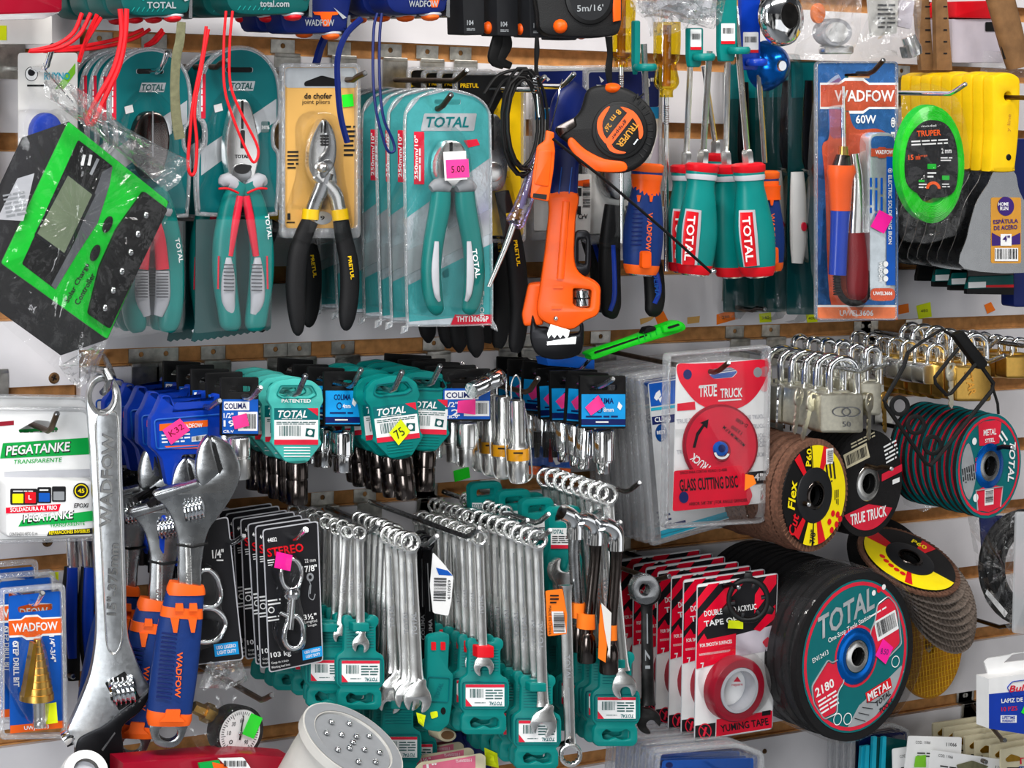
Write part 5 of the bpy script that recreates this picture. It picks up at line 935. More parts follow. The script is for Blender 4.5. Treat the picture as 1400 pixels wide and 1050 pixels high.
for k in range(4): part(o, 'bit', ('darksteel', lathe(f(734 + 12 * k, 590, .005), f(734 + 12 * k, 625, .005), [(0, .004), (.6, .004), (.7, .003), (1, .003)], 6)))
solo('price_note', 'neon green price note on the wall under the tag numbered 12', 'price note', ('neongreen', slab(PF(.001), [(620, 644), (641, 638), (643, 653), (622, 659)], 0, .0004)))
# --- green snap-off knife
f = PF(.13, 870, 465)
o = T('utility_knife', 'bright green snap off utility knife lying across the hooks', 'utility knife', P(812, 485, .13))
part(o, 'body', ('limegreen', slab(f, cr([(808, 481), (860, 464), (918, 441), (932, 440), (938, 446), (934, 453), (900, 464), (850, 479), (814, 492), (808, 488)], 4), -.008, .003, 2.5)), ('green', [limb(f, [(872 + 8 * k, 457 - 3 * k, 1, .003), (874 + 8 * k, 467 - 3 * k, 1, .003)], 1, 6, sub=1) for k in range(6)]))
part(o, 'slider', ('softblack', slab(f, rp([(880, 457), (884, 448), (896, 446), (898, 451)], 2), -.004, .005, 1)), ('softblack', flat(f, [(812, 481), (884, 457), (885, 459), (813, 484)], .0034)))
part(o, 'end_clip', ('limegreen', slab(f, rp([(906, 446), (930, 440), (936, 446), (930, 452), (908, 456)], 3), .003, .006, 2)), ('softblack', flat(f, rp([(912, 447), (928, 442), (930, 445), (914, 450)], 2), .0064)))
hook(806, 490, .115, 'whose tip shows under the green knife', 'chrome', 14)
# --- clear clamshells with blue and white cards
f = PF(.12, 960, 620)
o = T('clamshell_pack', 'clear clamshell with blue headed white card behind the glass cutting disc', 'clamshell pack', P(960, 505, .12))
cp = [(886, 524), (1034, 502), (1046, 694), (904, 737)]
part(o, 'card', ('white', slab(f, rp(cp, 4), -.0008, 0)), ('cobalt', flat(f, [(887, 525), (1034, 503), (1036, 536), (890, 556)], .0004)), ('cyan', [flat(f, [(890, 558), (1036, 538), (1036, 542), (890, 562)], .0004), flat(f, [(903, 726), (1045, 684), (1046, 693), (904, 736)], .0004)]), ('navy', [flat(f, [(891, 570), (930, 565), (930, 576), (892, 581)], .0004), fine(f, 908, 712, 940, 720, 1, -14), fine(f, 910, 700, 918, 720, 3, -14)]), ('white', [B(f, 'CL240', 906, 573, 22, 7, -6, .0008), flat(f, [(897, 537), (902, 533), (904, 540), (898, 548), (894, 544)], .0008), flat(f, [(900, 545), (905, 542), (903, 551)], .0008)]), ('metalblue', flat(f, circ(904, 592, 8, 12), .0005)), ('white', B(f, 'BEST', 904, 591, 12, 5, -5, .0009)))
bl = rp([(873, 514), (1038, 490), (1056, 702), (891, 748)], 7)
part(o, 'clamshell', ('blisteredge', slab(f, bl, -.003, .003, 2, [inset(bl, 7)])), ('blister', slab(f, inset(bl, 10), 0, .008, 4)))
stack(o, 8, .0122, 'clear clamshell, {} in the long row left of the blue headed card', .8, 1)
f = PF(.185, 986, 600)
o = T('cutting_disc', 'red glass cutting disc in a clear blister on a red and white card', 'cutting disc', P(992, 500, .185))
cp = rp([(925, 497), (1051, 491), (1049, 640), (1040, 688), (920, 700)], 5)
part(o, 'card', ('white', slab(f, cp, -.001, 0, 0, [rp([(969, 512), (976, 504), (1000, 502), (1009, 508), (1002, 516), (976, 518)], 3)])), ('lightgrey', [B(f, 'TRUE TRUCK', 944 + 42 * (k % 3), 575 + 14 * k, 38, 6, -4, .0003) for k in range(5)] + [B(f, 'TRUE TRUCK', 1030, 570 + 13 * k, 30, 6, -4, .0003) for k in range(5)]), ('crimson', [flat(f, cr([(927, 498), (950, 497), (1000, 495), (1049, 493), (1046, 520), (1030, 545), (1010, 558), (986, 562), (955, 552), (935, 530), (927, 515)], 4), .0005, [circ(940, 512, 6, 7, 14), circ(1036, 509, 6, 7, 14), rp([(969, 512), (976, 504), (1000, 502), (1009, 508), (1002, 516), (976, 518)], 3)]), flat(f, [(926, 552), (950, 549), (951, 560), (926, 562)], .0006)]),
     ('navy', [flat(f, circ(940, 512, 6, 7, 14), .0006)]), ('grey', flat(f, circ(1036, 509, 6, 7, 14), .0006)), ('white', [B(f, 'TRUE', 968, 535, 25, 15, -3, .001, .1), B(f, 'TRUCK', 1000, 537, 30, 13, -3, .001, .1), flat(f, [(956, 527), (980, 525), (980, 527), (956, 529)], .001), flat(f, [(982, 547), (1013, 545), (1014, 547), (982, 549)], .001)]), ('ink', flat(f, [(1018, 646), (1048, 643), (1046, 660), (1020, 664)], .0006)), ('white', B(f, '4"', 1037, 652, 12, 10, 0, .001)))
part(o, 'disc', ('maroon', slab(f, circ(986, 609, 51, 56, 48), .001, .004, 1.5, [circ(987, 617, 8, 10, 20)])), ('redprint', flat(f, circ(986, 609, 48, 53, 40), .0044, [circ(987, 617, 12, 15, 20)])), ('ink', [flat(f, [(947, 612), (952, 592), (961, 580), (957, 578), (969, 573), (967, 586), (963, 583), (955, 596), (951, 612)], .0048), txt(f, '13300', 1007, 588, 17, 5, 215, .01, 0, .0048), txt(f, 'MAXIMUM R.P.M.', 1003, 596, 40, 5, 222, .01, 0, .0048), txt(f, 'D-4580', 1014, 578, 18, 5, 212, .01, 0, .0048)]), ('white', B(f, 'TRUCK', 958, 633, 32, 11, 218, .0048)))
part(o, 'arbor', ('cobalt', slab(f, circ(987, 614, 9.5, 10, 20), .002, .008, 2)), ('white', flat(f, arc(987, 617, 8, 11, 20, 170), .0086)), ('navy', flat(f, circ(987, 613, 5, 5.5, 14), .0085)))
part(o, 'caption', ('crimson', slab(f, rp([(922, 644), (1014, 636), (1029, 677), (1024, 690), (920, 699)], 3), .0046, .0052)), ('ink', [B(f, 'GLASS CUTTING DISC', 969, 661, 80, 17, -4, .0056), txt(f, 'DISCO PARA CORTAR VIDRIO | D-4580', 962, 645, 64, 5, -4, .005, 0, .0056), txt(f, 'ARBOR: 5/8"-7/8" | FOR ANGLE GRINDER', 982, 687, 80, 6, -4, .005, 0, .0056)]), ('navy', flat(f, circ(935, 680, 6.5, 8, 16), .006)), label='red caption panel')
bl = rp([(914, 484), (1056, 472), (1052, 705), (1044, 716), (910, 724)], 7)
part(o, 'blister', ('blisteredge', slab(f, bl, -.004, .006, 3, [inset(bl, 5)])), ('blister', slab(f, inset(bl, 4), 0, .014, 4)), ('blister', slab(f, circ(1036, 678, 11, 12), .0141, .02, 3)), label='clear purple-edged blister')
part(o, 'price_sticker', ('neonorange', flat(f, [(1019, 648), (1030, 650), (1034, 661), (1018, 671)], .0165)))
hook(996, 496, .215, 'poking through the glass cutting disc card', 'hookdark', 12)
# ================================================================ padlocks and grinding discs
def key(at, rot, label, m='nickel', s=1., yaw=20):
    g = WF(at, rot, yaw); f = lambda a, b, h=0: g(a * s, b * s, h)
    f.u = .001 * s; f.n = g.n
    o = T('key', label, 'key', at)
    part(o, 'bow', (m, slab(f, rp([(-8, -2), (-4, -8), (5, -8), (9, -2), (8, 8), (4, 12), (-4, 12), (-8, 7)], 3), -.001, .001, .4, [circ(0, -3, 2.4, n=12)])), (m, slab(f, circ(0, 4, 4.5, 2.5, 14), .001, .0014)))
    part(o, 'blade', (m, slab(f, [(-3.6, 11), (3.6, 11), (3.6, 38), (1, 42), (-2, 39)] + [(-3.8 + (1.6 if k % 2 else 0), 36 - 3.4 * k) for k in range(7)], -.0009, .0009)))
    return o
def padlock(x0, y0, x1, y1, d, m, label, sh=46, t=.009, txt_=None, shr=5.2):
    """body rectangle in photo units with an arched steel shackle sh units tall"""
    f = PF(d, x0, y0); cx = (x0 + x1) / 2; w = x1 - x0
    o = T('padlock', label, 'padlock', P(cx, y0 - sh + 8, d))
    part(o, 'body', (m, slab(f, rect(x0, y0, x1, y1, 5), -t, t, 2.5)), ('nickel' if m == 'nickel' else 'gold', slab(f, rect(x0 + w * .28, y0 - 4, x1 - w * .3, y0 + 2, 2), -.003, .003, 1)), *([('midgrey' if m == 'nickel' else 'amber', txt_(f, t))] if txt_ else []))
    a, b = x0 + w * .2, x1 - w * .16; r = (b - a) / 2
    pts = [(a, y0 + 3, 0), (a, y0 - sh + r + 8, 0)] + [(cx + (a + b) / 2 - cx + r * math.cos(q), y0 - sh + r - r * 1.05 * math.sin(q), 0) for q in [math.pi * (1 - k / 12) for k in range(13)]] + [(b, y0 - sh + r + 8, 0), (b, y0 + 3, 0)]
    part(o, 'shackle', ('chrome', rod(f, pts, shr, 12)))
    return o
HKX = 'holding the padlocks'
big = padlock(1122, 538, 1181, 592, .19, 'nickel', 'large silver padlock with oval emblem, front of its hook', 47, .010, lambda f, t: merge(*[flat(f, circ(1157 + k, 563, 13, 7, 22), t + .0006, [circ(1157 + k, 563, 11.6, 5.8, 22)]) for k in (-6, 7)], txt(f, '50', 1158, 580, 11, 7, 0, 0, 0, t + .0006)))
stack(big, 5, .020, 'silver padlock, {} in the row behind the large one with oval emblem', 3, 6)
for k, (x, y, r, s, l) in enumerate(((1092, 540, 8, .95, 'nickel key hanging left of the large silver padlock, upper one'), (1110, 546, 22, 1.05, 'nickel key slanting just left of the large silver padlock'), (1188, 548, -4, 1, 'nickel key hanging right of the large silver padlock'), (1208, 545, -10, .9, 'gold toned key hanging between the padlocks and the black gasket'))):
    key(P(x, y, .2 - .01 * k), r, l, 'nickel' if k < 3 else 'brass', s)
for k, (x, y, r) in enumerate(((1064, 534, 12), (1074, 538, -6), (1083, 540, 3), (1058, 528, 18))):
    key(P(x, y, .16 - .02 * k), r, 'dark key hanging beside the glass disc pack, ' + ('first', 'second', 'third', 'furthest')[k] + ' toward the wall', 'steel', .9, 50)
sec = padlock(1178, 522, 1206, 568, .165, 'nickel', 'pale silver padlock hanging behind the large one', 46, .010, None, 5)
stack(sec, 5, .024, 'silver padlock, {} in the row behind the pale silver one', 3, 6)
third = padlock(1262, 498, 1296, 526, .15, 'satin', 'small satin silver padlock left of the brass one', 26, .009, None, 3.4)
stack(third, 6, .021, 'small padlock, {} in the row behind the small satin one', 3, 5)
br_ = padlock(1308, 500, 1356, 549, .185, 'brass', 'brass padlock with raised word under the black gasket', 42, .009, lambda f, t: B(f, 'STAR', 1327, 524, 33, 10, 78, t + .0006), 4.2)
stack(br_, 5, .020, 'brass padlock, {} in the row behind the one with raised word', 3, 5)
key(P(1300, 506, .19), -4, 'nickel key hanging in front of the small satin padlock', 'nickel', 1.0, 5)
l4 = padlock(1376, 486, 1412, 518, .15, 'brass', 'small brass padlock at the right picture edge', 22, .008, None, 3)
stack(l4, 4, .019, 'small brass padlock, {} in the row behind the one at the edge', 3, 5)
l5 = padlock(1240, 500, 1256, 528, .10, 'satin', 'narrow silver padlock seen edge on left of the satin one', 26, .007, None, 3.2)
stack(l5, 3, .018, 'narrow padlock, {} behind the silver one seen edge on', 3, 5)
brl = padlock(1276, 520, 1290, 546, .085, 'gold', 'little brass padlock low behind the satin padlock', 24, .006, None, 2.6)
stack(brl, 3, .02, 'little brass padlock, {} in the low row behind the satin padlock', 3, 5, dx=-.003)
hook(1196, 498, .225, 'holding the large silver padlocks', 'steel', 10)
hook(1216, 497, .19, 'holding the pale silver padlocks', 'steel', 8)
hook(1366, 462, .2, 'holding the brass padlock with raised word', 'steel', 14)
hook(1373, 486, .22, 'over the brass padlocks near the picture edge', 'steel', 9)
hook(1419, 466, .19, 'holding the small brass padlocks at the edge', 'steel', 8)
# --- black gasket frames
f = PF(.245, 1280, 540)
o = T('gasket', 'black diamond shaped gasket frame with three rings in front of the padlocks', 'gasket', P(1288, 450, .245))
part(o, 'frame', ('rubber', rod(f, [(1241, 482, 0), (1236, 500, 0), (1209, 548, .001), (1212, 556, .001), (1266, 634, .002), (1272, 636, .002), (1280, 628, .002), (1356, 534, .001), (1358, 524, .001), (1334, 490, 0)], 3, 8)), ('rubber', rod(f, [(1241, 482, 0), (1262, 466, 0), (1288, 450, .001), (1300, 458, .001)], 2.2, 8)), ('rubber', rod(f, [(1356, 526, .001), (1364, 552, .002), (1365, 566, .002)], 2, 8)))
part(o, 'bar', ('black', slab(f, rp([(1304, 458), (1318, 452), (1352, 496), (1346, 506), (1338, 504)], 3), -.004, .003, 2)))
part(o, 'inner_frame', ('rubber', rod(f, [(1310, 476, .003), (1278, 516, .003), (1279, 524, .003), (1294, 540, .003), (1300, 538, .003), (1334, 498, .003)], 2.6, 8)))
for x, y in ((1231, 555), (1253, 581), (1276, 609)):
    part(o, 'ring', ('rubber', slab(f, circ(x, y, 13.5, 14.5, 24), -.001, .001, .8, [circ(x, y, 8.5, 9, 20)])))
# --- grinding discs
def disc_base(o, g, R, hole, face, edge, th=.006, name='disc', plate=None):
    part(o, name, (edge, lathe(g(0, 0, -th), g(0, 0, 0), [(0, hole * .001), (0, R * .001), (1, R * .001)], 56, False)), (face, flat(g, circ(0, 0, R, n=56), 0, [circ(0, 0, hole, n=24)])))
def ring_(g, r0, r1, h, n=48): return flat(g, circ(0, 0, r1, n=n), h, [circ(0, 0, r0, n=n // 2)])
def hub(o, g, r, hole, m='satin', h=.002):
    part(o, 'hub', (m, lathe(g(0, 0, 0), g(0, 0, h), [(0, r * .001), (.6, r * .00095), (1, r * .0008), (1, hole * .001), (0, hole * .00098)], 32, False)), ('softblack', lathe(g(0, 0, h * .5), g(0, 0, -.006), [(0, hole * .00099), (1, hole * .00099)], 24, False)))
def flap(o, g, R, r, th=.010, m='flap', n=64):
    V, Fc = [], []
    for k in range(n):
        a0 = 2 * math.pi * k / n; a1 = 2 * math.pi * (k + 1.15) / n
        b = len(V)
        for a, h in ((a0, .0), (a1, .0014)):
            for rr, hh in ((r, h - .001), (R, h - .001), (R, h - th), (r, h - th)): V.append(g(rr * math.cos(a), rr * math.sin(a), hh))
        Fc += [(b, b + 1, b + 5, b + 4), (b + 1, b + 2, b + 6, b + 5), (b + 2, b + 3, b + 7, b + 6), (b, b + 1, b + 2, b + 3), (b + 4, b + 5, b + 6, b + 7)]
    part(o, 'flaps', (m, (V, Fc)))
# flap disc with yellow label
c = P(1112, 677, .2); g = WF(c, 0, 13, -3)
o = T('flap_disc', 'yellow and black labelled flap disc with brown flaps, front of its stack', 'flap disc', c)
flap(o, g, 58, 40)
part(o, 'label_plate', ('black', lathe(g(0, 0, -.003), g(0, 0, .0012), [(0, .052), (1, .051), (1, .012)], 56, False)), ('discyellow', [flat(g, arc(0, 0, 26, 51.5, -98, 92, 30), .0018), flat(g, arc(0, 0, 26, 51.5, 96, 112, 6), .0018)]), ('red', [flat(g, arc(0, 0, 28, 51.5, -74, -60, 6), .0021), flat(g, arc(0, 0, 27, 51.5, 70, 84, 5), .0021), flat(g, arc(0, 0, 27, 51.5, -130, -119, 6), .0019), flat(g, arc(0, 0, 27, 50, 122, 134, 5), .0019)] + [flat(g, circ(a, b, 3.4, 3.4, 12), .0023) for a, b in ((24, 30), (30, 22), (38, 24), (28, 39), (36, 34), (42, 29))]),
     ('discyellow', [B(g, 'Flex', -37, -4, 30, 12, -82, .0022, .2)]), ('red', [B(g, 'Cut', -35, 26, 22, 12, -70, .0022, .2)]), ('discyellow', B(g, 'P60', -10.5, -40, 18, 9, -84, .0024)), ('ink', [flat(g, arc(0, 0, 28, 51.5, -98, -96), .0024), fine(g, 16, -30, 36, -12, 3, 80, .0024), fine(g, 28, 2, 44, 10, 3, 90, .0024), B(g, '7/8"', -4, 42, 14, 9, -80, .0024)]), ('white', flat(g, [(18, -46), (30, -46), (30, -30), (18, -30)], .0024)), ('ink', bars(g, 20, -44, 29, -32, 0, .0027, 10, True)))
part(o, 'backing', ('graphite', lathe(g(0, 0, .001), g(0, 0, .003), [(0, .029), (.6, .0285), (1, .026), (1, .013)], 48, False)))
hub(o, g, 16, 11, 'gunmetal', .0045)
stack(o, 12, .0135, 'brown edged flap disc, {} in the stack behind the yellow labelled one', 0, 0)
hook(1106, 690, .215, 'through the hole of the yellow labelled flap disc', 'hookdark', 3)
# black disc with red label
c = P(1187, 661, .16); g = WF(c, 0, 10, -3)
o = T('grinding_disc', 'black grinding disc with red lower label right of the yellow flap disc', 'grinding disc', c)
disc_base(o, g, 57, 11, 'grit', 'grit')
part(o, 'label', ('redprint', [flat(g, [(50 * math.cos(math.radians(q)), 50 * math.sin(math.radians(q))) for q in range(38, 143, 6)] + [(-40, 30), (0, 22), (40, 30)], .0006), flat(g, [(22, -8), (56, -16), (56, -8), (22, 0)], .0006), flat(g, [(-57, -2), (-38, -2), (-38, 8), (-57, 8)], .0006)]), ('white', [B(g, 'TRUE TRUCK', 0, 34, 60, 12, -4, .001), fine(g, 26, -42, 48, -20, 5, -15, .001), flat(g, [(40, 0), (52, -2), (52, 3), (40, 5)], .0007)]), ('beige', [flat(g, [(-42, -34), (-4, -44), (2, -28), (-36, -19)], .0006), fine(g, -30, -51, 10, -44, 2, -14, .0008)]), ('ink', bars(g, -37, -37, -3, -26, -14, .0009, 22)))
hub(o, g, 19, 11, 'satin', .0014)
stack(o, 7, .0085, 'black grinding disc, {} in the stack behind the red labelled one')
hook(1219, 641, .2, 'through the red labelled black grinding disc', 'hookdark', 3)
# teal disc at the right edge
c = P(1352, 637, .19); g = WF(c, 0, 9, -3)
def steel_face(o, g, k):
    part(o, 'label', ('redprint', [ring_(g, .965 * k, .91 * k, .0005), flat(g, [(-.36 * k, -.83 * k), (-.2 * k, -.88 * k), (.2 * k, -.88 * k), (.36 * k, -.83 * k), (.3 * k, -.42 * k), (0, -.40 * k), (-.32 * k, -.42 * k)], .0007), flat(g, [(-.36 * k, .83 * k), (0, .9 * k), (.36 * k, .83 * k), (.42 * k, .44 * k), (0, .36 * k), (-.4 * k, .44 * k)], .0007)]), ('silverprint_glare', [flat(g, cr([(-.85 * k, -.2 * k), (-.66 * k, -.5 * k), (-.5 * k, -.2 * k), (-.42 * k, .2 * k), (-.6 * k, .6 * k), (-.82 * k, .3 * k)], 4), .0006), rod(g, [(-.36 * k, .83 * k, .001), (-.42 * k, .44 * k, .001), (.42 * k, .44 * k, .001), (.36 * k, .83 * k, .001)], .8, 5)]), ('white', [B(g, 'TOTAL', .7 * k, -.02 * k, .78 * k, .2 * k, 94, .001, .25), B(g, 'METAL', 0, -.66 * k, .4 * k, .12 * k, 0, .001), B(g, 'STEEL', 0, -.5 * k, .3 * k, .08 * k, 0, .001), flat(g, rect(-.14 * k, .44 * k, .14 * k, .76 * k), .0009), fine(g, .28 * k, -.6 * k, .6 * k, -.4 * k, 2, 45, .001), flat(g, circ(-.48 * k, -.52 * k, .07 * k), .001), flat(g, circ(-.42 * k, .58 * k, .08 * k), .001)]), ('ink', [bars(g, -.12 * k, .48 * k, .12 * k, .72 * k, 0, .0012, 14, True), fine(g, -.8 * k, -.1 * k, -.5 * k, .3 * k, 6, 80, .001)]), ('redprint', fine(g, -.6 * k, -.06 * k, -.2 * k, .06 * k, 2, 88, .0012)))
o = T('grinding_disc', 'teal grinding disc with red panels and blue hub ring, right edge', 'grinding disc', c)
disc_base(o, g, 57, 11, 'tealprint', 'grit', .004)
steel_face(o, g, 56)
part(o, 'hub_ring', ('metalblue', lathe(g(0, 0, .0005), g(0, 0, .0016), [(0, .025), (1, .0235), (1, .012)], 40, False)))
hub(o, g, 18, 11, 'steel', .0024)
stack(o, 9, .0115, 'dark edged grinding disc, {} in the stack behind the teal one at the edge')
hook(1384, 612, .21, 'through the teal grinding disc at the right edge', 'blackmetal', 4)
solo('plastic_bag', 'crinkled clear bag around the back of the right hand disc stack', 'bag', ('bagdense', crumple(PF(.09), [(1246, 566), (1300, 562), (1300, 600), (1285, 690), (1262, 700), (1236, 690), (1226, 640), (1232, 590)], 1262, 635, .005, 0, 6, 21)))
# big teal 180 disc
c = P(1170, 897, .215); g = WF(c, -16, 7, -3)
o = T('grinding_disc', 'large teal and red grinding disc with pink price sticker, front of its stack', 'grinding disc', c)
disc_base(o, g, 89, 12, 'grit', 'grit', .008)
k = 89
part(o, 'label', ('tealprint', flat(g, circ(0, 0, 80, n=64), .0005, [circ(0, 0, 12, n=24)])), ('redprint', [ring_(g, 78, 74, .0008, 64), ring_(g, 30, 32.5, .0008), flat(g, rp([(-70, 20), (-68, 3), (-40, -12), (-36, -6), (-24, -6), (-24, 16), (-37, 24), (-44, 44), (-62, 42)], 4), .0009), flat(g, rp([(70, -20), (66, 14), (42, 20), (36, 10), (24, 8), (26, -14), (36, -22), (44, -38), (62, -40), (68, -30)], 4), .0009)]),
     ('silverprint_glare', [rod(g, [p + (.001,) for p in rp([(-72, 21), (-70, 3), (-40, -14), (-36, -8), (-24, -8), (-24, 18), (-36, 25), (-43, 46), (-62, 44)], 4)], .8, 5, True), rod(g, [p + (.001,) for p in rp([(72, -20), (68, 16), (42, 22), (36, 12), (24, 9), (26, -16), (36, -24), (44, -40), (62, -42), (70, -30)], 4)], .8, 5, True), B(g, 'TOTAL', -2, -50, 84, 24, 0, .0012, .3), flat(g, [(4, 76), (-34, 68), (-10, 52), (26, 46), (62, 38), (64, 46), (40, 62)], .0007)]),
     ('white', [txt(g, 'One-Stop Tools Station', -2, -32, 66, 7, 0, .006, 0, .0012), txt(g, 'EN12413', -50, -22, 24, 5, 0, .005, 0, .0012), B(g, '2180', -53, 12, 28, 10, 0, .0013), fine(g, -66, 20, -36, 38, 4, 0, .0013), flat(g, rect(34, -24, 68, -2, 1), .0013), fine(g, 30, -34, 60, -30, 1, 0, .0013), B(g, 'METAL', 22, 49, 36, 9, 0, .0016)] + [flat(g, circ(a, -54, 3, 3, 12), .0012) for a in (42, 58)] + [flat(g, circ(a, b, 6.4, 6.4, 18), .0012, [circ(a, b, 5.4, 5.4, 16)]) for a, b in ((-44, 52), (-30, 58), (54, 30))]),
     ('red', [flat(g, circ(50, -54, 3, 3, 12), .0012), flat(g, rect(2, 43, 42, 55, 1), .0012)]), ('ink', [bars(g, 36, -22, 66, -6, 0, .0016, 26), B(g, 'TOTAL', 26, 60, 24, 6, -8, .0013, .2), B(g, 'TOOLS', 28, 70, 22, 6, -8, .0013, .2)] + [rod(g, [(-20 + 7 * j, 62 - 3 * j, .0012), (-6 + 7 * j, 72 - 4 * j, .0012)], .4, 4) for j in range(6)]))
part(o, 'hub_ring', ('metalblue', lathe(g(0, 0, .0006), g(0, 0, .0032), [(0, .030), (.5, .0285), (.9, .025), (1, .021), (.6, .0175)], 48, False)))
hub(o, g, 17.6, 10, 'satin', .0035)
part(o, 'price_sticker', ('neonpink', flat(g, rotp(rect(30, 2, 50, 22), 40, 12, 52), .002)), ('purple', txt(g, '8.50', 40, 12, 12, 6, 30, 0, 0, .0023)))
stack(o, 14, .0125, 'large black edged grinding disc, {} in the stack behind the pink stickered one')
part(o, 'wrap', ('bag', lathe(c + Vector((0, .06, 0)), c + Vector((0, -.004, 0)), [(0, .092), (.3, .0925), (.6, .092), (.93, .0925), (1, .0895)], 48, False)), label='clear shrink wrap')
# drooping flap discs at the right
N_ = 9
for q in range(N_):
    t = q / (N_ - 1); cx, cy = 1243 + 38 * t + 10 * math.sin(t * 3), 766 + 60 * t; c = P(cx, cy, .13 - .035 * t); g = WF(c, 0, 6 + 10 * t, -62 + 26 * t)
    if q == 0: lab = 'flap disc with yellow printed face on top of the drooping stack'
    else: lab = 'grey edged flap disc, %s down in the drooping stack' % ORD[q]
    o = T('flap_disc', lab, 'flap disc', c)
    flap(o, g, 60.5, 39, .0034, 'flapgrey' if q else 'flap')
    if q == 0:
        part(o, 'label_plate', ('black', lathe(g(0, 0, -.003), g(0, 0, .0015), [(0, .055), (1, .054), (1, .012)], 48, False)), ('discyellow', flat(g, arc(0, 0, 28, 54, 60, 250, 24), .002)), ('red', [flat(g, arc(0, 0, 28, 52, 236, 262, 6), .0023), flat(g, arc(0, 0, 28, 52, -30, -10, 6), .0019), flat(g, arc(0, 0, 28, 52, 130, 140, 4), .0023)] + [flat(g, circ(36 * math.cos(a), 40 * math.sin(a), 3.4), .0024) for a in (2.6, 2.8, 3.0, 3.2, 3.4)]), ('discyellow', [B(g, 'P60', 34, -20, 18, 9, 60, .0024), B(g, 'Flex', 10, 42, 26, 9, -10, .0024)]))
        part(o, 'backing', ('graphite', lathe(g(0, 0, .001), g(0, 0, .004), [(0, .029), (.6, .0285), (1, .025), (1, .013)], 40, False)))
        hub(o, g, 17, 11, 'gunmetal', .005)
c = P(1272, 880, .04); g = WF(c, 0, 12, -8)
o = T('grinding_disc', 'amber mesh backed disc at the bottom of the drooping flap stack', 'grinding disc', c)
disc_base(o, g, 64, 11, 'amber', 'amber', .004)
part(o, 'mesh', ('yellow', [rod(g, [(a, -math.sqrt(max(0, 62 ** 2 - a * a)), .0005), (a, math.sqrt(max(0, 62 ** 2 - a * a)), .0005)], .35, 4) for a in range(-60, 62, 6)] + [rod(g, [(-math.sqrt(max(0, 62 ** 2 - a * a)), a, .0007), (math.sqrt(max(0, 62 ** 2 - a * a)), a, .0007)], .35, 4) for a in range(-60, 62, 6)]))
c = P(1222, 768, .06); g = WF(c, 0, 4, -40)
o = T('grinding_disc', 'plain black disc behind the drooping flap stack', 'grinding disc', c)
disc_base(o, g, 60, 11, 'grit', 'grit'); hub(o, g, 18, 11, 'steel')
hook(1386, 856, .1, 'jutting out above the blue pencil box', 'gunmetal', 6)
# black hoses in bags at the right edge
f = PF(.1, 1350, 780)
o = T('hose_bag', 'clear bag of coiled black hose under the teal disc at the edge', 'bag', P(1350, 705, .1))
part(o, 'bag', ('bag', crumple(f, [(1322, 700), (1420, 690), (1420, 850), (1380, 862), (1346, 820), (1336, 780)], 1375, 780, .005, .022, 6, 31, .01)))
for kk in range(4): part(o, 'hose', ('softblack', rod(f, [p + (.004 * kk,) for p in circ(1404, 776, 62 - 9 * kk, 76 - 9 * kk, 36)], 5, 10, True)))
part(o, 'card', ('navy', slab(f, [(1340, 705), (1372, 705), (1360, 830), (1346, 800)], -.004, -.002)), ('darkred', slab(f, [(1388, 730), (1420, 730), (1420, 850), (1388, 850)], -.006, -.004)), ('white', slab(f, [(1350, 806), (1378, 838), (1374, 844), (1348, 812)], .016, .017)))
solo('plastic_sleeve', 'clear plastic sleeve hanging at the edge above the blue pencil box', 'sleeve', ('milky', slab(PF(.17), rp([(1390, 700), (1440, 700), (1440, 870), (1386, 866)], 4), -.003, 0, 1)))
# ================================================================ third row: combination wrenches
def jaw(f, x, y, r, rot, th=.0035, m='satin'):
    """open end of a wrench, mouth pointing down before turning"""
    pts = [(-.42, .95), (-.40, .25), (-.2, .02), (.2, .02), (.40, .25), (.42, .95), (.72, .78), (.98, .35), (1, -.1), (.8, -.6), (.42, -1.0), (.3, -1.5), (-.3, -1.5), (-.42, -1.0), (-.8, -.6), (-1, -.1), (-.98, .35), (-.72, .78)]
    return slab(f, rotp(rp([(x + a * r, y + b * r) for a, b in pts], r * .15, 3), x, y, rot), -th, th, 1.2)
def ringend(f, x, y, r, th=.0035, rx=None):
    return slab(f, circ(x, y, (rx or r), r, 24), -th, th, 1.4, [[(x + (rx or r) * .66 * (1 + .08 * (-1) ** k) * math.cos(k * math.pi / 12), y + r * .66 * (1 + .08 * (-1) ** k) * math.sin(k * math.pi / 12)) for k in range(24)]])
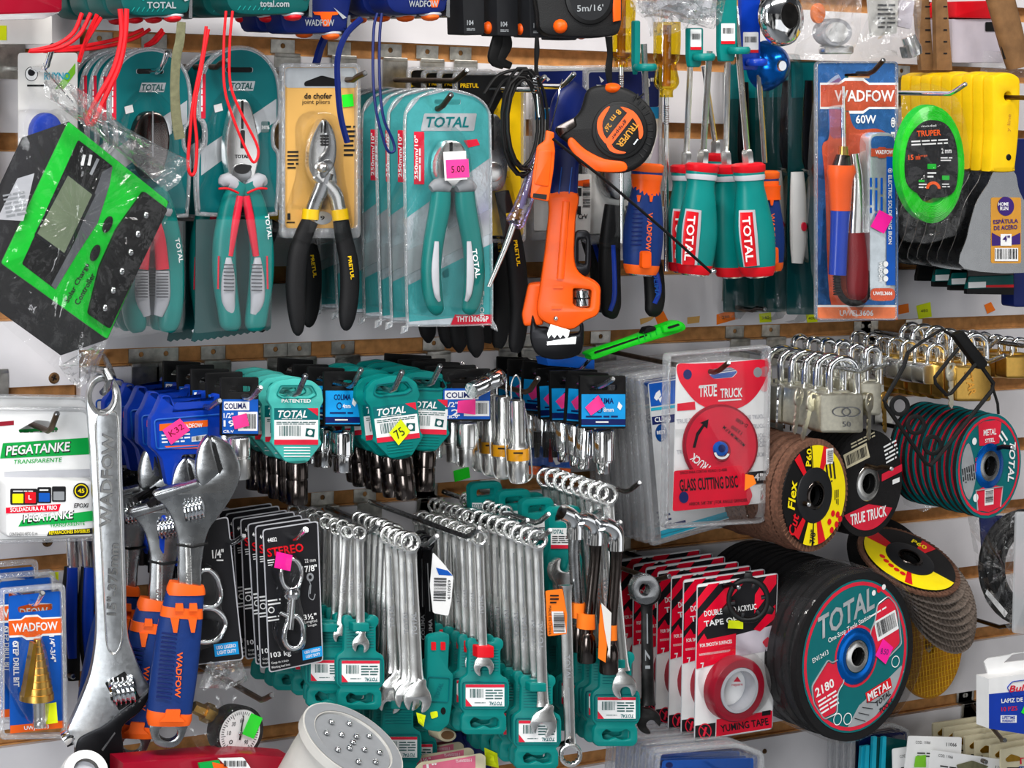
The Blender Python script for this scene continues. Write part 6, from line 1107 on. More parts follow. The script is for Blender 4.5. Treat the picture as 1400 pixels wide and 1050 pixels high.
def combo(xr, yr, xo, yo, r, d, label, jr=None, rot=10, m='satin', w=None, holder=True, tw=1, word='TOTAL', strap=None, jawtop=False, rx=None, open_=True):
    """combination wrench hung by its ring end at (xr, yr), open end at (xo, yo)"""
    f = CF(d, xr, yr, .85); jr = jr or r * 1.25; w = w or r * .55
    o = T('combination_wrench', label, 'wrench', P(xr, yr - r, d))
    part(o, 'ring_end', (m, ringend(f, xr, yr, r, .0035, rx)))
    L = lambda t: (xr + (xo - xr) * t, yr + (yo - yr) * t)
    n = math.hypot(xo - xr, yo - yr); a = r * .8 / n; b = 1 - (jr * 1.25 / n if open_ else 0)
    part(o, 'shaft', (m, limb(f, [L(a) + (w * 1.25,), L(a + .06) + (w * .95,), L(.5) + (w,), L(b - .08) + (w * 1.05,), L(b) + (w * 1.3,)], .45, 12, 3)), ('grey', [B(f, word, *L(.52), n * .15, w * .8, math.degrees(math.atan2(yo - yr, xo - xr)) + 180, w * f.u * .5), rod(f, [L(a + .08)[0:1] + (L(a + .08)[1], w * .46 * f.u), L(.4)[0:1] + (L(.4)[1], w * .46 * f.u)], w * .12, 5)]))
    if open_: part(o, 'open_end', (m, jaw(f, xo, yo, jr, rot, .0032, m)))
    if holder:
        hx, hy = holder if isinstance(holder, tuple) else (xo, yo)
        q = 36 * tw; g = lambda a, b, h=0: f(hx + a * tw, hy + b * tw, h)
        g.u = f.u * tw
        top = [(-24, -34), (-20, -38), (-12, -38), (-10, -32), (12, -32), (14, -38), (22, -38), (26, -34), (26, -26), (22, -22), (22, 12), (32, 18), (34, 26), (34, 54), (30, 62), (26, 64), (30, 70), (30, 88), (24, 94), (-26, 94), (-32, 88), (-31, 70), (-27, 64), (-33, 58), (-34, 26), (-32, 18), (-23, 12), (-22, -22), (-24, -26)]
        hd = part(o, 'holder', ('teal', slab(g, rp(top, 2.5, 2), -.0075, -.004, 1.2, [rp([(-20, 76), (-14, 70), (-6, 74), (6, 74), (14, 70), (20, 74), (20, 84), (10, 86), (0, 82), (-10, 86), (-18, 84)], 2, 2)])), ('tealprint', [rod(g, [(-19, y, -.0038), (19, y, -.0038)], .5, 4) for y in range(-22, 10, 4)] + [rod(g, [p + (-.0038,) for p in rp([(-30, 22), (30, 22), (30, 58), (-30, 58)], 4)], 1, 5, True)]))
        part(o, 'label', ('white', flat(g, rect(-26, 25, 27, 55), -.0034)), ('redprint', [flat(g, rect(-26, 25, 27, 29), -.0031), flat(g, [(-26, 44), (-26, 55), (-17, 55)], -.0031)]), ('tealdark', [bars(g, -20, 31, -1, 43, 0, -.003, 14), fine(g, 1, 31, 25, 46, 4, 0, -.003), fine(g, -14, 49, 2, 51, 1, 0, -.003)]), ('tealprint', B(g, 'TOTAL', 15, 51, 18, 5, 180, -.0029, .25)), parent=hd)
        part(o, 'clip', (strap or 'teal', slab(g, rect(-11, -30, 12, -18 if not strap else -14, 2), -.0042, .0042, 1.2)), parent=hd)
    return o
RW = 'combination wrench, {} in the row behind '
a = combo(491, 728, 493, 880, 10, .18, 'silver wrench in teal holder, front of the row nearest the clip cards', 12, 8, w=6, tw=.98)
stack(a, 6, .016, RW + 'the one nearest the clip cards', 1, 1)
a = combo(474, 727, 466, 868, 9.5, .165, 'silver wrench in teal holder just left of the front holder', 11, 8, w=6, holder=(450, 880), tw=.95)
stack(a, 5, .022, RW + 'the wrench left of the front holder', 3, 3)
a = combo(561, 741, 571, 955, 14, .205, 'bare silver wrench with large open end hanging right of the first holder', 19, 12, w=8.5, holder=False)
stack(a, 3, .013, RW + 'the bare one with large open end', 3, 3)
b = combo(541, 728, 533, 958, 12, .16, 'bare silver wrench with open end turned out, left of the bare front one', 17, 14, w=7.5, holder=(545, 985), tw=.95)
stack(b, 6, .012, RW + 'the bare one with open end turned out', 1, 1)
combo(520, 722, 500, 955, 10, .08, 'wrench whose teal holder shows low behind the lamp', 12, 10, w=6, holder=(492, 985), tw=.95)
c_ = combo(583, 742, 594, 975, 11, .13, 'dark wrench with long black shank beside the barcode tag', 12, 10, 'blackmetal', 6.5, holder=(566, 995), tw=.95, word='COLIMA')
copy(c_, 'dark wrench second behind the one beside the barcode tag', .006, .02, 0, 2)
o = T('price_tag', 'white and blue tag with upside down barcode hanging among the wrenches', 'tag', P(598, 752, .195))
f = PF(.195, 605, 800)
part(o, 'card', ('white', slab(f, rp([(592, 755), (606, 770), (620, 788), (617, 822), (613, 842), (592, 838), (588, 800)], 3), -.0006, 0)), ('cobalt', flat(f, [(596, 776), (612, 780), (619, 787), (600, 786)], .0003)), ('ink', [bars(f, 593, 790, 610, 822, 2, .0004, 16, True), txt(f, '6350119', 614, 806, 26, 4, 92, .01, 0, .0004)]))
f = PF(.11, 605, 930)
a = T('wrench_holder', 'teal wrench holder seen from its back with two red tabs', 'holder', P(606, 868, .2)); f = PF(.2, 605, 930)
part(a, 'plate', ('teal', slab(f, rp([(585, 872), (590, 868), (600, 866), (608, 865), (615, 868), (613, 915), (620, 922), (618, 965), (614, 990), (602, 1001), (582, 998), (580, 985), (582, 940), (584, 925)], 3), -.006, 0, 1.5)), ('tealprint', [rod(f, [p + (.0003,) for p in rp([(586, 925), (615, 927), (613, 960), (584, 958)], 3)], .8, 5, True), B(f, 'TOTAL', 600, 944, 22, 6, -70, .0006)]), ('softblack', flat(f, circ(606, 972, 3.5, 5, 12), .0004)))
for x in (593, 606): part(a, 'red_tab', ('red', slab(f, rect(x - 3, 878, x + 3, 889, 1), -.003, .001)))
part(a, 'price_sticker', ('neonyellow', slab(f, rp([(588, 974), (598, 972), (599, 980), (590, 983)], 2), .0004, .0008)))
solo('price_note', 'crumpled neon yellow note between wrench jaw and teal holder', 'price note', ('neonyellow', crumple(PF(.215), [(569, 974), (582, 978), (579, 994), (572, 988)], 575, 982, .002, 0, 3, 2)))
a = combo(655, 735, 661, 910, 11, .2, 'silver wrench with red clip in teal holder, centre of the wrench rows', 14, -8, w=6, holder=(663, 912), strap='red', tw=1.0)
stack(a, 7, .015, RW + 'the one with the red clip', 1, 1)
a = combo(628, 730, 634, 900, 9, .15, 'slim silver wrench left of the red clipped one', 11, -8, w=5.5, holder=(640, 912), strap='red', tw=.95)
stack(a, 4, .02, RW + 'the slim one left of the red clip', 3, 3)
a = combo(735, 737, 743, 988, 14, .21, 'silver wrench with open end turned left low in a teal holder', 18, 20, w=7.5, holder=(735, 962), tw=.98)
stack(a, 8, .015, RW + 'the low one turned left', 1, 1)
a = combo(706, 728, 722, 960, 11, .165, 'bare silver wrench between the red clip holder and the low holder', 14, 10, w=6.5, holder=False)
stack(a, 6, .014, RW + 'the bare one between two teal holders', 3, 3)
a = combo(692, 700, 694, 860, 10, .12, 'upper silver wrench whose ring shows above the middle rows', 12, 10, w=6, holder=False)
stack(a, 7, .011, RW + 'the upper ring above the middle rows', 2, 2)
a = combo(640, 706, 640, 850, 10, .1, 'upper wrench whose ring shows above the red clipped row', 12, 10, w=6, holder=False)
stack(a, 6, .011, RW + 'the upper ring above the red clipped row', 2, 2)
a = combo(830, 676, 853, 938, 15, .2, 'large ring wrench in teal holder under the bent hook tip', 17, -14, w=8.5, holder=(843, 930), tw=.98)
stack(a, 7, .0155, RW + 'the large ring under the bent hook tip', .6, 1)
for x, y, d, l in ((721, 711, .19, 'above the slim wrench rows'), (517, 716, .2, 'holding the wrench row nearest the clip cards'), (597, 733, .22, 'holding the bare open ended wrenches'), (655, 722, .215, 'holding the red clipped wrenches'), (752, 725, .225, 'holding the wrenches with the low teal holder'), (750, 703, .2, 'beside the upright teal holder'), (874, 660, .24, 'holding the large ring wrenches')):
    hook(x, y, d, l, 'steel' if d < .24 else 'gunmetal', 12)
# upside-down wrench with ring at the bottom
combo(780, 1032, 773, 800, 16, .215, 'silver wrench hanging upside down with its ring end at the bottom', 17, 190, w=8, holder=False, open_=False)
hook(781, 1012, .22, 'low rod through the ring of the upside down wrench', 'gunmetal', 10)
# teal holders behind, one with label and jaw on top
def hold_back(x0, y0, x1, y1, d, label, lab=False):
    f = PF(d, x0, y0); o = T('wrench_holder', label, 'holder', P((x0 + x1) / 2, y0, d))
    part(o, 'plate', ('teal', slab(f, rp([(x0, y0 + 6), (x0 + 6, y0), (x1 - 4, y0 - 2), (x1, y0 + 4), (x1 - 2, y0 + 60), (x1 + 2, y0 + 70), (x1, y1), (x0 + 2, y1), (x0 - 2, y0 + 66), (x0 + 2, y0 + 56)], 4), -.008, 0, 2, [rp([(x0 + 10, y0 + 10), (x1 - 12, y0 + 8), (x1 - 12, y0 + 18), (x0 + 10, y0 + 20)], 3)])))
    if lab: part(o, 'label', ('white', flat(f, rect(x0 + 3, y0 + 28, x1 - 8, y0 + 55), .0006)), ('redprint', flat(f, rect(x0 + 3, y0 + 51, x1 - 8, y0 + 56), .0008)), ('tealprint', B(f, 'TOTAL', x0 + 12, y0 + 33, 17, 6, 0, .0009, .25)), ('ink', fine(f, x0 + 5, y0 + 38, x1 - 10, y0 + 49, 4, 0, .0009)))
    return o
o = hold_back(750, 694, 795, 830, .17, 'upright teal holder with white label clasping an open jaw', True)
f = PF(.175, 765, 780); part(o, 'open_end', ('satin', jaw(f, 772, 782, 19, 192)))
copy(o, 'teal holder directly behind the upright labelled one', -.012, .03, .004, skip=('open_end',))
copy(o, 'teal holder second behind the upright labelled one', -.02, .06, .008, skip=('open_end',))
hold_back(692, 676, 745, 760, .09, 'wide teal holder lying high behind the wrench rings')
copy(o, 'teal holder furthest back, high beside the yellow socket bands', -.035, .09, .012, skip=('open_end',))
# --- tubular socket wrenches with orange tags
for q, (x, y, xb, yb, d, l) in enumerate(((778, 704, 792, 890, .205, 'black tubular socket wrench with orange barcode tag'), (806, 712, 803, 905, .215, 'black tubular socket wrench in the middle of three'), (834, 720, 833, 920, .225, 'black tubular socket wrench nearest the black wrench'))):
    f = PF(d, x, y); o = T('socket_wrench', l, 'wrench', P(x, y, d))
    part(o, 'elbow', ('chrome', rod(f, [p + (0,) for p in cr([(x - 10, y - 4), (x + 2, y + 2), (x + 8, y + 12), (x + 8, y + 32)], 5, False)], [11.5 + .04 * k for k in range(16)], 14)))
    part(o, 'tube', ('steel' if q == 0 else 'gunmetal', limb(f, [(x + 8, y + 30, 8), (x + 7, y + 60, 7), (xb, yb - 36, 7.5), (xb, yb - 30, 8)], .95, 16, 2)))
    part(o, 'socket_end', ('gunmetal', lathe(f(xb, yb - 40), f(xb - 1, yb), [(0, .0055), (.1, .0075), (.3, .009), (.95, .0093), (1, .0085), (1, .006)], 20)))
    part(o, 'tag_band', ('neonorange', limb(f, [(xb - 2, yb - 66, 10.5), (xb - 2, yb - 46, 11)], .95, 14, 2.4, sub=1)))
    if q == 0: part(o, 'barcode_tag', ('neonorange', slab(f, rp([(746, 808), (769, 805), (780, 866), (749, 870)], 2), .008, .0086)), ('white', flat(f, [(754, 836), (770, 836), (774, 865), (757, 866)], .009)), ('ink', [bars(f, 757, 838, 772, 864, 0, .0093, 16, True), txt(f, 'MADE IN CHINA', 752, 848, 40, 4, 90, 0, 0, .0093), fine(f, 752, 812, 764, 826, 3, 0, .0093)]))
    if q == 2: part(o, 'barcode_tag', ('neonorange', slab(f, [(821, 826), (833, 842), (828, 906), (818, 900)], .008, .0086)), ('card', slab(f, [(822, 824), (836, 838), (834, 900), (827, 862)], .009, .0094)))
hook(848, 714, .23, 'holding the tubular socket wrenches', 'steel', 12)
hook(820, 698, .19, 'behind the elbows of the tubular socket wrenches', 'steel', 10)
combo(884, 808, 886, 985, 20, .19, 'black double ended wrench with chrome ring beside the red striped cards', 17, -38, 'darksteel', 8.5, False, word='17')
o = solo('washer_ring', 'chrome ring seen end on at the top of the black wrench', 'ring', ('steel', slab(PF(.195), circ(884, 806, 19, 21, 24), 0, .008, 2, [circ(882, 806, 7, 8, 16)])))
hook(915, 788, .2, 'dark rod over the black double ended wrench', 'hookdark', 8)
# --- swivel clip cards
def clipcard(pts, d, label, two=True):
    f = PF(d, pts[0][0], pts[0][1]); x, y = pts[0]
    o = T('clip_card', label, 'carded clip', P(x + 45, y + 12, d))
    return o, f, [('lightgrey', slab(f, rp(pts, 5), -.0012, -.0004)), ('ink', slab(f, rp(inset(pts, 1.6), 4), -.0008, 0))]
o, f, cg = clipcard([(359, 724), (435, 712), (442, 904), (368, 920)], .17, 'black card with swivel snap clip and pink sticker, front of its row')
part(o, 'card', *cg, ('red', B(f, 'STEREO', 390, 752, 50, 12, -9, .0004)), ('white', [B(f, '44032', 372, 738, 13, 6, -8, .0004), txt(f, '22 mm', 424, 766, 15, 5, -8, 0, 0, .0004), B(f, '7/8"', 425, 777, 17, 9, -8, .0004), B(f, '3½"', 424, 843, 18, 8, -8, .0004), txt(f, 'Longitud', 425, 850, 17, 5, -8, 0, 0, .0004), txt(f, 'Length', 427, 855, 12, 4, -8, 0, 0, .0004), B(f, '103 kg', 384, 895, 28, 9, -8, .0004), txt(f, 'Carga de trabajo', 383, 905, 24, 4, -10, 0, 0, .0004), txt(f, 'Working load limit', 384, 911, 26, 4, -10, 0, 0, .0004), fine(f, 366, 818, 384, 828, 2, -8), flat(f, circ(371, 834, 4.5, 4.5, 14), .0004, [circ(371, 834, 3, 3, 14)]), fine(f, 366, 841, 382, 850, 2, -8), fine(f, 366, 764, 376, 774, 3, -8)]), ('skyblue', flat(f, [(413, 889), (440, 883), (441, 897), (414, 903)], .0004)), ('white', [B(f, 'USO LIGERO', 427, 890, 22, 4, -12, .0008), B(f, 'LIGHT DUTY', 428, 896, 20, 4, -12, .0008)]), ('grey', [rod(f, [(424, 812, .0004), (425, 800, .0004), (422, 792, .0004)], .7, 5), flat(f, circ(424, 789, 5, 6, 12), .0004, [circ(424, 789, 2.5, 3, 10)]), rod(f, [p + (.0004,) for p in cr([(424, 800), (422, 815), (428, 820), (431, 812)], 4, False)], .7, 5)]))
part(o, 'snap_clip', ('chrome', [rod(f, [p + (.008,) for p in circ(398, 785, 14, 21, 26)], 3.2, 10, True), lathe(f(399, 804, .008), f(399, 818, .008), [(0, .006), (.3, .0075), (.7, .0075), (1, .006)], 16), limb(f, [(399, 816, 5, .008), (397, 840, 5.5, .008), (395, 860, 6, .008)], .8), rod(f, [p + (.008,) for p in cr([(396, 848), (390, 860), (389, 876), (397, 886), (408, 884), (414, 870), (412, 852), (404, 842)], 4)], 4, 10, True), limb(f, [(384, 838, 3, .008), (392, 842, 3, .008)], .9)]))
part(o, 'price_sticker', ('neonpink', flat(f, [(378, 754), (400, 759), (397, 781), (375, 776)], .013)))
part(o, 'blister', ('blister', slab(f, cr([(398, 758), (416, 775), (412, 810), (420, 850), (418, 885), (398, 895), (382, 880), (380, 840), (386, 810), (380, 775)], 4), 0, .015, 4)))
stack(o, 6, .016, 'black clip card, {} in the row behind the pink stickered clip card', .8, 1, skip=('price_sticker', 'blister'))
hook(418, 724, .2, 'holding the row of black clip cards', 'chrome', 12)
o, f, cg = clipcard([(284, 712), (312, 706), (333, 902), (262, 910), (258, 740)], .16, 'black card with chrome shackle loops half behind the blue grip wrench')
part(o, 'card', *cg, ('white', [B(f, '1/4"', 298, 757, 16, 12, -4, .0004), fine(f, 296, 764, 306, 768, 1)]), ('skyblue', flat(f, [(292, 881), (325, 877), (327, 894), (294, 898)], .0004)), ('white', [B(f, 'USO LIGERO', 309, 884, 27, 5, -7, .0008), B(f, 'LIGHT DUTY', 310, 891, 26, 5, -7, .0008)]))
part(o, 'shackle', ('chrome', [rod(f, [p + (.009,) for p in cr([(272, 786), (284, 779), (296, 790), (302, 812), (297, 826), (284, 830), (272, 822)], 4)], 3.6, 10, True), rod(f, [p + (.009,) for p in cr([(270, 836), (290, 832), (304, 842), (308, 855), (298, 872), (282, 878), (268, 872)], 4)], 3.6, 10, True)]))
part(o, 'blister', ('blister', slab(f, cr([(280, 776), (300, 782), (306, 830), (312, 856), (298, 880), (268, 884), (262, 800)], 4), 0, .016, 4)))
hook(333, 733, .19, 'left of the swivel clip cards over the chrome shackle card', 'chrome', 10)
# --- step drill card
f = PF(.14, 48, 900)
o = T('step_drill', 'gold step drill bit on a blue and orange card, front blister', 'drill bit', P(50, 818, .14))
cp = rp([(12, 815), (84, 808), (87, 995), (14, 1002)], 5)
part(o, 'card', ('cobalt', slab(f, cp, -.001, 0, 0, [rp([(24, 830), (48, 824), (72, 825), (72, 834), (26, 838)], 3)])), ('wadorange', [flat(f, rotp(tag(12, 847, 85, 867), 48, 857, -3), .0006), flat(f, [(14, 992), (87, 985), (87, 995), (14, 1003)], .0005), flat(f, rp([(44, 878), (57, 878), (69, 938), (68, 957), (32, 958), (31, 940)], 3), .0004)]), ('white', [flat(f, rotp(tag(12, 845, 85, 870), 48, 857, -3), .0004), B(f, 'WADFOW', 48, 857, 62, 12, -3, .001), B(f, 'STEP DRILL BIT', 22, 908, 62, 8, 89, .0008), B(f, '1/4"-3/4"', 72, 887, 36, 7, 86, .0008), B(f, 'UWJ62603', 50, 995, 34, 7, -4, .0009), flat(f, circ(21, 880, 4, 4, 12), .0006, [circ(21, 880, 2.4, 2.4, 12)])]))
steps = []
for k in range(9): steps += [(k / 9, .0032 + .0014 * k), ((k + .96) / 9, .0036 + .0014 * k)]
part(o, 'cone', ('brass', lathe(f(51, 874, .014), f(50, 956, .014), steps, 24)), ('gold', slab(f, [(46, 880), (50, 880), (44, 952), (33, 954)], .014, .0242)))
part(o, 'shank', ('satin', lathe(f(53, 957, .012), f(54, 993, .012), [(0, .006), (1, .0058)], 3 * 8)))
bl = rp([(0, 806), (90, 798), (94, 1010), (0, 1012)], 8)
part(o, 'blister', ('blisteredge', slab(f, bl, -.003, .003, 2, [inset(bl, 7)])), ('blister', slab(f, cr([(50, 866), (62, 880), (74, 940), (70, 962), (64, 990), (44, 990), (30, 962), (26, 940), (40, 880)], 4), 0, .027, 5)))
part(o, 'price_sticker', ('neonyellow', flat(f, [(59, 963), (77, 960), (79, 988), (60, 991)], .012)))
copy(o, 'step drill blister second behind the front gold one', .002, .03, .006)
copy(o, 'step drill blister last in the row behind the gold one', -.003, .06, .010)
hook(58, 811, .17, 'holding the gold step drill cards', 'chrome', 14)
solo('price_note', 'neon yellow note tucked behind the top of the step drill blister', 'price note', ('neonyellow', slab(PF(.105), [(66, 783), (80, 782), (80, 794)], 0, .0004)))
# --- blue and black plier handles behind the wrench
f = PF(.05, 108, 820)
o = T('pliers', 'pliers with blue and black grips behind the large chrome wrench', 'pliers', P(105, 735, .05))
for x0 in (99, 122): part(o, 'handle', ('rubber', limb(f, [(x0 - 2, 775, 9), (x0 - 4, 830, 12), (x0 - 2, 880, 12), (x0 + 2, 930, 8)], .6)), ('blue', limb(f, [(x0, 776, 7, .004), (x0 - 2, 850, 8, .0045), (x0, 900, 6, .004)], .5)))
part(o, 'plier_head', ('satin', limb(f, [(98, 730, 9), (100, 775, 8)], .6, sub=1)), ('satin', limb(f, [(116, 725, 9), (120, 780, 8)], .6, sub=1)))
copy(o, 'second pliers with blue and black grips close to the wall', .025, .012, .002)
hook(100, 925, .06, 'low beside the step drill blister', 'hookdark', 4)
# --- pressure gauge
f = PF(.17, 326, 1000)
o = T('pressure_gauge', 'round pressure gauge with white dial and neon green sticker in a bag', 'gauge', P(300, 925, .17))
g = WF(P(325, 1001, .17), 10, 8, 0)
part(o, 'case', ('rubber', lathe(g(0, 0, -.018), g(0, 0, .004), [(0, .010), (.1, .0225), (.85, .0245), (1, .0245), (1, .0215), (.9, .021)], 36)))
part(o, 'dial', ('white', flat(g, circ(0, 0, 21.5, n=36), .0035)), ('ink', [flat(g, [((17 if k % 5 else 15) * math.cos(a + s * .02), (17 if k % 5 else 15) * math.sin(a + s * .02)) for s in (-1, 1)] + [(19.6 * math.cos(a + s * .015), 19.6 * math.sin(a + s * .015)) for s in (1, -1)], .0038) for k in range(41) for a in [math.radians(135 + 270 * k / 40)]] + [txt(g, s, 11.5 * math.cos(math.radians(a)), 11.5 * math.sin(math.radians(a)), 4, 4, 0, .01, 0, .0038) for s, a in (('0', 135), ('10', 180), ('30', 225), ('60', 270), ('90', 45))]))
part(o, 'needle', ('ink', flat(g, [(-1, 6), (1, 6), (.5, -16), (-.5, -16)], .005)), ('steel', ball(g, 0, 0, 2, 2, .001, .005)))
part(o, 'stem', ('brass', [lathe(f(300, 982, -.012), f(264, 966, -.012), [(0, .007), (.3, .007), (.32, .009), (.6, .009), (.62, .006), (1, .0055)], 6), lathe(f(306, 986, -.012), f(297, 981, -.012), [(0, .008), (1, .008)], 16)]))
part(o, 'price_sticker', ('neongreen', flat(g, rotp(rect(4, -17, 18, 3), 11, -7, 18), .0055)))
o = T('plastic_bag', 'thin clear bag gathered at the top around the pressure gauge', 'bag', P(310, 912, .18))
f = PF(.18, 310, 970)
part(o, 'film', ('bag', crumple(f, cr([(290, 905), (325, 905), (345, 930), (358, 975), (358, 1020), (335, 1036), (290, 1034), (262, 1010), (262, 960), (275, 925)], 3), 310, 975, .004, .012, 7, 41, .006)))
part(o, 'gathered_neck', ('bagdense', crumple(f, [(284, 905), (330, 903), (340, 930), (312, 942), (272, 940)], 308, 920, .005, .008, 4, 42)))
o = hook(372, 950, .24, 'long rusty rod over the bagged pressure gauge', 'hookdark', 10)
# --- double sided tape cards
f = PF(.175, 1005, 900)
o = T('tape_card', 'red, black and white card with a red tape roll, front of its row', 'carded tape', P(1010, 800, .175))
cp = [(953, 799), (1064, 783), (1056, 997), (949, 1014)]
def at(u, v): return tuple((1 - v) * ((1 - u) * a + u * b) + v * ((1 - u) * d + u * c) for a, b, c, d in zip(*cp))
q4 = lambda u0, v0, u1, v1: [at(u0, v0), at(u1, v0), at(u1, v1), at(u0, v1)]
qd = lambda *uv: [at(*p) for p in uv]
part(o, 'card', ('lightgrey', slab(f, rp(cp, 5), -.0014, -.0006)), ('white', slab(f, rp(inset(cp, 1), 4), -.0008, 0)), ('ink', [flat(f, qd((.01, .02), (.99, .01), (.99, .34), (.01, .38)), .0003), flat(f, q4(.01, .90, .27, .99), .0003)]), ('crimson', [flat(f, qd((.01, .16), (.01, .09), (.14, .01), (.28, .01)), .0006), flat(f, qd((.02, .22), (.42, .01), (.62, .01), (.02, .33)), .0006), flat(f, qd((.72, .12), (.86, .01), (.98, .01), (.98, .07), (.72, .24)), .0006), flat(f, qd((.72, .34), (.98, .20), (.98, .29), (.80, .36)), .0006), flat(f, qd((.01, .38), (.10, .32), (.14, .36), (.5, .35), (.5, .51), (.01, .54)), .0006), flat(f, q4(.28, .88, .99, .99), .0004)]),
     ('white', [B(f, 'DOUBLE SIDED ACRYLIC', *at(.42, .195), 72, 8, -8, .0009), B(f, 'TAPE OF 3', *at(.34, .26), 54, 8, -8, .0009), B(f, 'FOR SMOOTH SURFACES', *at(.25, .395), 44, 5, -8, .0009), fine(f, *at(.04, .43), *at(.44, .475), 4, -8, .0009), B(f, '7', *at(.09, .525), 5, 9, -8, .0009)]), ('ink', [B(f, 'YUMING TAPE', *at(.64, .945), 66, 10, -9, .0008), flat(f, q4(.86, .875, .97, .905), .0008)]), ('lavender', flat(f, qd((.5, .36), (.99, .33), (.99, .49), (.5, .5)), .0004)), ('redprint', [flat(f, circ(*at(.137, .945), 9, 11, 22), .0006, [circ(*at(.137, .945), 7.6, 9.4, 22)]), rod(f, [at(.09, .915) + (.0006,), at(.185, .975) + (.0006,)], .8, 5), rod(f, [at(.12, .975) + (.0006,), at(.15, .92) + (.0006,)], 1.6, 5), flat(f, rp(qd((.83, .43), (.9, .40), (.96, .45), (.88, .47)), 2), .0006)]))
tc_ = f(1011, 944, .016) - OUT * .016
part(o, 'tape_roll', ('maroon', lathe(tc_ + OUT * .0, tc_ + OUT * .016, [(0, .024), (0, .0335), (.85, .0335), (1, .032), (1, .024)], 40, False)))
part(o, 'core', ('lightgrey', lathe(tc_ + OUT * .0005, tc_ + OUT * .0168, [(0, .019), (0, .0235), (1, .0235), (1, .0205), (0, .0205)], 36, False)), ('redprint', [flat(f, [(1003, 932), (1008, 925), (1013, 932)], .001), txt(f, 'repare', 1008, 937, 15, 4, -4, 0, 0, .001)]))
part(o, 'blister', ('blister', slab(f, circ(1014, 936, 43, 48, 40), 0, .021, 6)))
part(o, 'price_sticker', ('neonyellow', flat(f, [(996, 848), (1016, 849), (1016, 860), (995, 859)], .003)))
stack(o, 6, .0225, 'red and black striped tape card, {} in the row behind the front roll', .6, 1, skip=('price_sticker', 'blister'))
hook(1010, 803, .2, 'holding the red and black striped tape cards', 'blackmetal', 3)
f = CF(.2, 1023, 818)
o = T('clamp_ring', 'black plastic ring with clips hanging over the striped tape card', 'ring', P(1023, 790, .2))
part(o, 'ring', ('black', slab(f, circ(1023, 820, 30, 31, 36), -.004, .004, 2, [circ(1023, 820, 23, 24, 30)])))
for a in (-90, 25, 155):
    part(o, 'lug', ('black', slab(f, rotp([(1019, 782), (1027, 782), (1030, 792), (1016, 792)], 1023, 820, a + 90), -.003, .003, 1)))
for a in range(0, 360, 60): part(o, 'rib', ('graphite', slab(f, rotp(rect(1021, 796, 1025, 802), 1023, 820, a + 20), -.003, .0045, .5)))
# --- LED lamp
Rn = ROT @ Vector((.52, .80, .33)).normalized(); c = P(483, 1014, .25)
o = T('lamp', 'white LED lamp canister lying tilted at the bottom edge', 'lamp', c)
R_l = .0505
part(o, 'housing', ('offwhite', lathe(c - Rn * .14, c, [(0, .036), (.1, .040), (.75, .0445), (.92, .045), (.94, R_l), (1, R_l), (1, .0385), (.96, .0385)], 48, False)))
up = Rn.cross(ROT @ Vector((0, 0, 1))).normalized(); sd = Rn.cross(up)
LF = lambda a, b, h=0: c + up * (a * .001) + sd * (b * .001) + Rn * h
LF.u = .001; LF.n = Rn
part(o, 'rim', ('grey', flat(LF, circ(0, 0, 49, n=48), .0006, [circ(0, 0, 39.5, n=40)])))
part(o, 'diffuser', ('grey', lathe(c - Rn * .006, c - Rn * .002, [(0, .0385), (1, .0382)], 40)))
for a, b in [(0, 0)] + [(12 * math.cos(q), 12 * math.sin(q)) for q in (0, 1.57, 3.14, 4.71)] + [(27 * math.cos(q), 27 * math.sin(q)) for q in (.4, 1.2, 2, 2.8, 3.6, 4.4, 5.2, 6)]:
    part(o, 'led', ('chrome', ball(LF, a, b, 3, 3, .002, 0, 10, 6)))
f = PF(.27, 420, 1035); lm = c - Rn * .07
sl_ = Rn.cross(POS - lm).normalized(); ol = sl_.cross(Rn).normalized()
if ol.dot(POS - lm) < 0: ol = -ol
HF = lambda a, b, h=0: lm + Rn * (-b * .001) + sl_ * (a * .001) + ol * (.0462 - (a * .001) ** 2 / .1 + h)
HF.u = .001; HF.n = ol
part(o, 'rating_label', ('beige', flat(HF, rect(-14, -8, 22, 30, 2), .001)), ('ink', [fine(HF, -10, -2, 18, 8, 2, 0, .002), fine(HF, -10, 14, 16, 26, 3, 0, .002)]))
# --- bottom edge odds and ends
def pinkcard(y, d, x0, x1, label, s):
    f = PF(d, x0, y); o = T('blade_card', label, 'card', P((x0 + x1) / 2, y, d))
    part(o, 'card', ('beige', slab(f, rp([(x0, y + 12), (x0 + 8, y + 4), (x1 - 6, y - 8), (x1, y - 4), (x1, y + 60), (x0, y + 60)], 3), -.001, 0)), ('pink', flat(f, [(x0 + 10, y + 8), (x1 - 14, y - 5), (x1 - 14, y + 60), (x0 + 10, y + 60)], .0004)), ('white', [B(f, s, x0 + 22, y + 9, 14, 6, -6, .0008), txt(f, 'TS-HW00303-3', x1 - 30, y + 2, 22, 4, -4, 0, 0, .0008)]))
pinkcard(1022, .12, 552, 634, 'pink and beige card furthest back of three by the lamp', '2½"')
pinkcard(1030, .15, 560, 648, 'pink and beige card in the middle of three by the lamp', '1½"')
pinkcard(1038, .18, 568, 664, 'pink and beige card in front of three by the lamp', '1"')
solo('cap_lid', 'small beige oval lid under the red clipped wrench holder', 'lid', ('beige', slab(PF(.15), circ(612, 1006, 13, 9, 24), -.02, 0, 3)), ('wood', flat(PF(.1505), circ(612, 1005, 9, 6, 20), 0)))
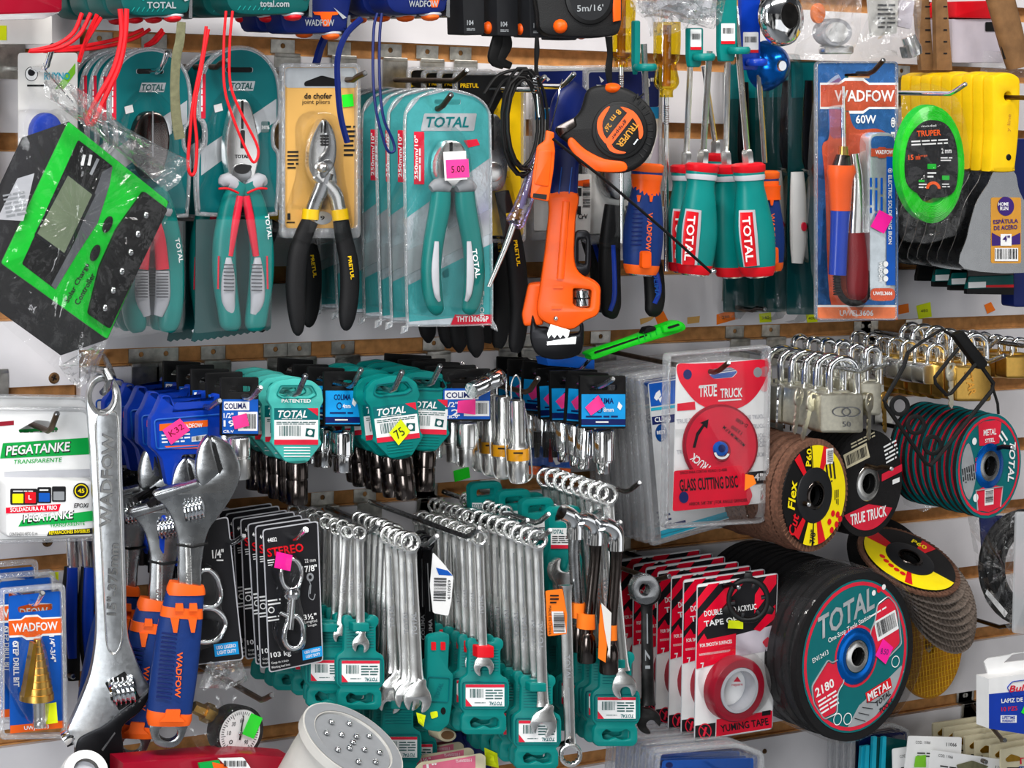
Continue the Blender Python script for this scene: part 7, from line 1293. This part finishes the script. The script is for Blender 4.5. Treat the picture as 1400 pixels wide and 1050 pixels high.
solo('cloth_glove', 'dark blue folded cloth under the teal wrench holders', 'cloth', ('navy', [limb(PF(.1), [(624 + 12 * k, 1000 + 4 * (k % 2), 7), (630 + 11 * k, 1030, 9), (628 + 11 * k, 1070, 8)], .8) for k in range(4)]))
solo('price_note', 'neon yellow note stuck low beside the pink cards', 'price note', ('neonyellow', crumple(PF(.16), [(662, 1022), (680, 1030), (682, 1050), (664, 1046)], 672, 1036, .002, 0, 3, 5)))
f = PF(.2, 960, 1040)
o = T('clamshell_pack', 'clear clamshell with blue card at the bottom edge, front of its row', 'clamshell pack', P(960, 1020, .2))
bl = rp([(898, 1026), (1010, 1016), (1046, 1028), (1046, 1120), (890, 1120)], 10)
part(o, 'card', ('cobalt', slab(f, rp([(906, 1040), (1030, 1036), (1030, 1120), (902, 1120)], 4), -.001, 0)), ('navy', flat(f, circ(915, 1046, 5, 4), .0005)))
part(o, 'clamshell', ('blisteredge', slab(f, bl, -.003, .003, 2, [inset(bl, 7)])), ('blister', slab(f, inset(bl, 8), 0, .014, 5)))
stack(o, 7, .0115, 'clear clamshell at the bottom edge, {} in the row behind the blue card')
f = PF(.044, 1160, 1020)
o = T('clamshell_pack', 'ridged clear clamshell under the large teal disc, front of its row', 'clamshell pack', P(1180, 1000, .044))
bl = rp([(1165, 1000), (1222, 988), (1246, 998), (1246, 1120), (1162, 1120)], 8)
part(o, 'card', ('navy', slab(f, rp([(1176, 1006), (1240, 1000), (1240, 1120), (1172, 1120)], 3), -.001, 0)))
part(o, 'clamshell', ('blisteredge', slab(f, bl, -.004, .003, 2, [inset(bl, 6)])), ('blister', slab(f, inset(bl, 7), 0, .012, 4)))
stack(o, 3, .012, 'ridged clear clamshell, {} in the row under the large teal disc')
for k, (x0, x1, y0, d) in enumerate(((1178, 1240, 1021, .062), (1184, 1240, 1020, .0655), (1194, 1240, 1008, .069), (1207, 1238, 1008, .0725))):
    f = PF(d, x0, y0); solo('teal_booklet', 'thin teal blister card at the bottom edge, ' + ('outermost', 'second', 'third', 'fourth')[k] + ' of four toward the white cards', 'card', ('cyan', slab(f, [(x0, y0), (x0 + 5, y0 - 1), (x0 + 1, 1120), (x0 - 6, 1120)], -.004, 0)), ('tealdeep', slab(f, [(x0 + 5, y0), (x1, y0 + 4), (x1, 1120), (x0 + 1, 1120)], -.004, -.001)))
def whitecard(pts, d, label, s):
    f = PF(d, *pts[0]); o = T('hinge_card', label, 'card', P(*pts[0], d)); (a, b), (c, e) = pts[0], pts[1]
    rr = math.degrees(math.atan2(e - b, c - a))
    part(o, 'card', ('white', slab(f, rp(pts, 3), -.001, 0)), ('ink', [txt(f, '11066', c - 14, e + 10, 14, 5, rr, .01, 0, .0004), txt(f, 'COD. 11066', a + 20, b + 9, 20, 4, rr, 0, 0, .0004), fine(f, a + 12, b + 22, a + 40, b + 30, 2, rr), flat(f, rotp([(a + 10, b + 38), (a + 18, b + 34), (a + 20, b + 40), (a + 12, b + 42)], a + 14, b + 38, 0), .0004)])); return o
whitecard([(1242, 1006), (1315, 1008), (1310, 1120), (1228, 1120)], .088, 'white card with small code leaning left, behind the front white card', '')
o = whitecard([(1273, 1025), (1382, 1040), (1380, 1120), (1262, 1120)], .10, 'white card with hanging slot in front at the bottom right', '')
part(o, 'slot_bracket', ('olive', slab(PF(.101), rp([(1308, 1046), (1330, 1040), (1352, 1048), (1340, 1056), (1312, 1056)], 2), 0, .001)))
solo('price_note', 'neon green note stuck on the leaning white card', 'price note', ('leaf', slab(PF(.0892), [(1252, 1034), (1266, 1032), (1266, 1049), (1250, 1049)], 0, .0004)))
whitecard([(1220, 1024), (1262, 1018), (1250, 1120), (1222, 1120)], .08, 'narrow white card edge left of the leaning white card', '')
hook(1348, 1042, .115, 'low in front of the white cards', 'hookdark', 6, sway=-.08)
for k in range(7):
    x0, y0, d = 1276 + 14.5 * k + (6 if k > 4 else 0), 986 + 6 * k, .03 + .0135 * k
    f = PF(d, x0, y0); o = T('hang_card', 'beige hang card, %s of the row below the blue pencil box' % ORD[k].replace('front', 'first'), 'card', P(x0 + 25, y0, d))
    part(o, 'card', ('beige', slab(f, rp([(x0, y0 + 3), (x0 + 90 - 2 * k, y0 - 10), (x0 + 90, 1120), (x0, 1120)], 3), -.003, 0)))
    part(o, 'slot', ('gold', slab(f, rp([(x0 + 6, y0 + 16), (x0 + 14, y0 + 9), (x0 + 26, y0 + 13), (x0 + 26, y0 + 18), (x0 + 8, y0 + 20)], 2), 0, .0008)), ('ink', fine(f, x0 + 8, y0 + 26, x0 + 30, y0 + 30, 1)), *([('redprint', B(f, 'Tris', x0 + 34, y0 + 18, 24, 9, -3, .0006)), ('blue', fine(f, x0 + 24, y0 + 25, x0 + 44, y0 + 28, 1))] if k == 6 else []))
hook(1374, 1012, .15, 'brass tipped rod through the beige hang cards', 'hookdark', 8, sway=-.09)
f = PF(.17, 1375, 940)
o = T('pencil_box', 'blue and white carpenter pencil box at the right edge', 'box', P(1390, 895, .17))
part(o, 'hang_flap', ('white', slab(f, rp([(1346, 905), (1352, 900), (1440, 886), (1440, 918), (1353, 928)], 2), -.02, -.018, 0, [rp([(1372, 906), (1386, 893), (1440, 886), (1440, 898), (1390, 904)], 2)])))
part(o, 'carton', ('white', slab(f, [(1352, 928), (1440, 916), (1440, 1010), (1352, 996)], -.02, 0)), ('blue', [flat(f, [(1352, 949), (1440, 940), (1440, 1010), (1352, 996)], .0004)]), ('white', [B(f, 'LAPIZ DE CA', 1390, 957, 42, 6, -4, .0008), flat(f, rect(1368, 978, 1390, 988), .0007)]), ('redprint', [B(f, 'Bull', 1392, 941, 26, 9, -6, .0008, .3), B(f, '10 PZS', 1380, 969, 22, 6, -4, .0008)]), ('blue', [rod(f, [p + (.0006,) for p in rp([(1377, 940), (1384, 932), (1430, 926), (1430, 946), (1384, 952)], 2)], .7, 5, True), B(f, 'LIFETIME', 1379, 981, 18, 4, 0, .001), B(f, 'WARRANTY', 1379, 985.5, 18, 3.6, 0, .001)]))
part(o, 'price_sticker', ('neongreen', flat(f, [(1396, 974), (1402, 962), (1440, 962), (1440, 984), (1410, 982)], .0012)))
# bottom-left corner
o = T('tape_reel', 'white roll end poking up at the bottom edge under the chrome wrench', 'roll', P(118, 1040, .2))
part(o, 'roll', ('white', lathe(P(96, 1090, .16), P(118, 1054, .215), [(0, .020), (.9, .020), (1, .0185), (1, .011)], 32, False)), ('lightgrey', lathe(P(114, 1060, .206), P(115, 1058, .209), [(0, .0112), (1, .011)], 24)))
solo('pouch_pack', 'dark red glossy pack lying along the bottom edge', 'pack', ('maroon', slab(PF(.2), [(168, 1043), (330, 1030), (400, 1036), (400, 1090), (168, 1090)], -.03, 0, 3)))
f = PF(.21, 300, 1045)
solo('label_card', 'small green, orange and white card on the dark red pack', 'card', ('pgreen', slab(f, [(272, 1044), (300, 1040), (306, 1060), (276, 1060)], -.003, 0)), ('wadorange', slab(f, [(290, 1042), (330, 1050), (330, 1070), (296, 1066)], -.003, .0003)), ('white', slab(f, [(300, 1038), (334, 1037), (344, 1052), (316, 1054)], -.003, .001)), ('ink', bars(f, 306, 1040, 338, 1048, 0, .0015, 18)))
solo('shelf_edge', 'dark shelf board behind the pressure gauge', 'board', ('darkred', box(P(262, 1000, 0).x, P(700, 1000, 0).x, -.05, -.001, P(330, 1038, 0).z - .02, P(330, 1038, 0).z - .012)))
# ---------------------------------------------------------------- shared groups for the remaining repeats
_n = {}
for q in COL.objects:
    if q.parent is None and 'category' in q: _n.setdefault(q.name.split('.')[0], []).append(q)
for k, v in _n.items():
    if len(v) > 1:
        for q in v:
            if 'group' not in q: q['group'] = plural(k.replace('_', ' ')) + ' on the wall display'
